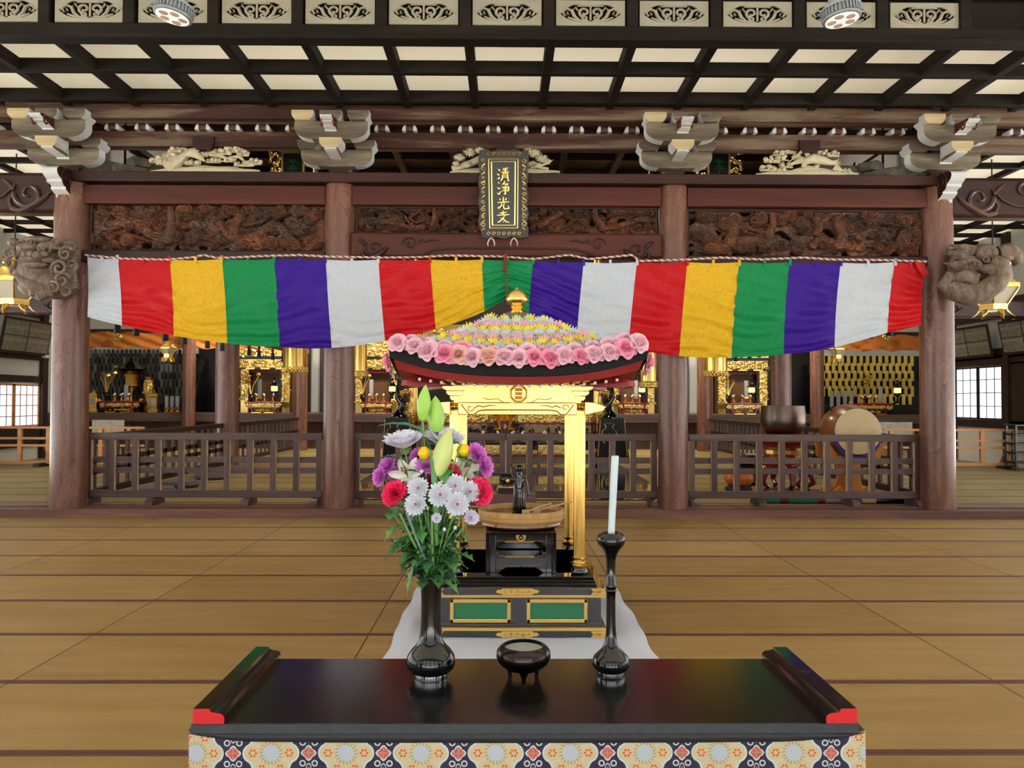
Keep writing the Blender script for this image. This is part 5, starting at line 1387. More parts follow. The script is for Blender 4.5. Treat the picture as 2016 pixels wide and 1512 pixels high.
for inset,r in ((0,.008),(5.5,.010)):
    c=[(962+inset,313+inset),(1020-inset,313+inset),(1019-inset,449-inset),(964+inset,449-inset)]
    for i in range(4): fr.tube([T(*c[i],.016),T(*c[(i+1)%4],.016)],r*(1 if inset else .8),6)
fr.build('gold_border',GOLDA,pq)
slab([(971,322),(1012,322),(1011,441),(972,441)],.012,.016,'board',PQB,pq)
cv=MB()
rq=random.Random(3)
for side in (-1,1):
    xb=951 if side<0 else 1032
    for k in range(9):
        y=318+k*15.5+rq.uniform(-3,3); r=rq.uniform(.018,.036)
        c=T(xb,y,.01); cv.tube([c+Vector(q)-c*0 for q in [Vector((math.cos(a)*r*(1-a/12)*side,-.004,math.sin(a)*r*(1-a/12))) for a in [i*.45 for i in range(16)]]],[.006]*16,5)
        cv.tube([T(xb-side*7*(.5),y+6,.008),T(xb+side*3,y+11,.012)],[.009,.004],5)
for k in range(7):
    for y in (303,460):
        c=T(962+k*10,y,.01); cv.tube([c+Vector((math.cos(a)*.024*(1-a/12),-.004,math.sin(a)*.024*(1-a/12))) for a in [i*.45 for i in range(15)]],.005,5)
cv.build('gold_carving',GOLDA,pq)
# brush characters, strokes in photo-crop units (706 x 1512 over 70 x 150 px)
STK=[ # first character
 [(215,225),(240,250),(235,275)],[(185,320),(225,340),(215,365)],[(240,390),(215,415),(215,440)],
 [(295,220),(350,212),(410,205)],[(350,185),(352,240),(350,290)],[(290,250),(350,245),(405,240)],[(265,295),(350,285),(435,285)],
 [(300,310),(298,400),(260,468)],[(300,310),(395,305),(400,400),(415,462),(385,470)],[(310,350),(345,345),(390,345)],[(310,390),(345,385),(390,388)],
 # second
 [(212,490),(240,520)],[(185,600),(235,605),(230,635)],[(195,700),(225,730),(255,670)],
 [(345,465),(320,510),(285,545)],[(310,530),(370,520),(400,515),(380,560)],[(270,590),(350,580),(430,600)],[(300,620),(360,610),(415,570),(420,640),(395,680)],[(275,665),(350,650),(430,640)],[(350,530),(355,640),(350,735),(325,715)],
 # third
 [(310,775),(312,850),(310,890)],[(240,810),(250,850)],[(375,800),(350,850)],[(195,895),(300,880),(430,875)],[(290,890),(270,960),(205,1005),(235,1020)],[(330,890),(315,970),(330,1020),(430,1010),(410,960)],
 # fourth
 [(305,1050),(305,1100),(300,1140)],[(230,1100),(310,1090),(385,1085)],[(190,1145),(300,1135),(430,1130)],[(345,1145),(300,1210),(240,1270),(190,1290)],[(255,1195),(310,1215),(370,1270),(435,1290)],[(315,1265),(315,1290)]]
ch=MB()
def cw(p,d): return T(960+p[0]*70/706,310+p[1]*150/1512,d)
for st_ in STK:
    n=len(st_); P=[]; 
    for i in range(n-1):
        for k in range(4): P.append(tuple(st_[i][j]+(st_[i+1][j]-st_[i][j])*k/4 for j in (0,1)))
    P.append(st_[-1]); m_=len(P)
    ch.tube([cw(p,.018) for p in P],[.0105*(1.1-.45*abs(2*i/(m_-1)-1)**3) for i in range(m_)],8,flat=.55,up=(0,-1,0))
ch.build('gold_characters',GOLD,pq)
for px in (967,1012):
    hk=MB()
    for s in (-1,1): hk.tube([T(px,468,.02),T(px+s*4,472,.025),T(px+s*7,479,.025),T(px+s*6,485,.022)],[.007,.010,.009,.004],6)
    hk.build('hook',plain('pink_white_hook',(226,196,186),.05) if 'pink_white_hook' not in MATS else MATS['pink_white_hook'],pq)
# ================================================================ front railings
def railing(x0,x1,y,label,nb,feet,n_sec=1,group='dark railings across the front'):
    root=thing('wooden_railing',label,'railing',((x0+x1)/2,y,.117),group)
    z=lambda py:WZ(py,y)
    zt1,zt0=z(854),z(867.5); zb1,zb0=z(966),z(980); za=(z(912),z(900.5)); zc=(z(932.5),z(921.5))
    MB().bb(x0,x1,y-.045,y+.045,zt0,zt1).build('top_rail',FENW,root,bevel=.006)
    MB().bb(x0,x1,y-.05,y+.05,zb0,zb1).build('bottom_rail',FENW,root,bevel=.006)
    for a in (za,zc): MB().bb(x0+.03,x1-.03,y-.012,y+.035,a[0],a[1]).build('mid_rail',FENW,root,bevel=.003)
    for k in range(nb):
        x=x0+.04+(x1-x0-.08)*k/(nb-1)
        o=MB().bb(x-.042,x+.042,y-.045,y-.004,zb1-.005,zt0+.005).build('baluster',FENZ,root,bevel=.004)
        sgn=1 if x<0 else -1
        MB().bb(x+sgn*.0425-.004,x+sgn*.0425+.004,y-.044,y-.005,zb1,zt0).build('pale_edge',FENE,o)
    for fx in feet:
        MB().prism([(-.21,0),(-.21,.05),(-.15,.092),(.15,.092),(.21,.05),(.21,0)],fx-.055,fx+.055,'YZ').xf(Matrix.Translation((0,y,.132))).build('foot',DARKW if False else FENW,root,bevel=.006)
    return root
RY=11.33
rx=lambda p:WX(p,RY)
railing(rx(173),rx(636),RY,'dark balustrade between the lion-head pillar and the next pillar',11,[rx(p) for p in (180,307,492,625)])
railing(rx(698),rx(995),RY,'dark balustrade leaf behind the bouquet, meeting its twin in the middle',8,[rx(705),rx(985)])
railing(rx(997),rx(1292),RY,'dark balustrade leaf behind the gold pillars on the candlestick side',8,[rx(1007),rx(1285)])
railing(rx(1355),rx(1808),RY,'dark balustrade in front of the bell bowl and the drum',11,[rx(1362),rx(1492),rx(1674),rx(1800)])
# receding railings of the inner nave
def railing_y(x,y0,y1,label,step=.34):
    root=thing('inner_railing',label,'railing',(x,(y0+y1)/2,.12),'railings running back into the hall')
    z0=.12; zt=1.09
    MB().bb(x-.045,x+.045,y0,y1,zt-.09,zt).build('top_rail',DARKW,root,bevel=.006)
    MB().bb(x-.05,x+.05,y0,y1,z0+.08,z0+.18).build('bottom_rail',DARKW,root,bevel=.006)
    for a in (.5,.66): MB().bb(x-.02,x+.02,y0,y1,a,a+.075).build('mid_rail',DARKW,root)
    n=int((y1-y0)/step)
    for k in range(n+1):
        y=y0+.05+(y1-y0-.1)*k/n; MB().bb(x-.02,x+.02,y-.04,y+.04,z0+.18,zt-.09).build('baluster',FENZ,root)
    return root
railing_y(-6.0,11.75,17.1,'receding dark railing from the lion-head side to the stout inner pillar')
railing_y(-6.0,17.75,23.3,'receding dark railing beyond the stout inner pillar on the black tablet side')
railing_y(6.0,11.75,17.2,'receding dark railing beside the drum')
railing_y(6.0,17.75,23.3,'receding dark railing beyond the bell bowl')
# light timber barriers in the aisles
def kekkai(x0,x1,y,label,ends,feet):
    root=thing('timber_barrier',label,'barrier',((x0+x1)/2,y,.12),'light timber barriers in the aisles')
    zt=WZ(840,y); 
    for a,h,nm in ((WZ(842,y),.05,'top_rail'),(WZ(863,y),.05,'mid_rail'),(WZ(877,y),.05,'mid_rail'),(WZ(909,y),.07,'bottom_rail')):
        MB().bb(x0,x1,y-.03,y+.03,a-h,a).build(nm,KEKW,root,bevel=.004)
    for x in ends: MB().bb(x-.045,x+.045,y-.035,y+.035,.19,zt-.02).build('post',KEKW,root,bevel=.004)
    for x in feet:
        MB().bb(x-.07,x+.07,y-.3,y+.3,.12,.2).build('foot',DARKW,root,bevel=.01)
        MB().tube([Vector((x,y+.25,.2)),Vector((x,y,.6))],.03,4).build('brace',KEKW,root)
KY=17.8
kx=lambda p:WX(p,KY)
kekkai(-11.3,kx(286),KY,'light timber barrier under the paper-screen window, lion-head side',[kx(p) for p in (41,97,200,255)],[kx(88),kx(250)])
kekkai(kx(1730),kx(1986),KY-.2,'light timber barrier under the bright window, elephant-head side',[kx(p) for p in (1745,1805,1922,1974)],[kx(1745),kx(1970)])
# ================================================================ windows
PAN=emit('daylit_paper',(214,232,255),1.15)
PAN2=emit('daylit_glass',(236,246,255),1.7)
def screen(x,y0,y1,z0,z1,cols,rows,leaves,mat,name,frame,s):
    root=struct(thing(name,None,None,(x,(y0+y1)/2,z0)))
    del_keys=[k for k in ('label','category') if k in root]
    for k in del_keys: del root[k]
    lw=(y1-y0)/leaves
    for l in range(leaves):
        a=y0+l*lw; xx=x-s*.02*(l%2)
        MB().bb(xx,xx+s*.006,a+.03,a+lw-.03,z0+.03,z1-.03).build('window_pane',mat,root)
        mb=MB()
        for q in (a,a+lw-.04): mb.bb(xx-s*.02,xx+s*.015,q,q+.04,z0,z1)
        for q in (z0,z1-.04): mb.bb(xx-s*.02,xx+s*.015,a,a+lw,q,q+.04)
        for k in range(1,cols): mb.bb(xx-s*.012,xx,a+lw*k/cols-.009,a+lw*k/cols+.009,z0,z1)
        for k in range(1,rows): mb.bb(xx-s*.012,xx,a,a+lw,z0+(z1-z0)*k/rows-.009,z0+(z1-z0)*k/rows+.009)
        mb.build('window_frame',frame,root)
    return root
screen(-XW+.02,18.0,20.0,.93,1.95,4,4,2,PAN,'window_1',KEKW,-1)
screen(XW-.02,18.55,20.45,1.17,2.45,3,4,2,PAN2,'window_2',DARKW,1)
# boards with donor lists
DOC=None
def docmat():
    m,n,b=base_mat('name_list_paper')
    tc=n.new('ShaderNodeTexCoord'); sp=n.new('ShaderNodeSeparateXYZ'); n.link(tc.outputs['Object'],sp.inputs[0])
    y,z=sp.outputs[1],sp.outputs[2]; M=n.math
    colsy=M('LESS_THAN',M('FRACT',M('MULTIPLY',y,26)),.5)
    wn=n.noise(n.coord('Object',(1,60,14)),1,2,.5); rows_=M('GREATER_THAN',M('FRACT',M('MULTIPLY',z,3.6)),.22)
    ink=M('MULTIPLY',M('MULTIPLY',colsy,rows_),M('GREATER_THAN',wn,.47))
    n.link(n.mix(ink,lin((150,148,134)),lin((84,82,74))),b.inputs['Base Color']); setp(b,rough=.8); return m
DOC=docmat()
def board(s,y0,y1,z0,z1,label):
    x=s*(XW-.18); root=thing('name_board',label,'notice board',(x,(y0+y1)/2,z0))
    def P(y,z,d): t=(z-z0)/(z1-z0); return Vector((x-s*(d+.14*t),y,z))
    def sl(a,b_,c,d_,e0,e1,nm,mat):
        mb=MB(); mb.add([P(a,c,e0),P(b_,c,e0),P(b_,d_,e0),P(a,d_,e0),P(a,c,e1),P(b_,c,e1),P(b_,d_,e1),P(a,d_,e1)],[(0,1,2,3),(4,7,6,5),(0,4,5,1),(1,5,6,2),(2,6,7,3),(3,7,4,0)]); return mb.build(nm,mat,root)
    sl(y0,y1,z0,z1,0,.04,'frame',DARKW)
    w=(y1-y0-.14)/2; h=(z1-z0-.14)/2
    for i in range(2):
        for j in range(2): sl(y0+.05+i*(w+.04),y0+.05+i*(w+.04)+w,z0+.06+j*(h+.02),z0+.06+j*(h+.02)+h,.041,.046,'paper_sheet',DOC)
board(-1,18.15,20.05,2.66,3.48,'wall board with four sheets of written names above the paper window')
board(1,18.62,20.5,2.66,3.42,'wall board with written sheets above the bright window')
board(1,16.6,18.2,2.66,3.42,'nearer wall board with written sheets, cut by the picture edge')
# aisle small fittings
for x,y,z,lb in ((-XW+.2,20.0,2.66,'small white sensor box beside the dark post under the name board'),(XW-.2,20.62,2.62,'small white sensor dome beside the bright window frame')):
    o=MB().bb(x-.06,x+.06,y-.07,y+.07,z-.05,z+.03).build('mounted_sensor',WHITEP,bevel=.02); tag(o,lb,'sensor',None,'thing')
# stack of black folding chairs at the edge
bc=thing('folding_chair','black folding chairs stacked against the pillar at the picture edge','chair',(WX(2012,17.2),17.2,.12)) if False else None
for k in range(5):
    o=thing('black_stool','low black stool stacked by the aisle post, %s from the bottom'%ORD[k],'stool',(WX(2008,17.3),17.3,.12+.2*k),'stacked black stools')
    X=WX(2008,17.3); Z=.12+.2*k
    MB().bb(X-.24,X+.3,17.1,17.5,Z+.155,Z+.195).build('seat',IRON,o,bevel=.01)
    for a in (-.2,.26):
        for b_ in (17.14,17.46): MB().bb(X+a-.02,X+a+.02,b_-.02,b_+.02,Z,Z+.155).build('leg',IRON,o)
# ================================================================ transom boards (openwork) and lamps
def transom_proto():
    w,h,t=.76,.245,.022
    cw,cz=167*YR/F-.155,.25
    mb=MB(); w=cw; h=.27
    ow,oh=w*.44,.090
    mb.bb(-w/2,w/2,-t/2,t/2,-h/2,-oh); mb.bb(-w/2,w/2,-t/2,t/2,oh,h/2); 
    for s in (-1,1):
        mb.bb(s*w/2,s*ow,-t/2,t/2,-oh,oh)
        for q in (-1,1): mb.prism([(s*ow,q*oh),(s*(ow-.14),q*oh),(s*(ow-.06),q*oh*.62),(s*ow,q*oh*.15)],-t/2,t/2,'XZ')
    return mb,w,h,ow,oh,t
mb,tw,th,ow,oh,tt=transom_proto()
TRM=plain('transom_board',(140,134,116),.14,3,rough=.7,bump=.1)
pr=mb.build('transom_board',TRM,origin=(0,0,0))
tag(pr,None,'transom',"openwork boards high above the hall",'thing')
mb=MB()
for s in (-1,1):
    mb.tube(spiral((s*.065,0,.015),.062,1.15,26,'XZ',s,-PI/2,.3),[.017-.005*i/25 for i in range(26)],6)
    mb.tube(spiral((s*.06,0,-.055),.036,1.0,18,'XZ',-s,PI/2,.3),.013,6)
    mb.tube([(s*a,0,b) for a,b in ((.12,-.09),(.17,-.04),(.2,.04),(.16,.075),(.13,.03))],[.016,.02,.02,.016,.008],6)
    mb.tube([(s*a,0,b) for a,b in ((.19,.03),(.25,.06),(.3,.02),(.27,-.03),(.235,-.01),(.25,.015))],[.015,.018,.018,.016,.013,.01],6)
    mb.tube([(s*a,0,b) for a,b in ((.02,-.1),(.09,-.1),(.17,-.09),(.24,-.05))],[.014,.02,.02,.01],6)
    mb.tube([(s*a,0,b) for a,b in ((.0,.1),(.08,.1),(.14,.095))],[.014,.016,.01],6)
    mb.tube([(s*.30,0,.02),(s*(ow+.01),0,.0)],[.014,.02],6)
mb.tube([(0,0,-oh),(0,0,oh)],.012,6)
mb.xf(Matrix.Scale(.84,4,(0,0,1)))
mb.build('scroll_fretwork',TRM,pr)
tcol=[-2,-1,0,1,2,3,4,5,6,7,8,9,10]
yrow=WZ(22,YR)
for j,k in enumerate(range(-6,7)):
    x=WX(829+167*k,YR); o=pr if j==0 else copy_tree(pr)
    o.location=(x,YR+.06,WZ(20,YR)); o['label']='grey openwork scroll transom board, %s from the flag-end side of the row'%(['first','second','third','fourth','fifth','sixth','seventh','eighth','ninth','tenth','eleventh','twelfth','thirteenth'][j])
SILM=plain('lamp_grey',(126,132,136),.06,20,rough=.4); LENS=emit('lamp_lens',(244,242,226),.75); LEDM=plain('lamp_led_lens',(196,170,156),.05,20,rough=.3)
def spot(px,py,label,tx):
    Y=7.0; c=W(px,py,Y); root=thing('spot_lamp',label,'spot lamp',tuple(c),'spot lamps hung in front of the transom')
    R=.165
    M=Matrix.Translation(c)@Matrix.Rotation(tx,4,'Y')@Matrix.Rotation(math.radians(-3),4,'X')
    def L(prof,nm,mat,par=root,seg=40): return MB().lathe(prof,(0,0,0),seg).xf(M).build(nm,mat,par,angle=30)
    b=L([(R*.86,-.055),(R*.98,-.05),(R*1.0,-.035),(R*.97,-.03),(R*.9,-.028),(R*.9,.03),(R*1.04,.034),(R*1.06,.05),(R*.9,.062),(R*.62,.075),(R*.55,.17),(R*.3,.25),(R*.16,.27)],'housing',SILM)
    mb=MB()
    for i in range(34):
        a=TAU*i/34; mb.box((R*.95*math.cos(a),R*.95*math.sin(a),.002),(R*.16,.012,.062),Matrix.Rotation(a,3,'Z'))
    mb.xf(M).build('cooling_fins',SILM,root)
    L([(0,-.060),(R*.84,-.060),(R*.84,-.054),(0,-.054)],'lens',LENS)
    for i in range(5):
        a=TAU*i/5+.3; MB().lathe([(R*.24,-.064),(R*.26,-.058)],(R*.52*math.cos(a),R*.52*math.sin(a),0),16).xf(M).build('led_lens',LEDM,root)
    q=M@Vector((0,0,.26)); MB().tube([q,Vector((q.x,q.y,6.46))],.018,8).build('hanging_rod',IRON,root)
spot(342,22,'grey spot lamp hanging in front of the transom on the lion-head side',.17)
spot(1656,28,'grey spot lamp hanging in front of the transom on the elephant-head side',-.10)
# ================================================================ carved crane and pine, eagle carvings between brackets
IVORY=plain('pale_carving_wood',(196,184,152),.14,14,rough=.65,bump=.3)
def frogleg(px0,px1,py0,py1,label,kind,seed,clip=None):
    Y=11.1; rr=random.Random(seed); cx=WX((px0+px1)/2,Y); zb=ZD1
    root=thing('frog_leg_carving',label,'carving',(cx,Y,zb),'pale openwork carvings on the plate beam')
    P=lambda px,py,d=0: W(px,py,Y-d)
    mb=MB(); n=18
    for q in range(3):
        mb.tube([P(px0+(px1-px0)*i/n, py1-1-(5-q*1.5)*math.sin(PI*i/n)+math.sin(i*1.3+q),-.05+.05*q) for i in range(n+1)],[.012+.03*math.sin(PI*i/n) for i in range(n+1)],8)
    mb.build('rocky_base',IVORY,root)
    def pads(lst,name='pine_pads'):
        m2=MB()
        for x,y,w,h in lst:
            k=max(3,int(w/5))
            for i in range(k*3):
                a=rr.uniform(-1,1); b=rr.uniform(0,1)
                m2.ell(P(x+a*w*.5,y-b*h*(1-a*a*.6),rr.uniform(-.06,.06)),(.026+rr.uniform(0,.012),.03,.022+rr.uniform(0,.012)),8,6)
            m2.tube([P(x-w*.55,y+1.5),P(x,y+.5,.02),P(x+w*.55,y+2)],[.008,.016,.008],6,flat=1.2)
        m2.build(name,IVORY,root)
    def limb(pts,rr_,name='branch'):
        m2=MB(); m2.tube([P(*p) for p in pts],rr_,8); m2.build(name,IVORY,root)
    if kind=='pine':
        limb([(330,334),(345,322),(356,314),(366,306),(376,298),(392,294)],[.11,.085,.07,.055,.045,.03],'trunk')
        limb([(412,304),(432,306),(446,312)],[.03,.03,.02]); limb([(452,312),(470,308),(480,316)],[.03,.025,.02]); limb([(350,318),(330,312),(312,318)],[.04,.03,.015])
        pads([(350,298,34,8),(338,307,30,6),(312,318,30,8),(322,322,26,5),(400,306,18,6),(412,299,18,5),(434,302,36,9),(458,298,44,8),(478,305,22,8),(380,322,26,6),(420,318,26,7),(450,316,24,5),(480,325,36,6),(500,322,28,9)])
        b=MB(); b.tube([P(362,306,.09),P(374,302,.1),P(386,304,.1),P(398,313,.09),P(404,318,.08)],[.02,.05,.055,.03,.006],10); b.tube([P(365,304,.11),P(378,296,.12),P(392,297,.11)],[.02,.05,.015],8,flat=.5); b.build('crane',IVORY,root)
    elif kind=='eagle':
        pads([(1535,304,26,8),(1552,300,28,7),(1520,318,28,9),(1540,314,24,8),(1548,328,24,8),(1512,334,30,8),(1618,302,26,7),(1640,306,22,8),(1570,312,20,6),(1532,338,30,6),(1660,340,30,8)],'cloud_pads')
        b=MB(); b.tube([P(1640,322,.06),P(1620,316,.1),P(1600,312,.12),P(1585,318,.12),P(1580,330,.11)],[.03,.06,.07,.055,.02],10)
        for i in range(7): b.tube([P(1600-2*i,308,.1),P(1585-5*i+i*i*.8,300-1*i,.1),P(1575-4*i,303+3*i,.09)],[.022,.02,.006],6,flat=.5)
        for i in range(7): b.tube([P(1595,312+i,.13),P(1575-4*i,313+2*i,.12),P(1556-3*i+5,318+2.5*i,.1)],[.02,.018,.004],6,flat=.5)
        for i in range(6): b.tube([P(1625,318,.08),P(1645,317+1.5*i,.07),P(1657-2*abs(i-2),313+4*i,.06)],[.022,.018,.005],6,flat=.5)
        b.build('eagle',IVORY,root)
        limb([(1560,338),(1590,332),(1615,336),(1650,338)],[.03,.05,.04,.02]); limb([(1600,335),(1612,322),(1618,310)],[.04,.03,.015]); 
        m2=MB()
        for i in range(9): m2.tube([P(1640,334,.08),P(1645+2*i,326+i*1.3,.09),P(1652+1.5*i,326+i*1.8,.09)],[.012,.009,.003],5)
        m2.build('pine_needles',IVORY,root)
    else:
        limb([(890,334),(912,328),(930,320),(946,312),(960,304)],[.05,.045,.05,.05,.04],'trunk'); limb([(1035,325),(1050,322),(1062,330),(1080,333)],[.03,.04,.03,.02])
        m2=MB()
        for x,y,r in ((905,310,14),(925,300,16),(944,296,12),(918,324,13),(1052,302,16),(1066,312,15),(1040,298,12),(1076,318,11),(1060,326,10),(898,322,9)):
            for i in range(16):
                a=TAU*i/16+rr.random()*.3; m2.tube([P(x,y,.10),P(x+math.cos(a)*r*.55,y+math.sin(a)*r*.4,.09),P(x+math.cos(a)*r*.9,y+math.sin(a)*r*.62,.05)],[.012,.016,.004],5,flat=.5)
        for i in range(8): m2.tube([P(1045,330,.08),P(1060+3*i,328-1.0*i,.1),P(1068+3*i,326-1.7*i,.09)],[.014,.012,.003],5)
        m2.build('chrysanthemum_flowers',IVORY,root)
frogleg(297,512,286,338,'pale carving of pine and crane between the brackets on the lion-head side','pine',2)
frogleg(886,1102,288,340,'pale chrysanthemum carving half hidden behind the name plaque','mum',4)
frogleg(1488,1690,292,344,'pale carving of an eagle among clouds on the elephant-head side','eagle',6)
for x in (WX(401,11.1),WX(992,11.1),WX(1591,11.1)):
    pass
for px,lb in ((401,'small red-brown block over the pine carving'),(992,'small red-brown block over the name plaque'),(1590,'small red-brown block over the eagle carving')):
    x=WX(px,11.1); zq0=WZ(298,10.98); zq1=WZ(272,10.98); mb=MB(); block(mb,x,11.04,zq0,.29,zq1-zq0,.14); tag(mb.build('strut_block',[REDD,REDD],origin=(x,11.04,zq0)),lb,'block',None,'thing')
# ================================================================ carved heads on the outer pillars
KIB=wood('carved_head_wood',(66,54,46),(112,96,84),(150,132,116),'Z',12,2.5,.65,bump=.5,spec=.3)
def HP(px,py,d): return W(px,py,10.75-d)
def curls(mb,lst,r2):
    for px,py,r,d,s,tr in lst:
        c=HP(px,py,d); n=26
        mb.tube(spiral(c,r*10.75/F,1.5,n,'XZ',s,r2.uniform(0,6),.12,.04),[.24*r*10.75/F*(1.05-.5*i/(n-1)) for i in range(n)],7)
rk=random.Random(9)
lion=thing('lion_head_carving','grey carved lion head projecting from the pillar beside the white curtain end','carving',tuple(HP(80,590,0)))
m1=MB()
m1.ell(HP(85,530,.0),(.34,.34,.36),24,16); m1.ell(HP(78,565,.10),(.26,.22,.14),18,12); m1.ell(HP(110,560,.04),(.28,.28,.2),18,12)
m1.build('head',KIB,lion)
m1=MB()   # brows, nose, muzzle, fangs
for x,y,r,d in ((58,488,(.16,.12,.07),.28),(98,486,(.16,.12,.07),.26),(52,500,(.06,.06,.05),.36),(74,503,(.07,.08,.06),.40),(62,500,(.05,.07,.05),.42),(86,500,(.06,.06,.05),.36),(64,511,(.15,.12,.05),.36),(94,512,(.10,.10,.05),.30),(70,522,(.16,.12,.05),.32),(88,500,(.05,.05,.04),.40),(76,474,(.20,.14,.06),.2),(30,478,(.09,.10,.06),.2),(135,480,(.10,.08,.06),.12)): m1.ell(HP(x,y,d),r,14,9)
m1.build('face',KIB,lion)
m1=MB()
curls(m1,[(22,497,12,.26,1,1),(10,515,12,.26,-1,1),(24,518,14,.28,1,1),(40,480,8,.3,1,1),(60,478,9,.33,-1,1),(90,488,14,.34,1,1),(112,478,11,.32,-1,1),(130,500,15,.30,1,1),(118,528,16,.32,-1,1),(142,522,13,.24,1,1),(124,552,16,.30,1,1),(106,566,12,.34,-1,1),(142,548,12,.22,-1,1),(132,572,11,.22,1,1),(146,498,10,.2,-1,1),(30,535,11,.24,1,1),(44,545,8,.26,-1,1),(36,552,9,.2,1,1),(105,540,9,.3,1,1)],rk)
for i in range(16):
    y=478+i*6; m1.tube([HP(128,y,.18),HP(142,y+2+3*math.sin(i*2),.14),HP(150,y-3,.10),HP(155+3*math.sin(i),y+1,.08)],[.035,.035,.024,.004],6)
m1.build('mane_curls',KIB,lion)
m1=MB(); m1.tube([HP(34,540,.2),HP(50,556,.26),HP(70,566,.28),HP(95,568,.22),HP(120,560,.1)],[.05,.07,.08,.09,.08],10); m1.tube([HP(62,575,.24),HP(80,580,.26),HP(104,574,.22)],[.06,.09,.06],10)
for i in range(5): m1.tube([HP(60+4*i,570,.3),HP(62+5*i,580,.32),HP(70+5*i,585,.28)],[.022,.026,.012],6)
m1.build('chest_and_paw',KIB,lion)
ele=thing('elephant_head_carving','grey carved elephant-like head with curling trunk projecting from the pillar beside the red curtain end','carving',tuple(HP(1925,590,0)))
def arch(mb,pts,r,seg=14): mb.tube([HP(*p) for p in pts],r,seg)
m1=MB(); m1.ell(HP(1932,505,.06),(.22,.22,.17),20,14); m1.ell(HP(1940,500,.22),(.15,.16,.12),18,12); m1.ell(HP(1950,540,.10),(.18,.18,.12),16,10); m1.ell(HP(1902,522,-.06),(.22,.24,.24),16,10); m1.build('head',KIB,ele)
m1=MB(); arch(m1,[(1955,512,.3),(1972,520,.36),(1975,540,.36),(1960,558,.32),(1935,574,.28),(1905,580,.24),(1878,572,.22),(1862,556,.22),(1868,545,.26),(1884,548,.28)],[.08,.10,.12,.14,.15,.15,.14,.12,.08,.05]); 
arch(m1,[(1880,548,.28),(1900,543,.30),(1918,548,.32),(1916,560,.30)],[.06,.09,.09,.05]); m1.build('trunk',KIB,ele)
m1=MB(); arch(m1,[(1945,525,.34),(1960,534,.38),(1966,548,.34)],[.06,.08,.05]); m1.ell(HP(1948,530,.30),(.14,.14,.07),16,10); m1.ell(HP(1964,535,.40),(.05,.05,.04),10,6); m1.build('jaw',KIB,ele)
m1=MB(); arch(m1,[(1965,498,.24),(1985,494,.26),(1998,502,.24),(2002,516,.2),(1994,522,.18)],[.09,.11,.10,.07,.03]); m1.ell(HP(1985,502,.28),(.10,.06,.08),12,8); m1.build('ear',KIB,ele)
m1=MB()
for i in range(24):
    y=485+i*3.7; x=1890+9*math.sin(i*1.1); L=22+8*math.sin(i*2.3)
    arch(m1,[(x+26,y+2,.22),(x+10,y+2*math.sin(i*2.0),.27),(x-L*.5,y+3*math.sin(i),.22),(x-L,y-3+6*math.sin(i*1.7),.12)],[.03,.036,.024,.004],7)
for i in range(16): arch(m1,[(1900+5*i,518+3*math.sin(i),.26),(1904+5*i,526,.34),(1898+5*i,532+2*math.cos(i),.3)],[.018,.026,.006],6)
for i in range(12): arch(m1,[(1906+4*i,486+2*math.cos(i),.14),(1904+4*i,492,.2),(1898+4*i,500+3*math.sin(i*2),.26)],[.012,.022,.006],6)
for i in range(9): arch(m1,[(1872+9*i,560+12*math.sin(i*.45),.30),(1876+9*i,566+12*math.sin(i*.45),.345),(1878+9*i,574+10*math.sin(i*.45),.32)],[.008,.011,.006],6)
curls(m1,[(1940,512,8,.34,1,1),(1925,520,7,.34,-1,1),(1955,505,8,.34,1,1),(1966,512,6,.36,1,1)],rk)
m1.build('mane',KIB,ele)
# ================================================================ hanging lanterns in the side bays
MILK=emit('lantern_glass',(200,196,172),.03)
def lantern(px,py,Y,R,label):
    c=W(px,py,Y); root=thing('hanging_lantern',label,'lantern',tuple(c),'gold hexagonal lanterns in the side bays')
    def hexl(prof,nm,mat,par=root): return MB().lathe(prof,c,6).build(nm,mat,par,angle=20)
    hexl([(R*.55,0),(R*1.0,R*.62),(R*.98,R*.66),(R*.5,.02)],'glass_body',MILK)
    hexl([(R*.5,-.10),(R*.58,-.09),(R*.60,0),(R*.56,.01)],'lower_band',GOLD); hexl([(R*1.0,R*.62),(R*1.08,R*.64),(R*1.08,R*.80),(R*.98,R*.84)],'upper_band',GOLD)
    hexl([(R*.95,R*.84),(R*.7,R*1.1),(R*.45,R*1.25),(R*.4,R*1.45)],'roof',GOLDA)
    mb=MB()
    for i in range(6):
        a=TAU*i/6; d=Vector((math.cos(a),math.sin(a),0)); mb.tube([c+d*R*.58,c+d*R*1.03+Vector((0,0,R*.63))],.014,5)
        d2=Vector((math.cos(a+.52),math.sin(a+.52),0)); mb.tube([c+d2*R*.5+Vector((0,0,-.09)),c+d2*R*.62+Vector((0,0,-.15)),c+d2*R*.8+Vector((0,0,-.20))],[.05,.04,.01],6,flat=.3)
        mb.tube([c+d*R*.4+Vector((0,0,R*1.4)),c+d*R*.65+Vector((0,0,R*1.55)),c+d*R*.8+Vector((0,0,R*1.8))],[.05,.04,.005],6,flat=.3)
    mb.build('gilded_ribs',GOLD,root)
    MB().tube([c+Vector((0,0,R*1.4)),Vector((c.x,c.y,5.45))],.010,6).build('chain',IRON,root)
lantern(28,590,12.6,.40,'gold hexagonal lantern half hidden behind the carved lion head')
lantern(1955,600,12.6,.38,'gold hexagonal lantern below the carved elephant-like head')
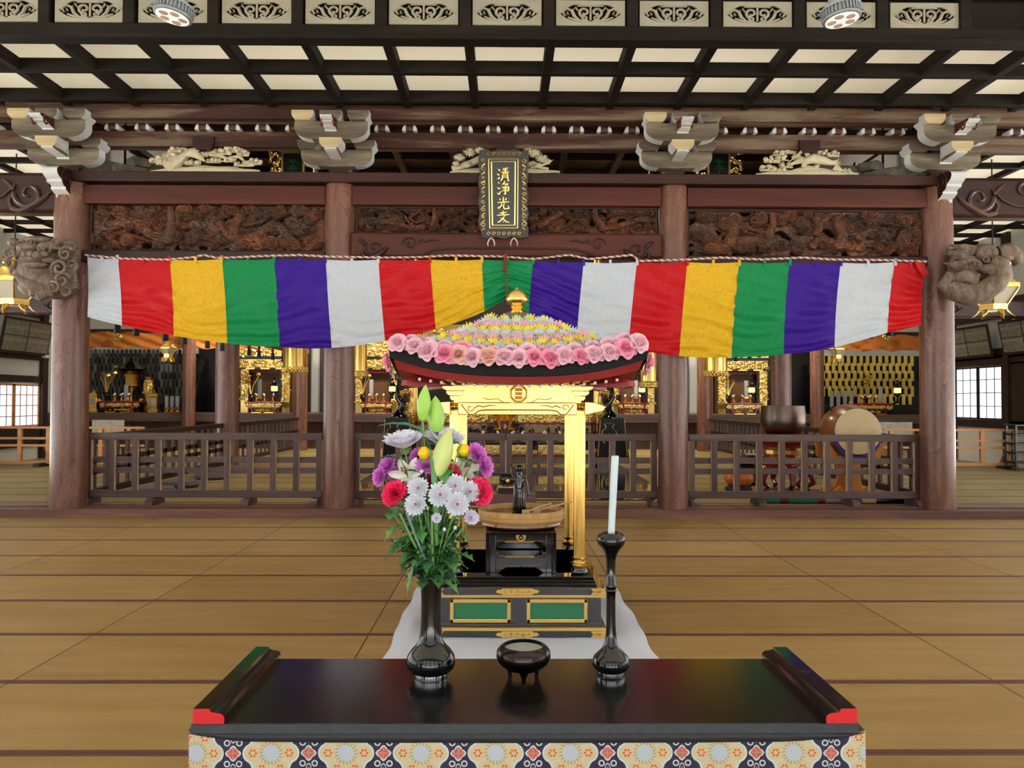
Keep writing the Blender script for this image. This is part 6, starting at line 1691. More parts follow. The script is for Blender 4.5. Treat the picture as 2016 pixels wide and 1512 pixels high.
# ================================================================ inner sanctum
BLACKW=plain('sanctum_black',(12,11,11),.1,4,rough=.35)
def dwall(px0,px1,z0,z1,y=26.5,mat=None,nm='wall_panel'):
    return struct(MB().bb(WX(px0,y),WX(px1,y),y-.06,y+.1,z0,z1).build(nm,mat or DARKW,origin=(0,0,0)))
dwall(100,392,1.19,3.1,26.5,BLACKW); dwall(392,428,1.19,3.4,26.4,BLACKW); dwall(428,611,1.19,6.6); dwall(630,1355,.12,6.6); dwall(1374,1530,1.19,6.6); dwall(1530,1600,1.19,3.4,26.4,BLACKW); dwall(1600,1900,1.19,3.1,26.5,BLACKW)  # the narrow black panels stand in for the shade of dark doorways
dwall(-100,2100,5.0,6.7,26.55)
PZ=1.19; YA=24.75
ax=lambda p,Y=YA: WX(p,Y)
az=lambda p,Y=YA: WZ(p,Y)
# ---- rows of memorial tablets
def tablet(w,h,d,nm,mats):
    mb=MB(); mb.prism([(-w/2,0),(-w/2,h*.86),(-w*.36,h*.97),(0,h),(w*.36,h*.97),(w/2,h*.86),(w/2,0)],-d/2,d/2,'XZ')
    return mb.build(nm,mats,origin=(0,0,0))

def tabmat():
    m,n,b=base_mat('tablet_black'); oi=n.new('ShaderNodeObjectInfo'); r=n.math('POWER',oi.outputs['Random'],3.0)
    n.link(n.mix(r,lin((24,25,27)),lin((96,98,100))),b.inputs['Base Color']); setp(b,rough=.28,spec=.7); return m  # random lighter tone per tablet stands in for glints
TABB=tabmat(); TABG=plain('tablet_grey',(112,114,116),.2,9,rough=.4)
TABO=plain('tablet_gold',(244,216,112),.06,20,rough=.35,metal=.35); TABW=plain('tablet_silver_white',(150,156,160),.15,12,rough=.35)
rt=random.Random(21)
tproto={'b':tablet(.105,.30,.03,'black_memorial_tablet',TABB),'g':tablet(.105,.30,.03,'grey_memorial_tablet',TABG),'o':tablet(.105,.34,.03,'golden_memorial_tablet',TABO),'w':tablet(.105,.5,.03,'silver_memorial_tablet',TABW)}
for k,o in tproto.items(): tag(o,None,'memorial tablet',None,'thing')
tu=set()
def put(k,loc,label,group):
    o=tproto[k] if k not in tu else tproto[k].copy()
    if k in tu: COL.objects.link(o)
    tu.add(k); o.location=loc; o['label']=label; o['group']=group; return o
def shelf(x0,x1,nrow,y0,z0,dy,dz,label):
    o=MB()
    for r in range(nrow): o.bb(x0,x1,y0+dy*r,26.42,z0+dz*(r-1) if r else PZ,z0+dz*r-.002)
    o=o.build('tablet_shelf',BLACKW,origin=((x0+x1)/2,y0,PZ)); return tag(o,label,'shelf',None,'thing')
shelf(ax(172,25.6),ax(391,25.6),7,25.05,1.45,.17,.245,'black stepped shelf holding the rows of dark tablets')
for r in range(7):
    y=25.13+.17*r; z=1.45+.245*r; x0,x1=WX(178,y),WX(388,y); n=24
    for i in range(n):
        px=178+210*(i+.5*(r%2))/n
        k='g' if (310<px<352 and 2<=r<=4 and rt.random()<.4) else 'b'
        put(k,(x0+(x1-x0)*(i+.5*(r%2))/n,y,z),('%s memorial tablet in the %s tier from the bottom of the dark tablet wall'%('grey-faced' if k=='g' else 'black',ORD[r])),'%s tablets, %s tier'%('grey-faced' if k=='g' else 'black',ORD[r]))
shelf(ax(1598,25.6),ax(1812,25.6),6,25.05,1.5,.17,.25,'black stepped shelf holding the rows of golden tablets')
for r in range(6):
    y=25.13+.17*r; z=1.50+.25*r; n=16
    for i in range(n):
        px=1604+200*(i+.35*(r%2))/n
        if r==0 and px<1690: continue
        put('o',(WX(px,y),y,z),'golden memorial tablet in the %s tier from the bottom of the golden tablet wall'%ORD[r],'golden tablets, %s tier'%ORD[r])
for i in range(4):
    px=1637+13*i; put('w',(WX(px,25.0),24.98,1.44),'tall silver-faced tablet at the front of the golden tablet wall, %s from the slim pillar'%ORD[i],'tall silver tablets')
tag(MB().bb(WX(1630,24.98),WX(1684,24.98),24.88,25.04,PZ,1.44).build('tablet_bench',BLACKW,bevel=.01),'low black bench under the tall silver-faced tablets','stand',None,'thing')
# ---- orange valances with gold ornaments
VAL=plain('orange_brocade',(186,110,44),.18,30,rough=.5)
VDEEP=24.15
def valance(px0,px1,label):
    x0,x1=WX(px0,VDEEP),WX(px1,VDEEP); z1=WZ(656,VDEEP); z0=WZ(690,VDEEP)
    mb=MB(); mb.grid(lambda u,v:Vector((x0+(x1-x0)*u, VDEEP-.05*abs(math.sin(u*(x1-x0)*3.6+.5*math.sin(v*9)))*(1-v*.5)-.03*math.sin(u*40+v*11), z0+(z1-z0)*v+(.05*abs(math.sin(u*(x1-x0)*3.6)) if v<.01 else 0))),120,12)
    o=mb.build('valance_curtain',VAL,origin=((x0+x1)/2,VDEEP,z0),recalc=False,angle=180); tag(o,label,'curtain',None,'thing')
    r=MB().bb(x0,x1,VDEEP-.02,VDEEP+.1,z1-.02,z1+.08).build('valance_rail',DARKW,o)
valance(176,520,'orange gathered valance above the dark tablet wall'); valance(1530,1812,'orange gathered valance above the golden tablet wall')
for px,lb in ((231,'gold medallion pendant on the orange valance above the dark tablets'),(1746,'gold medallion pendant on the orange valance above the golden tablets')):
    c=W(px,664,VDEEP-.18); root=thing('gold_pendant',lb,'ornament',tuple(c),'gold pendants on the valances')
    MB().lathe([(0,-.02),(.12,-.01),(.135,.0),(.12,.02),(0,.02)],c,20,'Y').build('medallion',GOLDA,root)
    mb=MB()
    for i in range(5): a=TAU*i/5; mb.ell(c+Vector((.07*math.cos(a),-.03,.07*math.sin(a))),.03,8,5)
    mb.build('petals',GOLD,root)
    mb=MB()
    for k in range(4):
        for q in range(5): mb.ell(c+Vector((-.09+.06*k,0,-.16-.055*q)),.017,6,4)
    mb.build('bead_fringe',GOLDA,root)
# ---- rolled blinds with tassels along the nave sides
BAMB=wood('bamboo_blind',(84,58,30),(128,92,50),(160,120,70),'Y',8,6,.5)
TASB=plain('tassel_black',(10,10,12),.2,30,rough=.7); TASR=plain('tassel_red',(128,20,24),.2,30,rough=.7)
for s,lb in ((-1,'dark tablet side'),(1,'golden tablet side')):
    x=s*5.66
    o=MB().lathe([(.11,0),(.11,11.2)],(0,0,0),14).xf(Matrix.Translation((x,11.6,2.95))@Matrix.Rotation(-PI/2,4,'X')).build('rolled_blind',BAMB,origin=(x,17.2,2.84)); tag(o,'rolled bamboo blind hanging along the nave on the %s'%lb,'blind',None,'thing')
    sb=MB()
    for yy in (11.95,14.6,18.2,22.8): sb.bb(x-.02,x+.02,yy-.03,yy+.03,3.05,6.45)
    sb.build('hanging_strap',DARKW,o)
    for i,y in enumerate((11.75,12.35,13.4,14.2,15.3,16.1,17.8,18.5,19.6,20.5)):
        t=thing('hanging_tassel','%s red-topped black tassel under the rolled blind, %s'%(ORD[i],lb),'tassel',(x,y,2.57),'tassels under the rolled blind on the %s'%lb)
        MB().lathe([(.045,0),(.05,.02),(.04,.15),(.03,.17)],(x,y,2.57),10).build('skirt',TASB,t); MB().lathe([(.03,.16),(.038,.19),(.034,.24),(.012,.27)],(x,y,2.57),10).build('head',TASR,t)
# ---- gilded shrine niches
def goldrelief(mb,x0,x1,y,z0,z1,rr,n,r):
    for i in range(n):
        c=Vector((rr.uniform(x0,x1),y,rr.uniform(z0,z1))); 
        if i%3: mb.ell(c,(r*rr.uniform(.6,1.3),r*.6,r*rr.uniform(.6,1.2)),7,5)
        else: mb.tube(spiral(c,r*1.6,1,12,'XZ',rr.choice((-1,1)),rr.uniform(0,6)),r*.4,5)
BRNW=plain('niche_brown',(92,62,30),.12,4,rough=.5)
NICHE=[]
def niche(pxc,wp,label,seed,ytop=690):
    Y=25.35; rr=random.Random(seed); xc=WX(pxc,Y); hw=wp/2*Y/F; root=thing('gilded_niche',label,'altar shrine',(xc,Y,PZ),None)
    z=lambda p:WZ(p,Y)
    MB().bb(xc-hw,xc+hw,Y+.3,Y+.4,PZ,z(ytop-60)).build('back_board',BRNW,root)
    for s in (-1,1):
        mb=MB(); xa,xb=xc+s*hw*.70,xc+s*hw; mb.bb(min(xa,xb),max(xa,xb),Y-.02,Y+.06,PZ,z(728)); goldrelief(mb,min(xa,xb),max(xa,xb),Y-.03,PZ+.3,z(730),rr,60,.035); mb.build('gilded_jamb',GOLDA,root)
        MB().bb(xc+s*hw*.62-.02,xc+s*hw*.70,Y,Y+.3,PZ,z(728)).build('black_post',BLACKW,root)
    mb=MB(); mb.bb(xc-hw*1.02,xc+hw*1.02,Y-.04,Y+.1,z(725),z(709)); goldrelief(mb,xc-hw,xc+hw,Y-.06,z(724),z(710),rr,70,.045); mb.build('gilded_frieze',GOLDA,root)
    mb=MB(); mb.bb(xc-hw*1.06,xc+hw*1.06,Y-.08,Y+.1,z(709),z(703)); mb.bb(xc-hw,xc+hw,Y-.02,Y+.1,z(729),z(725)); mb.build('black_rail',BLACKW,root)
    for k in range(3):
        x=xc+(k-1)*hw*.62
        MB().bb(x-.14,x+.14,Y-.035,Y-.015,z(728.5),z(726)).build('gold_mount',GOLD,root)
    mb=MB(); mb.bb(xc-hw*1.06,xc+hw*1.06,Y-.05,Y+.1,z(703),z(ytop-20)); goldrelief(mb,xc-hw,xc+hw,Y-.07,z(702),z(ytop-16),rr,60,.06); mb.build('gilded_cornice',GOLDA,root)
    mb=MB()
    for k in range(16): x=xc-hw*.66+hw*1.32*k/15; mb.bb(x-.016,x+.016,Y+.02,Y+.03,z(735),z(729))
    mb.build('red_fringe',TASR,root)
    return xc,hw
def tabl(px,py0,py1,label,Y=25.1,mat=None,w=.12):
    c=W(px,py1,Y); o=thing('standing_tablet',label,'memorial tablet',tuple(c)); h=WZ(py0,Y)-c.z
    MB().bb(c.x-w/2,c.x+w/2,Y-.02,Y+.02,c.z,c.z+h).build('face',mat or TABW,o,bevel=.01)
    MB().bb(c.x-w*.75,c.x+w*.75,Y-.05,Y+.05,c.z-.06,c.z).build('foot',GOLDA,o)
def desk(pxc,wp,label,Y=24.65,yt=791,yb=818,seed=1):
    rr=random.Random(seed); xc=WX(pxc,Y); hw=wp/2*Y/F; zt=WZ(yt,Y); z0=PZ; root=thing('offering_desk',label,'desk',(xc,Y,z0))
    MB().bb(xc-hw,xc+hw,Y-.22,Y+.22,zt-.05,zt).build('desk_top',REDL,root,bevel=.01)
    MB().bb(xc-hw*.8,xc+hw*.8,Y-.2,Y+.2,zt-.20,zt-.05).build('red_apron',REDL,root)
    mb=MB(); mb.bb(xc-hw*.62,xc+hw*.62,Y-.225,Y-.2,zt-.16,zt-.07); goldrelief(mb,xc-hw*.6,xc+hw*.6,Y-.23,zt-.15,zt-.08,rr,40,.03); mb.build('gilded_apron',GOLDA,root)
    for s in (-1,1):
        mb=MB(); goldrelief(mb,xc+s*hw*.74,xc+s*hw*.98,Y-.2,zt-.17,zt-.06,rr,16,.03); mb.tube(spiral((xc+s*hw*1.02,Y-.1,zt+.03),.05,1,14,'XZ',s,0),.02,6); mb.build('gilded_scroll',GOLDA,root)
        for q in (-1,1):
            mb=MB(); mb.tube([(xc+s*hw*.66,Y+q*.17,zt-.18),(xc+s*hw*.72,Y+q*.17,(zt+z0)/2),(xc+s*hw*.62,Y+q*.17,z0+.05),(xc+s*hw*.72,Y+q*.17,z0)],[.05,.035,.03,.045],6); mb.build('leg',REDL,root)
    mb=MB(); goldrelief(mb,xc-hw*.5,xc+hw*.5,Y-.15,z0+.08,zt-.24,rr,14,.035); mb.build('gilded_openwork',GOLDA,root)
    for s in (-1,1): MB().bb(xc+s*hw*.35-.14,xc+s*hw*.35+.14,Y-.28,Y-.2,z0,z0+.03).build('gold_foot',GOLD,root)
    return xc,hw,zt
def lotus(px,Y,z,h,label,seed):
    rr=random.Random(seed); x=WX(px,Y); root=thing('gold_lotus_vase',label,'vase of gilt lotus',(x,Y,z))
    MB().lathe([(.05,0),(.09,.02),(.05,.06),(.09,.13),(.07,.2),(.09,.23)],(x,Y,z),16).build('black_vase',BLACKL,root)
    for k in range(6):
        a=rr.uniform(-1,1); hh=h*rr.uniform(.55,1); tip=Vector((x+a*h*.28,Y+rr.uniform(-.08,.08),z+.22+hh*.8)); mb=MB()
        mb.tube([Vector((x,Y,z+.2)),Vector((x+a*h*.1,Y,z+.22+hh*.4)),tip],.012,5)
        if k%2:
            for i in range(7): an=TAU*i/7; mb.tube([tip,tip+Vector((math.cos(an)*.06,math.sin(an)*.06,.05)),tip+Vector((math.cos(an)*.04,math.sin(an)*.04,.12))],[.02,.03,.004],5,flat=.5)
        else: mb.lathe([(0,0),(.06,.01),(.11,.04)],tip,12,cap=False)
        mb.build('gilt_lotus',GOLDA,root)
def candlelamp(px,Y,z,h,label):
    x=WX(px,Y); root=thing('black_lantern',label,'lantern',(x,Y,z))
    MB().lathe([(.08,0),(.1,.03),(.04,.08),(.03,.2),(.07,.24),(.1,.27),(.1,.32)],(x,Y,z),14).build('stem',BLACKL,root)
    MB().lathe([(.085,.32),(.1,.34),(.1,.46),(.085,.48)],(x,Y,z),14).build('lamp_globe',emit('lamp_globe',(255,226,150),1.2) if 'lamp_globe' not in MATS else MATS['lamp_globe'],root)
    MB().lathe([(.16,.48),(.1,.53),(.05,.6),(.03,.66),(.045,.69),(0,.75)],(x,Y,z),14).build('roof',BLACKL,root)
def goldbits(px,Y,z,label,seed,nm='gilt_offering_stand'):
    x=WX(px,Y); rr=random.Random(seed); root=thing(nm,label,'offering stand',(x,Y,z),'small gilt offering stands')
    MB().lathe([(.06,0),(.065,.02),(.025,.05),(.02,.12),(.06,.15),(.075,.17)],(x,Y,z),14).build('stand',GOLD,root)
    mb=MB(); [mb.ell((x+rr.uniform(-.03,.03),Y+rr.uniform(-.03,.03),z+.19+.02*k),.028,8,5) for k in range(3)]; mb.build('offering',WHITEP,root)
ALT=[(240,78,None,'dark tablet wall'),(522,95,'gilded niche beyond the stout inner pillar','second altar from the flag end'),(742,84,'gilded niche just behind the second front pillar','altar behind the bouquet side'),
     (1246,84,'gilded niche on the candlestick side of the main altar','altar behind the candlestick side'),(1462,96,'gilded niche behind the great bell bowl','altar behind the bell bowl'),(1712,80,None,'golden tablet wall')]
for i,(pc,wp,nl,nm) in enumerate(ALT):
    if nl: niche(pc,wp,nl,30+i)
    xc,hw,zt=desk(pc-(0 if nl else 0),wp*(.72 if nl else 1.0),'red and gold offering desk of the %s'%nm,24.65,792,seed=50+i)
    if nl:
        tabl(pc-11 if i<3 else pc+(7 if i==4 else 6),748,781,'silver-faced standing tablet in the %s'%nm,25.2)
        candlelamp(pc+(18 if i!=2 else 30),24.75,zt,.7,'small black lantern on the desk of the %s'%nm); lotus(pc-28,24.7,zt,.75,'gilt lotus arrangement on the desk of the %s'%nm,70+i)
    else:
        tabl(pc+(8 if i==0 else 22),760,790,'silver-faced tablet on the desk of the %s'%nm,24.8)
        if i==5: candlelamp(1767,24.7,zt,.7,'black lantern on the desk of the golden tablet wall'); lotus(1706,24.7,zt,.8,'gilt lotus arrangement before the golden tablets',75)
    for k in range(3): goldbits(pc-wp*.18+k*wp*.17,24.56,zt,'%s gilt offering stand on the desk, %s'%(ORD[k],nm),90+i*3+k)
# things before the dark tablet wall
lotus(210,24.6,WZ(790,24.6),.95,'tall gilt lotus arrangement before the dark tablets',80)
def giltlantern(px,label):
    Y=24.55; x=WX(px,Y); root=thing('gilt_box_lantern',label,'lantern',(x,Y,PZ),'gilt box lanterns'); w=.11
    MB().bb(x-w*1.3,x+w*1.3,Y-.14,Y+.14,PZ,PZ+.1).build('foot',GOLDA,root,bevel=.01); MB().bb(x-w,x+w,Y-.1,Y+.1,PZ+.1,PZ+.16).build('waist',GOLD,root)
    MB().bb(x-w*1.1,x+w*1.1,Y-.12,Y+.12,PZ+.16,PZ+.50).build('case',GOLD,root,bevel=.012); MB().bb(x-w*.6,x+w*.6,Y-.126,Y-.118,PZ+.22,PZ+.44).build('panel',TABW,root)
    MB().lathe([(w*2.0,PZ+.50),(w*1.9,PZ+.53),(w*.9,PZ+.6),(w*.3,PZ+.64),(w*.35,PZ+.67),(0,PZ+.70)],(x,Y,0),4).xf(Matrix.Translation((x,Y,0))@Matrix.Rotation(PI/4,4,'Z')@Matrix.Translation((-x,-Y,0))).build('roof',GOLD,root)
giltlantern(186,'gilt box lantern at the front pillar edge of the dark tablet wall'); giltlantern(304,'gilt box lantern beside the three small silver tablets')
Y=25.0; x=WX(258,Y); z=WZ(765,Y); root=thing('pagoda_lantern','gilt pagoda lantern with black curved roof before the dark tablets','lantern',(x,Y,z))
MB().lathe([(.26,.52),(.42,.54),(.46,.57),(.3,.66),(.16,.78),(.05,.86),(.05,.9),(0,.95)],(x,Y,z),6).build('black_roof',BLACKL,root); MB().lathe([(.24,.40),(.40,.50),(.30,.53)],(x,Y,z),6).build('gilt_brackets',GOLD,root)
MB().lathe([(.16,.0),(.2,.04),(.19,.3),(.24,.40)],(x,Y,z),6).build('lattice_case',GOLDA,root); MB().lathe([(.10,WZ(815,Y)-z),(.06,-.4),(.05,-.2),(.14,0)],(x,Y,z),12).build('stem',GOLDA,root)
Y=24.95; x=WX(293,Y); z=PZ; root=thing('gilt_tall_urn','tall gilt urn with flared mouth beside the pagoda lantern','urn',(x,Y,z))
MB().lathe([(.13,0),(.15,.04),(.1,.4),(.14,.55),(.17,.8),(.14,.95),(.1,1.02),(.15,1.1)],(x,Y,z),18).build('body',GOLD,root); mb=MB(); goldrelief(mb,x-.14,x+.14,Y-.14,z+.6,z+1.0,random.Random(4),30,.03); mb.build('relief',GOLDA,root)
for k in range(3):
    px=328+10.5*k; c=(WX(px,24.5),24.5,PZ); o=thing('small_silver_tablet','small silver tablet on a gilt foot near the slim dark pillar, %s of three'%ORD[k],'memorial tablet',c,'three small silver tablets')
    MB().bb(c[0]-.05,c[0]+.05,24.48,24.52,PZ+.16,PZ+.5).build('face',TABW,o,bevel=.01); MB().lathe([(.09,0),(.1,.03),(.05,.06),(.09,.16)],c,10).build('foot',GOLD,o)
# chequered cloths on the back barriers
CHK=plain('patterned_cloth',(206,204,190),.3,26,rough=.8)
for px0,px1,lb in ((182,246,'pale patterned cloth hung on the barrier before the dark tablets'),(1728,1795,'pale patterned cloth hung on the barrier behind the drum')):
    Yk=19.5; mb=MB(); x0,x1=WX(px0,Yk),WX(px1,Yk); z0,z1=WZ(858,Yk),WZ(829,Yk); mb.grid(lambda u,v:Vector((x0+(x1-x0)*u,Yk-.02*math.sin(u*14),z0+(z1-z0)*v)),30,6)
    o=mb.build('patterned_cloth',CHK,recalc=False,angle=180,solid=.01); tag(o,lb,'cloth',None,'thing')
    r=thing('cloth_stand','low dark stand carrying the patterned cloth on the %s'%('dark tablet side' if px0<500 else 'drum side'),'stand',((x0+x1)/2,Yk+.06,.12)); MB().bb(x0,x1,Yk+.02,Yk+.07,z1-.03,z1+.02).build('rail',DARKW,r)
    for q in (x0+.05,x1-.05): MB().bb(q-.03,q+.03,Yk+.02,Yk+.07,.12,z1).build('post',DARKW,r)
kekkai(WX(176,20.2),WX(285,20.2),20.2,'light timber barrier deep in front of the dark tablets',[WX(p,20.2) for p in (215,272)],[WX(270,20.2)])
kekkai(WX(1735,20.2),WX(1812,20.2),20.2,'light timber barrier deep in front of the golden tablets',[WX(p,20.2) for p in (1742,1795)],[WX(1745,20.2)])
# ---- hanging lanterns and gilt pendants
def hangl(px,py,Y,R,label): lantern(px,py,Y,R,label)
hangl(331,697,20,.2,'small gilt lantern hanging in front of the orange valance, dark tablet side'); hangl(1648,699,20,.2,'small gilt lantern hanging in front of the orange valance, golden tablet side')
def pendant(px,py0,py1,wp,Y,label):
    x=WX(px,Y); z0=WZ(py1,Y); r=wp/2*Y/F; zt=z0+1.5; root=thing('gilt_pendant',label,'pendant',(x,Y,z0),'large gilt pendants')
    mb=MB(); seg=48; vs=[];fs=[]
    for z in (z0+.1,zt):
        for i in range(seg): a=TAU*i/seg; rr_=r*(1-.10*(i%8 in (0,1))); vs.append((x+rr_*math.cos(a),Y+rr_*math.sin(a),z))
    for i in range(seg): fs.append((i,(i+1)%seg,(i+1)%seg+seg,i+seg))
    mb.add(vs,fs); mb.build('fluted_drape',GOLD,root,angle=15)
    mb=MB(); rr_=random.Random(int(px))
    for i in range(40): a=TAU*i/40; mb.ell((x+r*1.02*math.cos(a),Y+r*1.02*math.sin(a),z0+.05+.05*(i%2)),(.03,.03,.045),6,4)
    mb.build('bell_fringe',GOLDA,root)
    MB().tube([Vector((x,Y,zt)),Vector((x,Y,6.45))],.02,6).build('chain',IRON,root); MB().lathe([(r*1.25,0),(r*1.2,.05),(r*.3,.25),(0,.3)],(x,Y,zt),24).build('canopy',GOLDA,root)
pendant(580,683,736,46,18.2,'broad gilt pendant showing under the purple stripe near the second front pillar'); pendant(1408,705,741,46,18.2,'broad gilt pendant showing under the yellow stripe near the bell bowl')
pendant(709,690,744,26,17.0,'slim gilt pendant just beside the second front pillar'); pendant(1277,690,764,30,15.5,'slim gilt pendant just beside the third front pillar')
# ---- main altar in the centre
MY=20.6
for s,lb in ((-1,'bouquet'),(1,'candlestick')):
    x=s*2.41+.02; root=thing('gilded_altar_pillar','tall gilded fluted pillar of the main altar on the %s side'%lb,'pillar',(x,21,.135))
    mb=MB(); seg=40; vs=[];fs=[]
    for z in (.3,6.4):
        for i in range(seg): a=TAU*i/seg; r=.115-.012*(i%4<2); vs.append((x+r*math.cos(a),21+r*math.sin(a),z))
    for i in range(seg): fs.append((i,(i+1)%seg,(i+1)%seg+seg,i+seg))
    mb.add(vs,fs); mb.build('shaft',GOLD,root,angle=15); MB().lathe([(.14,0),(.15,.05),(.13,.1),(.14,.15),(.11,.18)],(x,21,.135),20).build('foot',GOLD,root)
    xr=x+s*.18; r2=thing('gilded_rail_end','curled gilded railing end of the main altar on the %s side'%lb,'railing end',(xr,20.8,1.2))
    zz=WZ(786,20.8); MB().tube([(xr-s*.12,20.8,zz-.16),(xr+s*.08,20.8,zz-.14),(xr+s*.14,20.8,zz),(xr+s*.10,20.8,zz+.14),(xr-s*.02,20.8,zz+.2),(xr-s*.1,20.8,zz+.12),(xr-s*.06,20.8,zz+.05)],[.08,.08,.08,.075,.07,.06,.03],10).build('curl',GOLD,r2)
    mb=MB(); mb.bb(xr-.2,xr+.2,20.7,20.95,WZ(806,20.8),WZ(800,20.8)); mb.bb(xr-.19,xr+.19,20.7,20.95,WZ(813,20.8),WZ(808,20.8)); mb.build('gilt_rails',GOLD,r2)
    mb=MB(); goldrelief(mb,xr-.2,xr+.2,20.75,WZ(833,20.8),WZ(814,20.8),random.Random(s+5),30,.04); mb.build('gilt_openwork',GOLDA,r2)
    # black lacquer chest with gilt vase emblem and a crane lamp
    cx=WX(1205 if s>0 else 783,20.0); zt=WZ(822,20.0); c=thing('lacquer_chest','black lacquer chest with gilt vase emblem on the %s side of the main altar'%lb,'chest',(cx,20.2,.135))
    mb=MB(); mb.add([(cx-.36,19.9,.15),(cx+.42,19.9,.15),(cx+.42,20.5,.15),(cx-.36,20.5,.15),(cx-.29,19.95,zt),(cx+.28,19.95,zt),(cx+.28,20.45,zt),(cx-.29,20.45,zt)],[(0,3,2,1),(4,5,6,7),(0,1,5,4),(1,2,6,5),(2,3,7,6),(3,0,4,7)]); mb.build('case',BLACKL,c,bevel=.01)
    mb=MB(); q=lambda a,b_:Vector((cx-.08+a,19.91+.02*b_,.62+b_))
    for k in (-1,1): mb.tube([q(k*.05,.42),q(k*.13,.40),q(k*.08,.33),q(k*.09,.29),q(k*.17,.22),q(k*.19,.08),q(k*.12,-.08)],.010,5)
    mb.tube([q(-.05,.42),q(.05,.42)],.01,5); mb.tube([q(.09*math.cos(i*TAU/8),.06+.09*math.sin(i*TAU/8)) for i in range(9)],.012,5)
    for k in (-1,0,1): mb.tube([q(-.045,.06+.04*k),q(.045,.06+.04*k)],.008,5)
    for k in (-1,1): mb.tube([q(.08+k*.3-.0,.5),q(.08+k*.36,-.4)],.008,5)
    mb.build('gilt_emblem',GOLDA,c)
    l=thing('crane_lamp','tall black crane-shaped lamp standing on the lacquer chest, %s side'%lb,'lamp',(cx,20.2,zt)); MB().lathe([(.22,0),(.2,.05),(.1,.12),(.06,.2)],(cx,20.2,zt),16).build('foot',BLACKL,l)
    MB().tube([Vector((cx-s*.05,20.2,zt+.15)),Vector((cx-s*.1,20.2,zt+.35)),Vector((cx+s*.02,20.2,zt+.5)),Vector((cx+s*.03,20.2,zt+.7)),Vector((cx,20.2,zt+.95))],[.08,.11,.08,.05,.03],10).build('crane_body',BLACKL,l)
    MB().lathe([(.02,.9),(.1,.93),(.1,1.05),(.16,1.08),(.02,1.2)],(cx,20.2,zt),10).build('lamp_head',IRON,l)
root=thing('main_altar','broad gilt and red main altar dais between the two gilded pillars','altar',(0,21.2,.135))
z=lambda p:WZ(p,MY)
hw=2.2
for a,b_,nm,mat in ((808,831,'gilded_frieze',None),(831,837,'red_band',REDL),(837,851,'pale_panel',plain('altar_pale_panel',(150,134,98),.1,9,rough=.6)),(851,866,'red_band',REDL),(866,884,'black_step',BLACKL),(884,892,'gilded_step',None),(892,904,'red_step',REDL)):
    k=(a-808)/100
    if mat is None:
        mb=MB(); mb.bb(-hw,hw,MY-k*.6,MY+.8,z(b_),z(a)); goldrelief(mb,-hw,hw,MY-k*.6-.03,z(b_-1.5),z(a+1.5),random.Random(a),220 if a<820 else 120,.05 if a<820 else .03); mb.build(nm,GOLDA,root)
    else: MB().bb(-hw,hw,MY-k*.6,MY+.8,max(.13,z(b_)),z(a)).build(nm,mat,root)
mb=MB(); goldrelief(mb,-2.1,2.1,MY-.22,z(850),z(839),random.Random(8),46,.05); mb.build('black_openwork',BLACKL,root)
MB().bb(-hw,hw,MY-.6,MY+.8,.135,z(903)).build('plinth',BLACKL,root)
MB().bb(-2.5,2.5,21.6,21.8,1.3,6.4).build('altar_screen',DARKW,root)
mb=MB(); mb.bb(-2.3,2.3,21.4,21.58,WZ(690,21.5),WZ(640,21.5)); goldrelief(mb,-2.6,2.6,21.35,WZ(700,21.5),WZ(650,21.5),random.Random(12),240,.06); mb.build('gilded_canopy_frieze',GOLDA,root)
lt=thing('gilt_lotus_throne','gilt lotus-petal pedestal in the middle of the main altar','pedestal',(0,MY-.15,z(845)))
MB().lathe([(.30,0),(.34,.05),(.2,.1),(.22,.18),(.3,.26),(.18,.3),(.24,.36),(.36,.44),(.40,.52),(.30,.53)],(0,MY-.3,z(848)),28).build('base',GOLD,lt)
mb=MB()
for i in range(16): a=TAU*i/16; mb.ell((.40*math.cos(a),MY-.3+.40*math.sin(a),z(848)+.52),(.08,.08,.09),8,6)
mb.build('lotus_petals',GOLD,lt)
bx_=thing('crest_tablet_box','red lacquer box with gold crest in front of the lotus pedestal','box',(0,MY-.8,z(856)))
zz=WZ(856,19.7); x_=WX(994,19.7); MB().bb(x_-.11,x_+.11,19.62,19.78,.135,WZ(827,19.7)).build('body',plain('box_maroon',(100,16,24),.1,9,rough=.3,coat=.3),bx_,bevel=.02)
mb=MB(); cz=WZ(840,19.7)
mb.tube([(x_,19.60,cz+.065),(x_+.06,19.60,cz),(x_,19.60,cz-.065),(x_-.06,19.60,cz),(x_,19.60,cz+.065)],.011,6); mb.bb(x_-.02,x_+.02,19.59,19.605,cz-.02,cz+.02); mb.build('crest',GOLD,bx_)
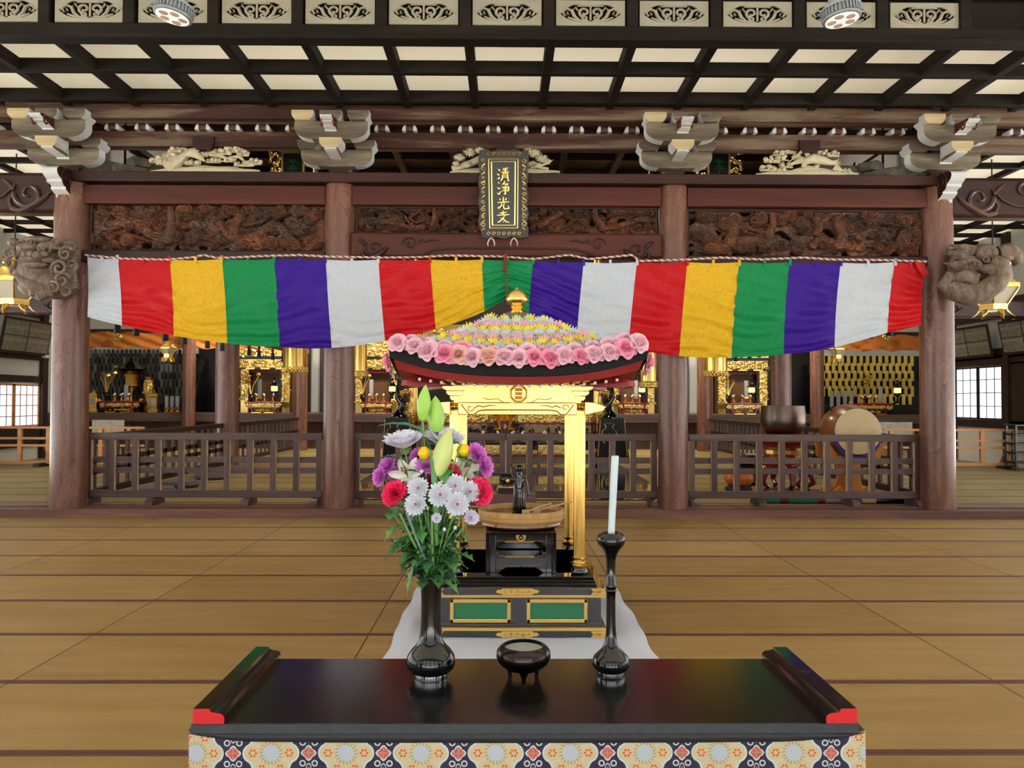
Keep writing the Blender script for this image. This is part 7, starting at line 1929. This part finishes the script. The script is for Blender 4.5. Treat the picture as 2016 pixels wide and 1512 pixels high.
for px,w,lb in ((965,62,'small black and gold table before the main altar, bouquet side'),(1020,40,'small black and gold table before the main altar, middle'),(1088,60,'small black and gold table before the main altar, candlestick side')):
    Yt=18.6; x=WX(px,Yt); hw_=w/2*Yt/F; t=thing('small_altar_table',lb,'table',(x,Yt,.135),'small tables before the main altar'); zt=WZ(870,Yt)
    MB().bb(x-hw_,x+hw_,Yt-.2,Yt+.2,zt-.05,zt).build('top',BLACKL,t,bevel=.005); mb=MB(); mb.bb(x-hw_*.95,x+hw_*.95,Yt-.21,Yt-.19,zt-.22,zt-.06); goldrelief(mb,x-hw_*.9,x+hw_*.9,Yt-.21,zt-.2,zt-.08,random.Random(px),40,.03); mb.build('gilt_apron',GOLDA,t)
    for s in (-1,1):
        for q in (-.16,.16): MB().bb(x+s*hw_*.9-.03,x+s*hw_*.9+.03,Yt+q-.03,Yt+q+.03,.135,zt-.05).build('leg',REDL,t)
    for k in range(2): goldbits(px+(k-.5)*w*.5,Yt,zt,'%s gilt stand on the %s'%(ORD[k],lb.replace('small black and gold ','')),200+px+k)
# hanging plaques high up in the nave
GRN=plain('plaque_green',(16,110,74),.1,9,rough=.5); PLG=plain('plaque_dark_green',(18,34,20),.1,9,rough=.3)
for px,lb in ((577,'small green-charactered plaque with gilt trimmings glimpsed above the plate beam, pine carving side'),(1415,'small green-charactered plaque with gilt trimmings glimpsed above the plate beam, eagle carving side')):
    Yp=14.0; c=W(px,318,Yp); root=thing('sanctum_plaque',lb,'plaque',(c.x,Yp,c.z-.35),'plaques high in the nave'); w=.2
    MB().bb(c.x-w,c.x+w,Yp,Yp+.04,c.z-.35,c.z+.17).build('board',PLG,root); mb=MB()
    for a in ((-w,-w+.03,-.35,.17),(w-.03,w,-.35,.17),(-w,w,.14,.17)): mb.bb(c.x+a[0],c.x+a[1],Yp-.02,Yp,c.z+a[2],c.z+a[3])
    mb.build('gold_border',GOLDA,root)
    mb=MB(); q=lambda a,b_:Vector((c.x+a,Yp-.015,c.z-.06+b_))
    for p_ in ([(0,.1),(0,-.02)],[(-.09,.05),(.09,.05)],[(-.05,.08),(.05,.08)],[(0,.0),(-.07,-.08)],[(0,.0),(.07,-.08)],[(-.05,-.06),(.05,-.06)],[(0,-.02),(0,-.16)]): mb.tube([q(*p) for p in p_],.014,5)
    mb.build('green_character',GRN,root)
    mb=MB(); rr=random.Random(px)
    for s in (-1,1):
        for i in range(26): mb.ell((c.x+s*rr.uniform(.22,.42),Yp-.02,c.z+rr.uniform(-.3,.3)),(.03,.02,rr.uniform(.02,.05)),6,4)
    mb.build('gilt_trimmings',GOLDA,root)
    MB().tube([Vector((c.x,Yp+.02,c.z+.17)),Vector((c.x,Yp+.02,6.45))],.015,6).build('hanger',IRON,root)
# ---- bell bowl, drum, wooden fish and other instruments behind the railing
def shade_lotus(): pass
BBY=13.4; bx0=WX(1541,BBY); zb0=WZ(853,BBY); zb1=WZ(797,BBY); r0=43.5*BBY/F
bb=thing('bell_bowl','great dark bronze bell bowl on a red and gold stand behind the railing','bell bowl',(bx0,BBY,zb0))
h=zb1-zb0; MB().lathe([(r0*.55,0),(r0*.72,.012),(r0*.88,h*.13),(r0*.97,h*.3),(r0,h*.5),(r0*.98,h*.75),(r0*.94,h),(r0*.90,h),(r0*.92,h*.7),(r0*.9,h*.3),(r0*.5,.03),(0,.03)],(bx0,BBY,zb0),48,cap=False).build('bowl',metal('bell_bronze',(112,98,88),.34,.12),bb,angle=50)
bs=thing('bell_stand','red and gold lotus stand carrying the bell bowl','stand',(bx0,BBY,.12))
MB().lathe([(.36,zb0-.15),(.44,zb0-.12),(.44,zb0-.02),(.30,zb0)],(bx0,BBY,0),24).build('cushion',plain('cushion_red',(170,36,36),.15,12,rough=.7),bs,angle=50)
MB().lathe([(.30,.62),(.34,.66),(.28,.72),(.30,.80),(.36,.84),(.40,zb0-.15)],(bx0,BBY,0),24).build('upper_tier',REDL,bs); MB().lathe([(.31,.69),(.345,.73),(.35,.79),(.32,.82)],(bx0,BBY,0),16).build('gilt_band',GOLD,bs,angle=20)
MB().lathe([(.40,.48),(.42,.54),(.36,.58),(.30,.62)],(bx0,BBY,0),8).build('shelf',REDL,bs,angle=20); mb=MB()
for i in range(8): a=TAU*(i+.5)/8; mb.tube(spiral((bx0+.38*math.cos(a),BBY+.38*math.sin(a)-.02,.50),.07,1,12,'XZ',1 if i%2 else -1,0),.018,5)
mb.build('gilt_scrolls',GOLD,bs)
for i in range(6):
    a=TAU*(i+.5)/6; d=Vector((math.cos(a),math.sin(a),0)); b0=Vector((bx0,BBY,0)); MB().tube([b0+d*.30+Vector((0,0,.5)),b0+d*.46+Vector((0,0,.38)),b0+d*.48+Vector((0,0,.26)),b0+d*.36+Vector((0,0,.18)),b0+d*.42+Vector((0,0,.13))],[.05,.06,.05,.04,.03],8).build('leg',REDL,bs)
DYR=12.0; dc=W(1690,850,DYR); R=.342
DRW=wood('drum_body_wood',(96,50,18),(136,76,30),(168,102,48),'Y',4,6,.3,coat=.4); HIDE=plain('drum_hide',(214,194,150),.06,5,rough=.6)
dr=thing('taiko_drum','barrel drum with pale hide face on an orange stand behind the railing','drum',(dc.x,DYR+.35,dc.z-.42))
prof=[]
for i in range(13):
    t=i/12; prof.append((R*.99+.075*math.sin(PI*t),-.66*t))
MB().lathe(prof,dc,48,'Y').build('barrel',DRW,dr,angle=40)
MB().lathe([(R*1.0,-.06),(R*1.02,-.03),(R*1.0,.005),(R*.94,.012),(0,.012)],dc,48,'Y').build('drum_head',HIDE,dr,angle=50)
mb=MB()
for row,(yy,rr_) in enumerate(((.05,1.03),(.085,1.045))):
    for i in range(64): a=TAU*(i+.5*row)/64; mb.ell(dc+Vector((R*rr_*math.cos(a),yy,R*rr_*math.sin(a))),.011,6,4)
mb.build('tacks',IRON,dr)
mb=MB(); mb.tube(spiral(dc+Vector((-.28,.34,.34)),.05,1,14,'YZ',1,0,0),.012,6); mb.build('ring_handle',IRON,dr)
ds=thing('drum_stand','orange wooden drum stand with curled feet behind the railing','stand',(dc.x,DYR+.36,.12)); OR=wood('stand_orange_wood',(170,90,22),(212,128,44),(232,160,80),'Z',5,8,.35,coat=.3)
for yy in (.16,.58):
    MB().prism([(-.44,dc.z-.18),(-.40,dc.z-.40),(-.2,dc.z-.50),(.2,dc.z-.50),(.40,dc.z-.40),(.44,dc.z-.18),(.37,dc.z-.2),(.2,dc.z-.42),(-.2,dc.z-.42),(-.37,dc.z-.2)],DYR+yy-.03,DYR+yy+.03,'XZ').xf(Matrix.Translation((dc.x,0,0))).build('cradle',OR,ds,bevel=.008)
    MB().bb(dc.x-.09,dc.x+.09,DYR+yy-.03,DYR+yy+.03,.12,dc.z-.48).build('upright',OR,ds,bevel=.006)
    MB().prism([(-.36,0),(-.34,.1),(-.22,.2),(-.14,.12),(-.09,.3),(.09,.3),(.14,.12),(.22,.2),(.34,.1),(.36,0)],DYR+yy-.035,DYR+yy+.035,'XZ').xf(Matrix.Translation((dc.x,0,.12))).build('curled_foot',OR,ds,bevel=.01)
MB().tube([dc+Vector((R*1.03*math.cos(a),.03,R*1.06*math.sin(a)-.03)) for a in [PI+PI*i/20 for i in range(21)]],.025,8).build('purple_cord',plain('cord_purple',(70,50,150),.3,40,rough=.6),ds)
fy=12.9; f=W(1455,948,fy); o=thing('wooden_fish_drum','round orange-gold wooden fish drum on the floor behind the railing','percussion',(f.x,fy,.12))
MB().ell((f.x,fy,.36),(.24,.2,.15),20,14).build('body',plain('fish_drum_orange',(214,104,30),.35,9,rough=.3,coat=.4),o); MB().ell((f.x-.02,fy-.03,.19),(.22,.2,.08),16,10).build('cushion',plain('cushion_dark',(50,40,60),.2,9,rough=.8),o)
o=thing('grey_gong_bowl','small grey metal bowl on a cushion behind the wooden fish drum','bowl',(WX(1470,14.2),14.2,.12)); g=(WX(1470,14.2),14.2,0)
MB().lathe([(.1,.47),(.2,.5),(.24,.58),(.25,.66),(.22,.66),(.2,.56),(0,.5)],g,20,cap=False).build('bowl',metal('steel_grey',(150,158,166),.25),o); MB().lathe([(.2,.12),(.22,.14),(.16,.3),(.2,.44),(.22,.47)],g,16).build('stand',BLACKL,o)
pl_=thing('painted_pole','long painted pole lying on the floor behind the railing feet','pole',(WX(1660,11.62),11.62,.12))
p0,p1=WX(1505,11.62),WX(1790,11.62)
for a,b_,m_ in ((0,.1,GREEN),(.1,.16,REDL),(.16,.36,GREEN),(.36,.41,REDL),(.41,.52,TABW),(.52,.66,IRON),(.66,.76,MATS['bamboo']),(.76,1,BLACKL)):
    MB().tube([(p0+(p1-p0)*a,11.62,.165),(p0+(p1-p0)*b_,11.62,.165)],.045,10).build('segment',m_,pl_)
CUSH=plain('cushion_grey',(96,86,88),.12,8,rough=.8)
for k,(px,Yk,lb) in enumerate(((268,12.6,'round grey cushion closest to the front balustrade, beside the receding railing'),(330,13.6,'second round grey cushion beside the receding railing'),(400,15.0,'third round grey cushion beside the receding railing'),(466,16.6,'fourth round grey cushion beside the receding railing'))):
    x=-5.45; o=MB().lathe([(.0,0),(.26,.0),(.30,.05),(.27,.11),(.1,.125),(0,.12)],(x,Yk,.12),24,cap=False).build('round_cushion',CUSH,origin=(x,Yk,.12)); tag(o,lb,'cushion','round cushions','thing')
# ---- low incense table in front of the balustrade
IY=10.1; it=thing('incense_table','low purple-brown incense table on the tatami before the middle balustrade','table',(WX(978,IY),IY,0)); x0,x1=WX(893,IY),WX(1056,IY); zt=WZ(973,IY)
PUR=wood('incense_table_wood',(70,46,48),(98,66,68),(124,90,92),'X',5,10,.4)
MB().bb(x0,x1,IY-.02,IY+.42,zt-.14,zt).build('top',PUR,it,bevel=.006); MB().bb(x0+.02,x1-.02,IY+.0,IY+.4,zt-.165,zt-.14).build('apron',FENE,it)
for a in (x0+.06,x1-.06):
    for b_ in (IY+.05,IY+.36): MB().bb(a-.035,a+.035,b_-.035,b_+.035,0,zt-.16).build('leg',PUR,it)
bxx0,bxx1=WX(981,IY),WX(1013,IY); zb_=WZ(959,IY); ib=thing('incense_box','small reddish box with pale top edge carrying the black pot on the low table','box',((bxx0+bxx1)/2,IY+.12,zt))
MB().bb(bxx0,bxx1,IY+.02,IY+.22,zt,zb_-.012).build('body',REDD,ib); MB().bb(bxx0-.005,bxx1+.005,IY+.015,IY+.225,zb_-.012,zb_).build('pale_edge',FENE,ib)
pxc=(WX(1000,IY+.12),IY+.12,zb_); ip=thing('black_incense_pot','small black incense pot with gold crest on the little box','incense burner',pxc); k=IY/F
MB().lathe([(7*k,3*k),(13*k,6*k),(16.5*k,12*k),(15.5*k,19*k),(13*k,21*k),(15*k,25*k),(13*k,25*k),(11*k,20*k),(0,18*k)],pxc,24,cap=False).build('body',IRON,ip,angle=50)
for i in range(3): a=TAU*i/3-PI/2; MB().tube([Vector(pxc)+Vector((9*k*math.cos(a),9*k*math.sin(a),6*k)),Vector(pxc)+Vector((10*k*math.cos(a),10*k*math.sin(a),0))],[3*k,1.5*k],8).build('leg',IRON,ip)
MB().lathe([(0,.006),(3.6*k,.004),(3.6*k,-.01)],Vector(pxc)+Vector((0,-16.3*k,12*k)),14,'Y').build('crest',GOLD,ip)
# ================================================================ light
w=bpy.data.worlds.new('overcast_sky'); SC.world=w; w.use_nodes=True
nt=w.node_tree; bg=nt.nodes['Background']
tc=nt.nodes.new('ShaderNodeTexCoord'); sx=nt.nodes.new('ShaderNodeSeparateXYZ'); rp=nt.nodes.new('ShaderNodeValToRGB')
nt.links.new(tc.outputs['Generated'],sx.inputs[0]); nt.links.new(sx.outputs[2],rp.inputs[0])
rp.color_ramp.elements[0].position=0; rp.color_ramp.elements[0].color=(1.0,.98,.95,1)
rp.color_ramp.elements[1].position=.6; rp.color_ramp.elements[1].color=(.78,.88,1.0,1)
nt.links.new(rp.outputs[0],bg.inputs[0]); bg.inputs[1].default_value=WORLD_STRENGTH if 'WORLD_STRENGTH' in globals() else 2.1
def area(name,loc,size,power,color,rot=(0,0,0)):
    l=bpy.data.lights.new(name,'AREA'); l.shape='RECTANGLE'; l.size,l.size_y=size; l.energy=power; l.color=color
    o=bpy.data.objects.new(name,l); COL.objects.link(o); o.location=loc; o.rotation_euler=rot; return o
def point(name,loc,power,color,r=.15):
    l=bpy.data.lights.new(name,'POINT'); l.energy=power; l.color=color; l.shadow_soft_size=r
    o=bpy.data.objects.new(name,l); COL.objects.link(o); o.location=loc; return o
WARM=(1,.86,.66)
for x in (-8.2,-4.2,-1.6,1.6,4.2,8.2):
    area('altar_ceiling_lamp',(x,22.6,5.2),(1.2,.6),190,WARM,(math.radians(32),0,0))  # unseen fill lights added to brighten the altar gold
for x,y in ((-4,15),(4,15),(0,18.5)):
    area('nave_ceiling_lamp',(x,y,6.2),(1.2,1.2),120,WARM)  # unseen fill lights added to brighten the nave interior
for x in (-9.5,0,9.5):
    area('ceiling_void_lamp',(x,9.5,6.9),(9.0,1.7),105,(1,.92,.76))  # unseen backlight added above the panels to brighten the ceiling
for x in (-10.2,10.2):
    area('aisle_void_lamp',(x,17,6.9),(7.5,12),420,(1,.92,.76))  # same added backlight, over the aisle panels
vs=SC.view_settings; vs.view_transform='Standard'; vs.look='None'; vs.gamma=1; vs.use_curve_mapping=False; vs.exposure=0.10
SC.cycles.max_bounces=8; SC.cycles.diffuse_bounces=5; SC.cycles.glossy_bounces=4; SC.cycles.transmission_bounces=4
SC.cycles.caustics_reflective=False; SC.cycles.caustics_refractive=False
SC.cycles.sample_clamp_indirect=6
try: SC.cycles.use_denoising=True
except Exception: pass

sun=bpy.data.lights.new('sun','SUN'); sun.energy=38; sun.angle=.1; sun.color=(1,.97,.92)
suno=bpy.data.objects.new('sun',sun); COL.objects.link(suno); suno.rotation_euler=(math.radians(-22),0,0)
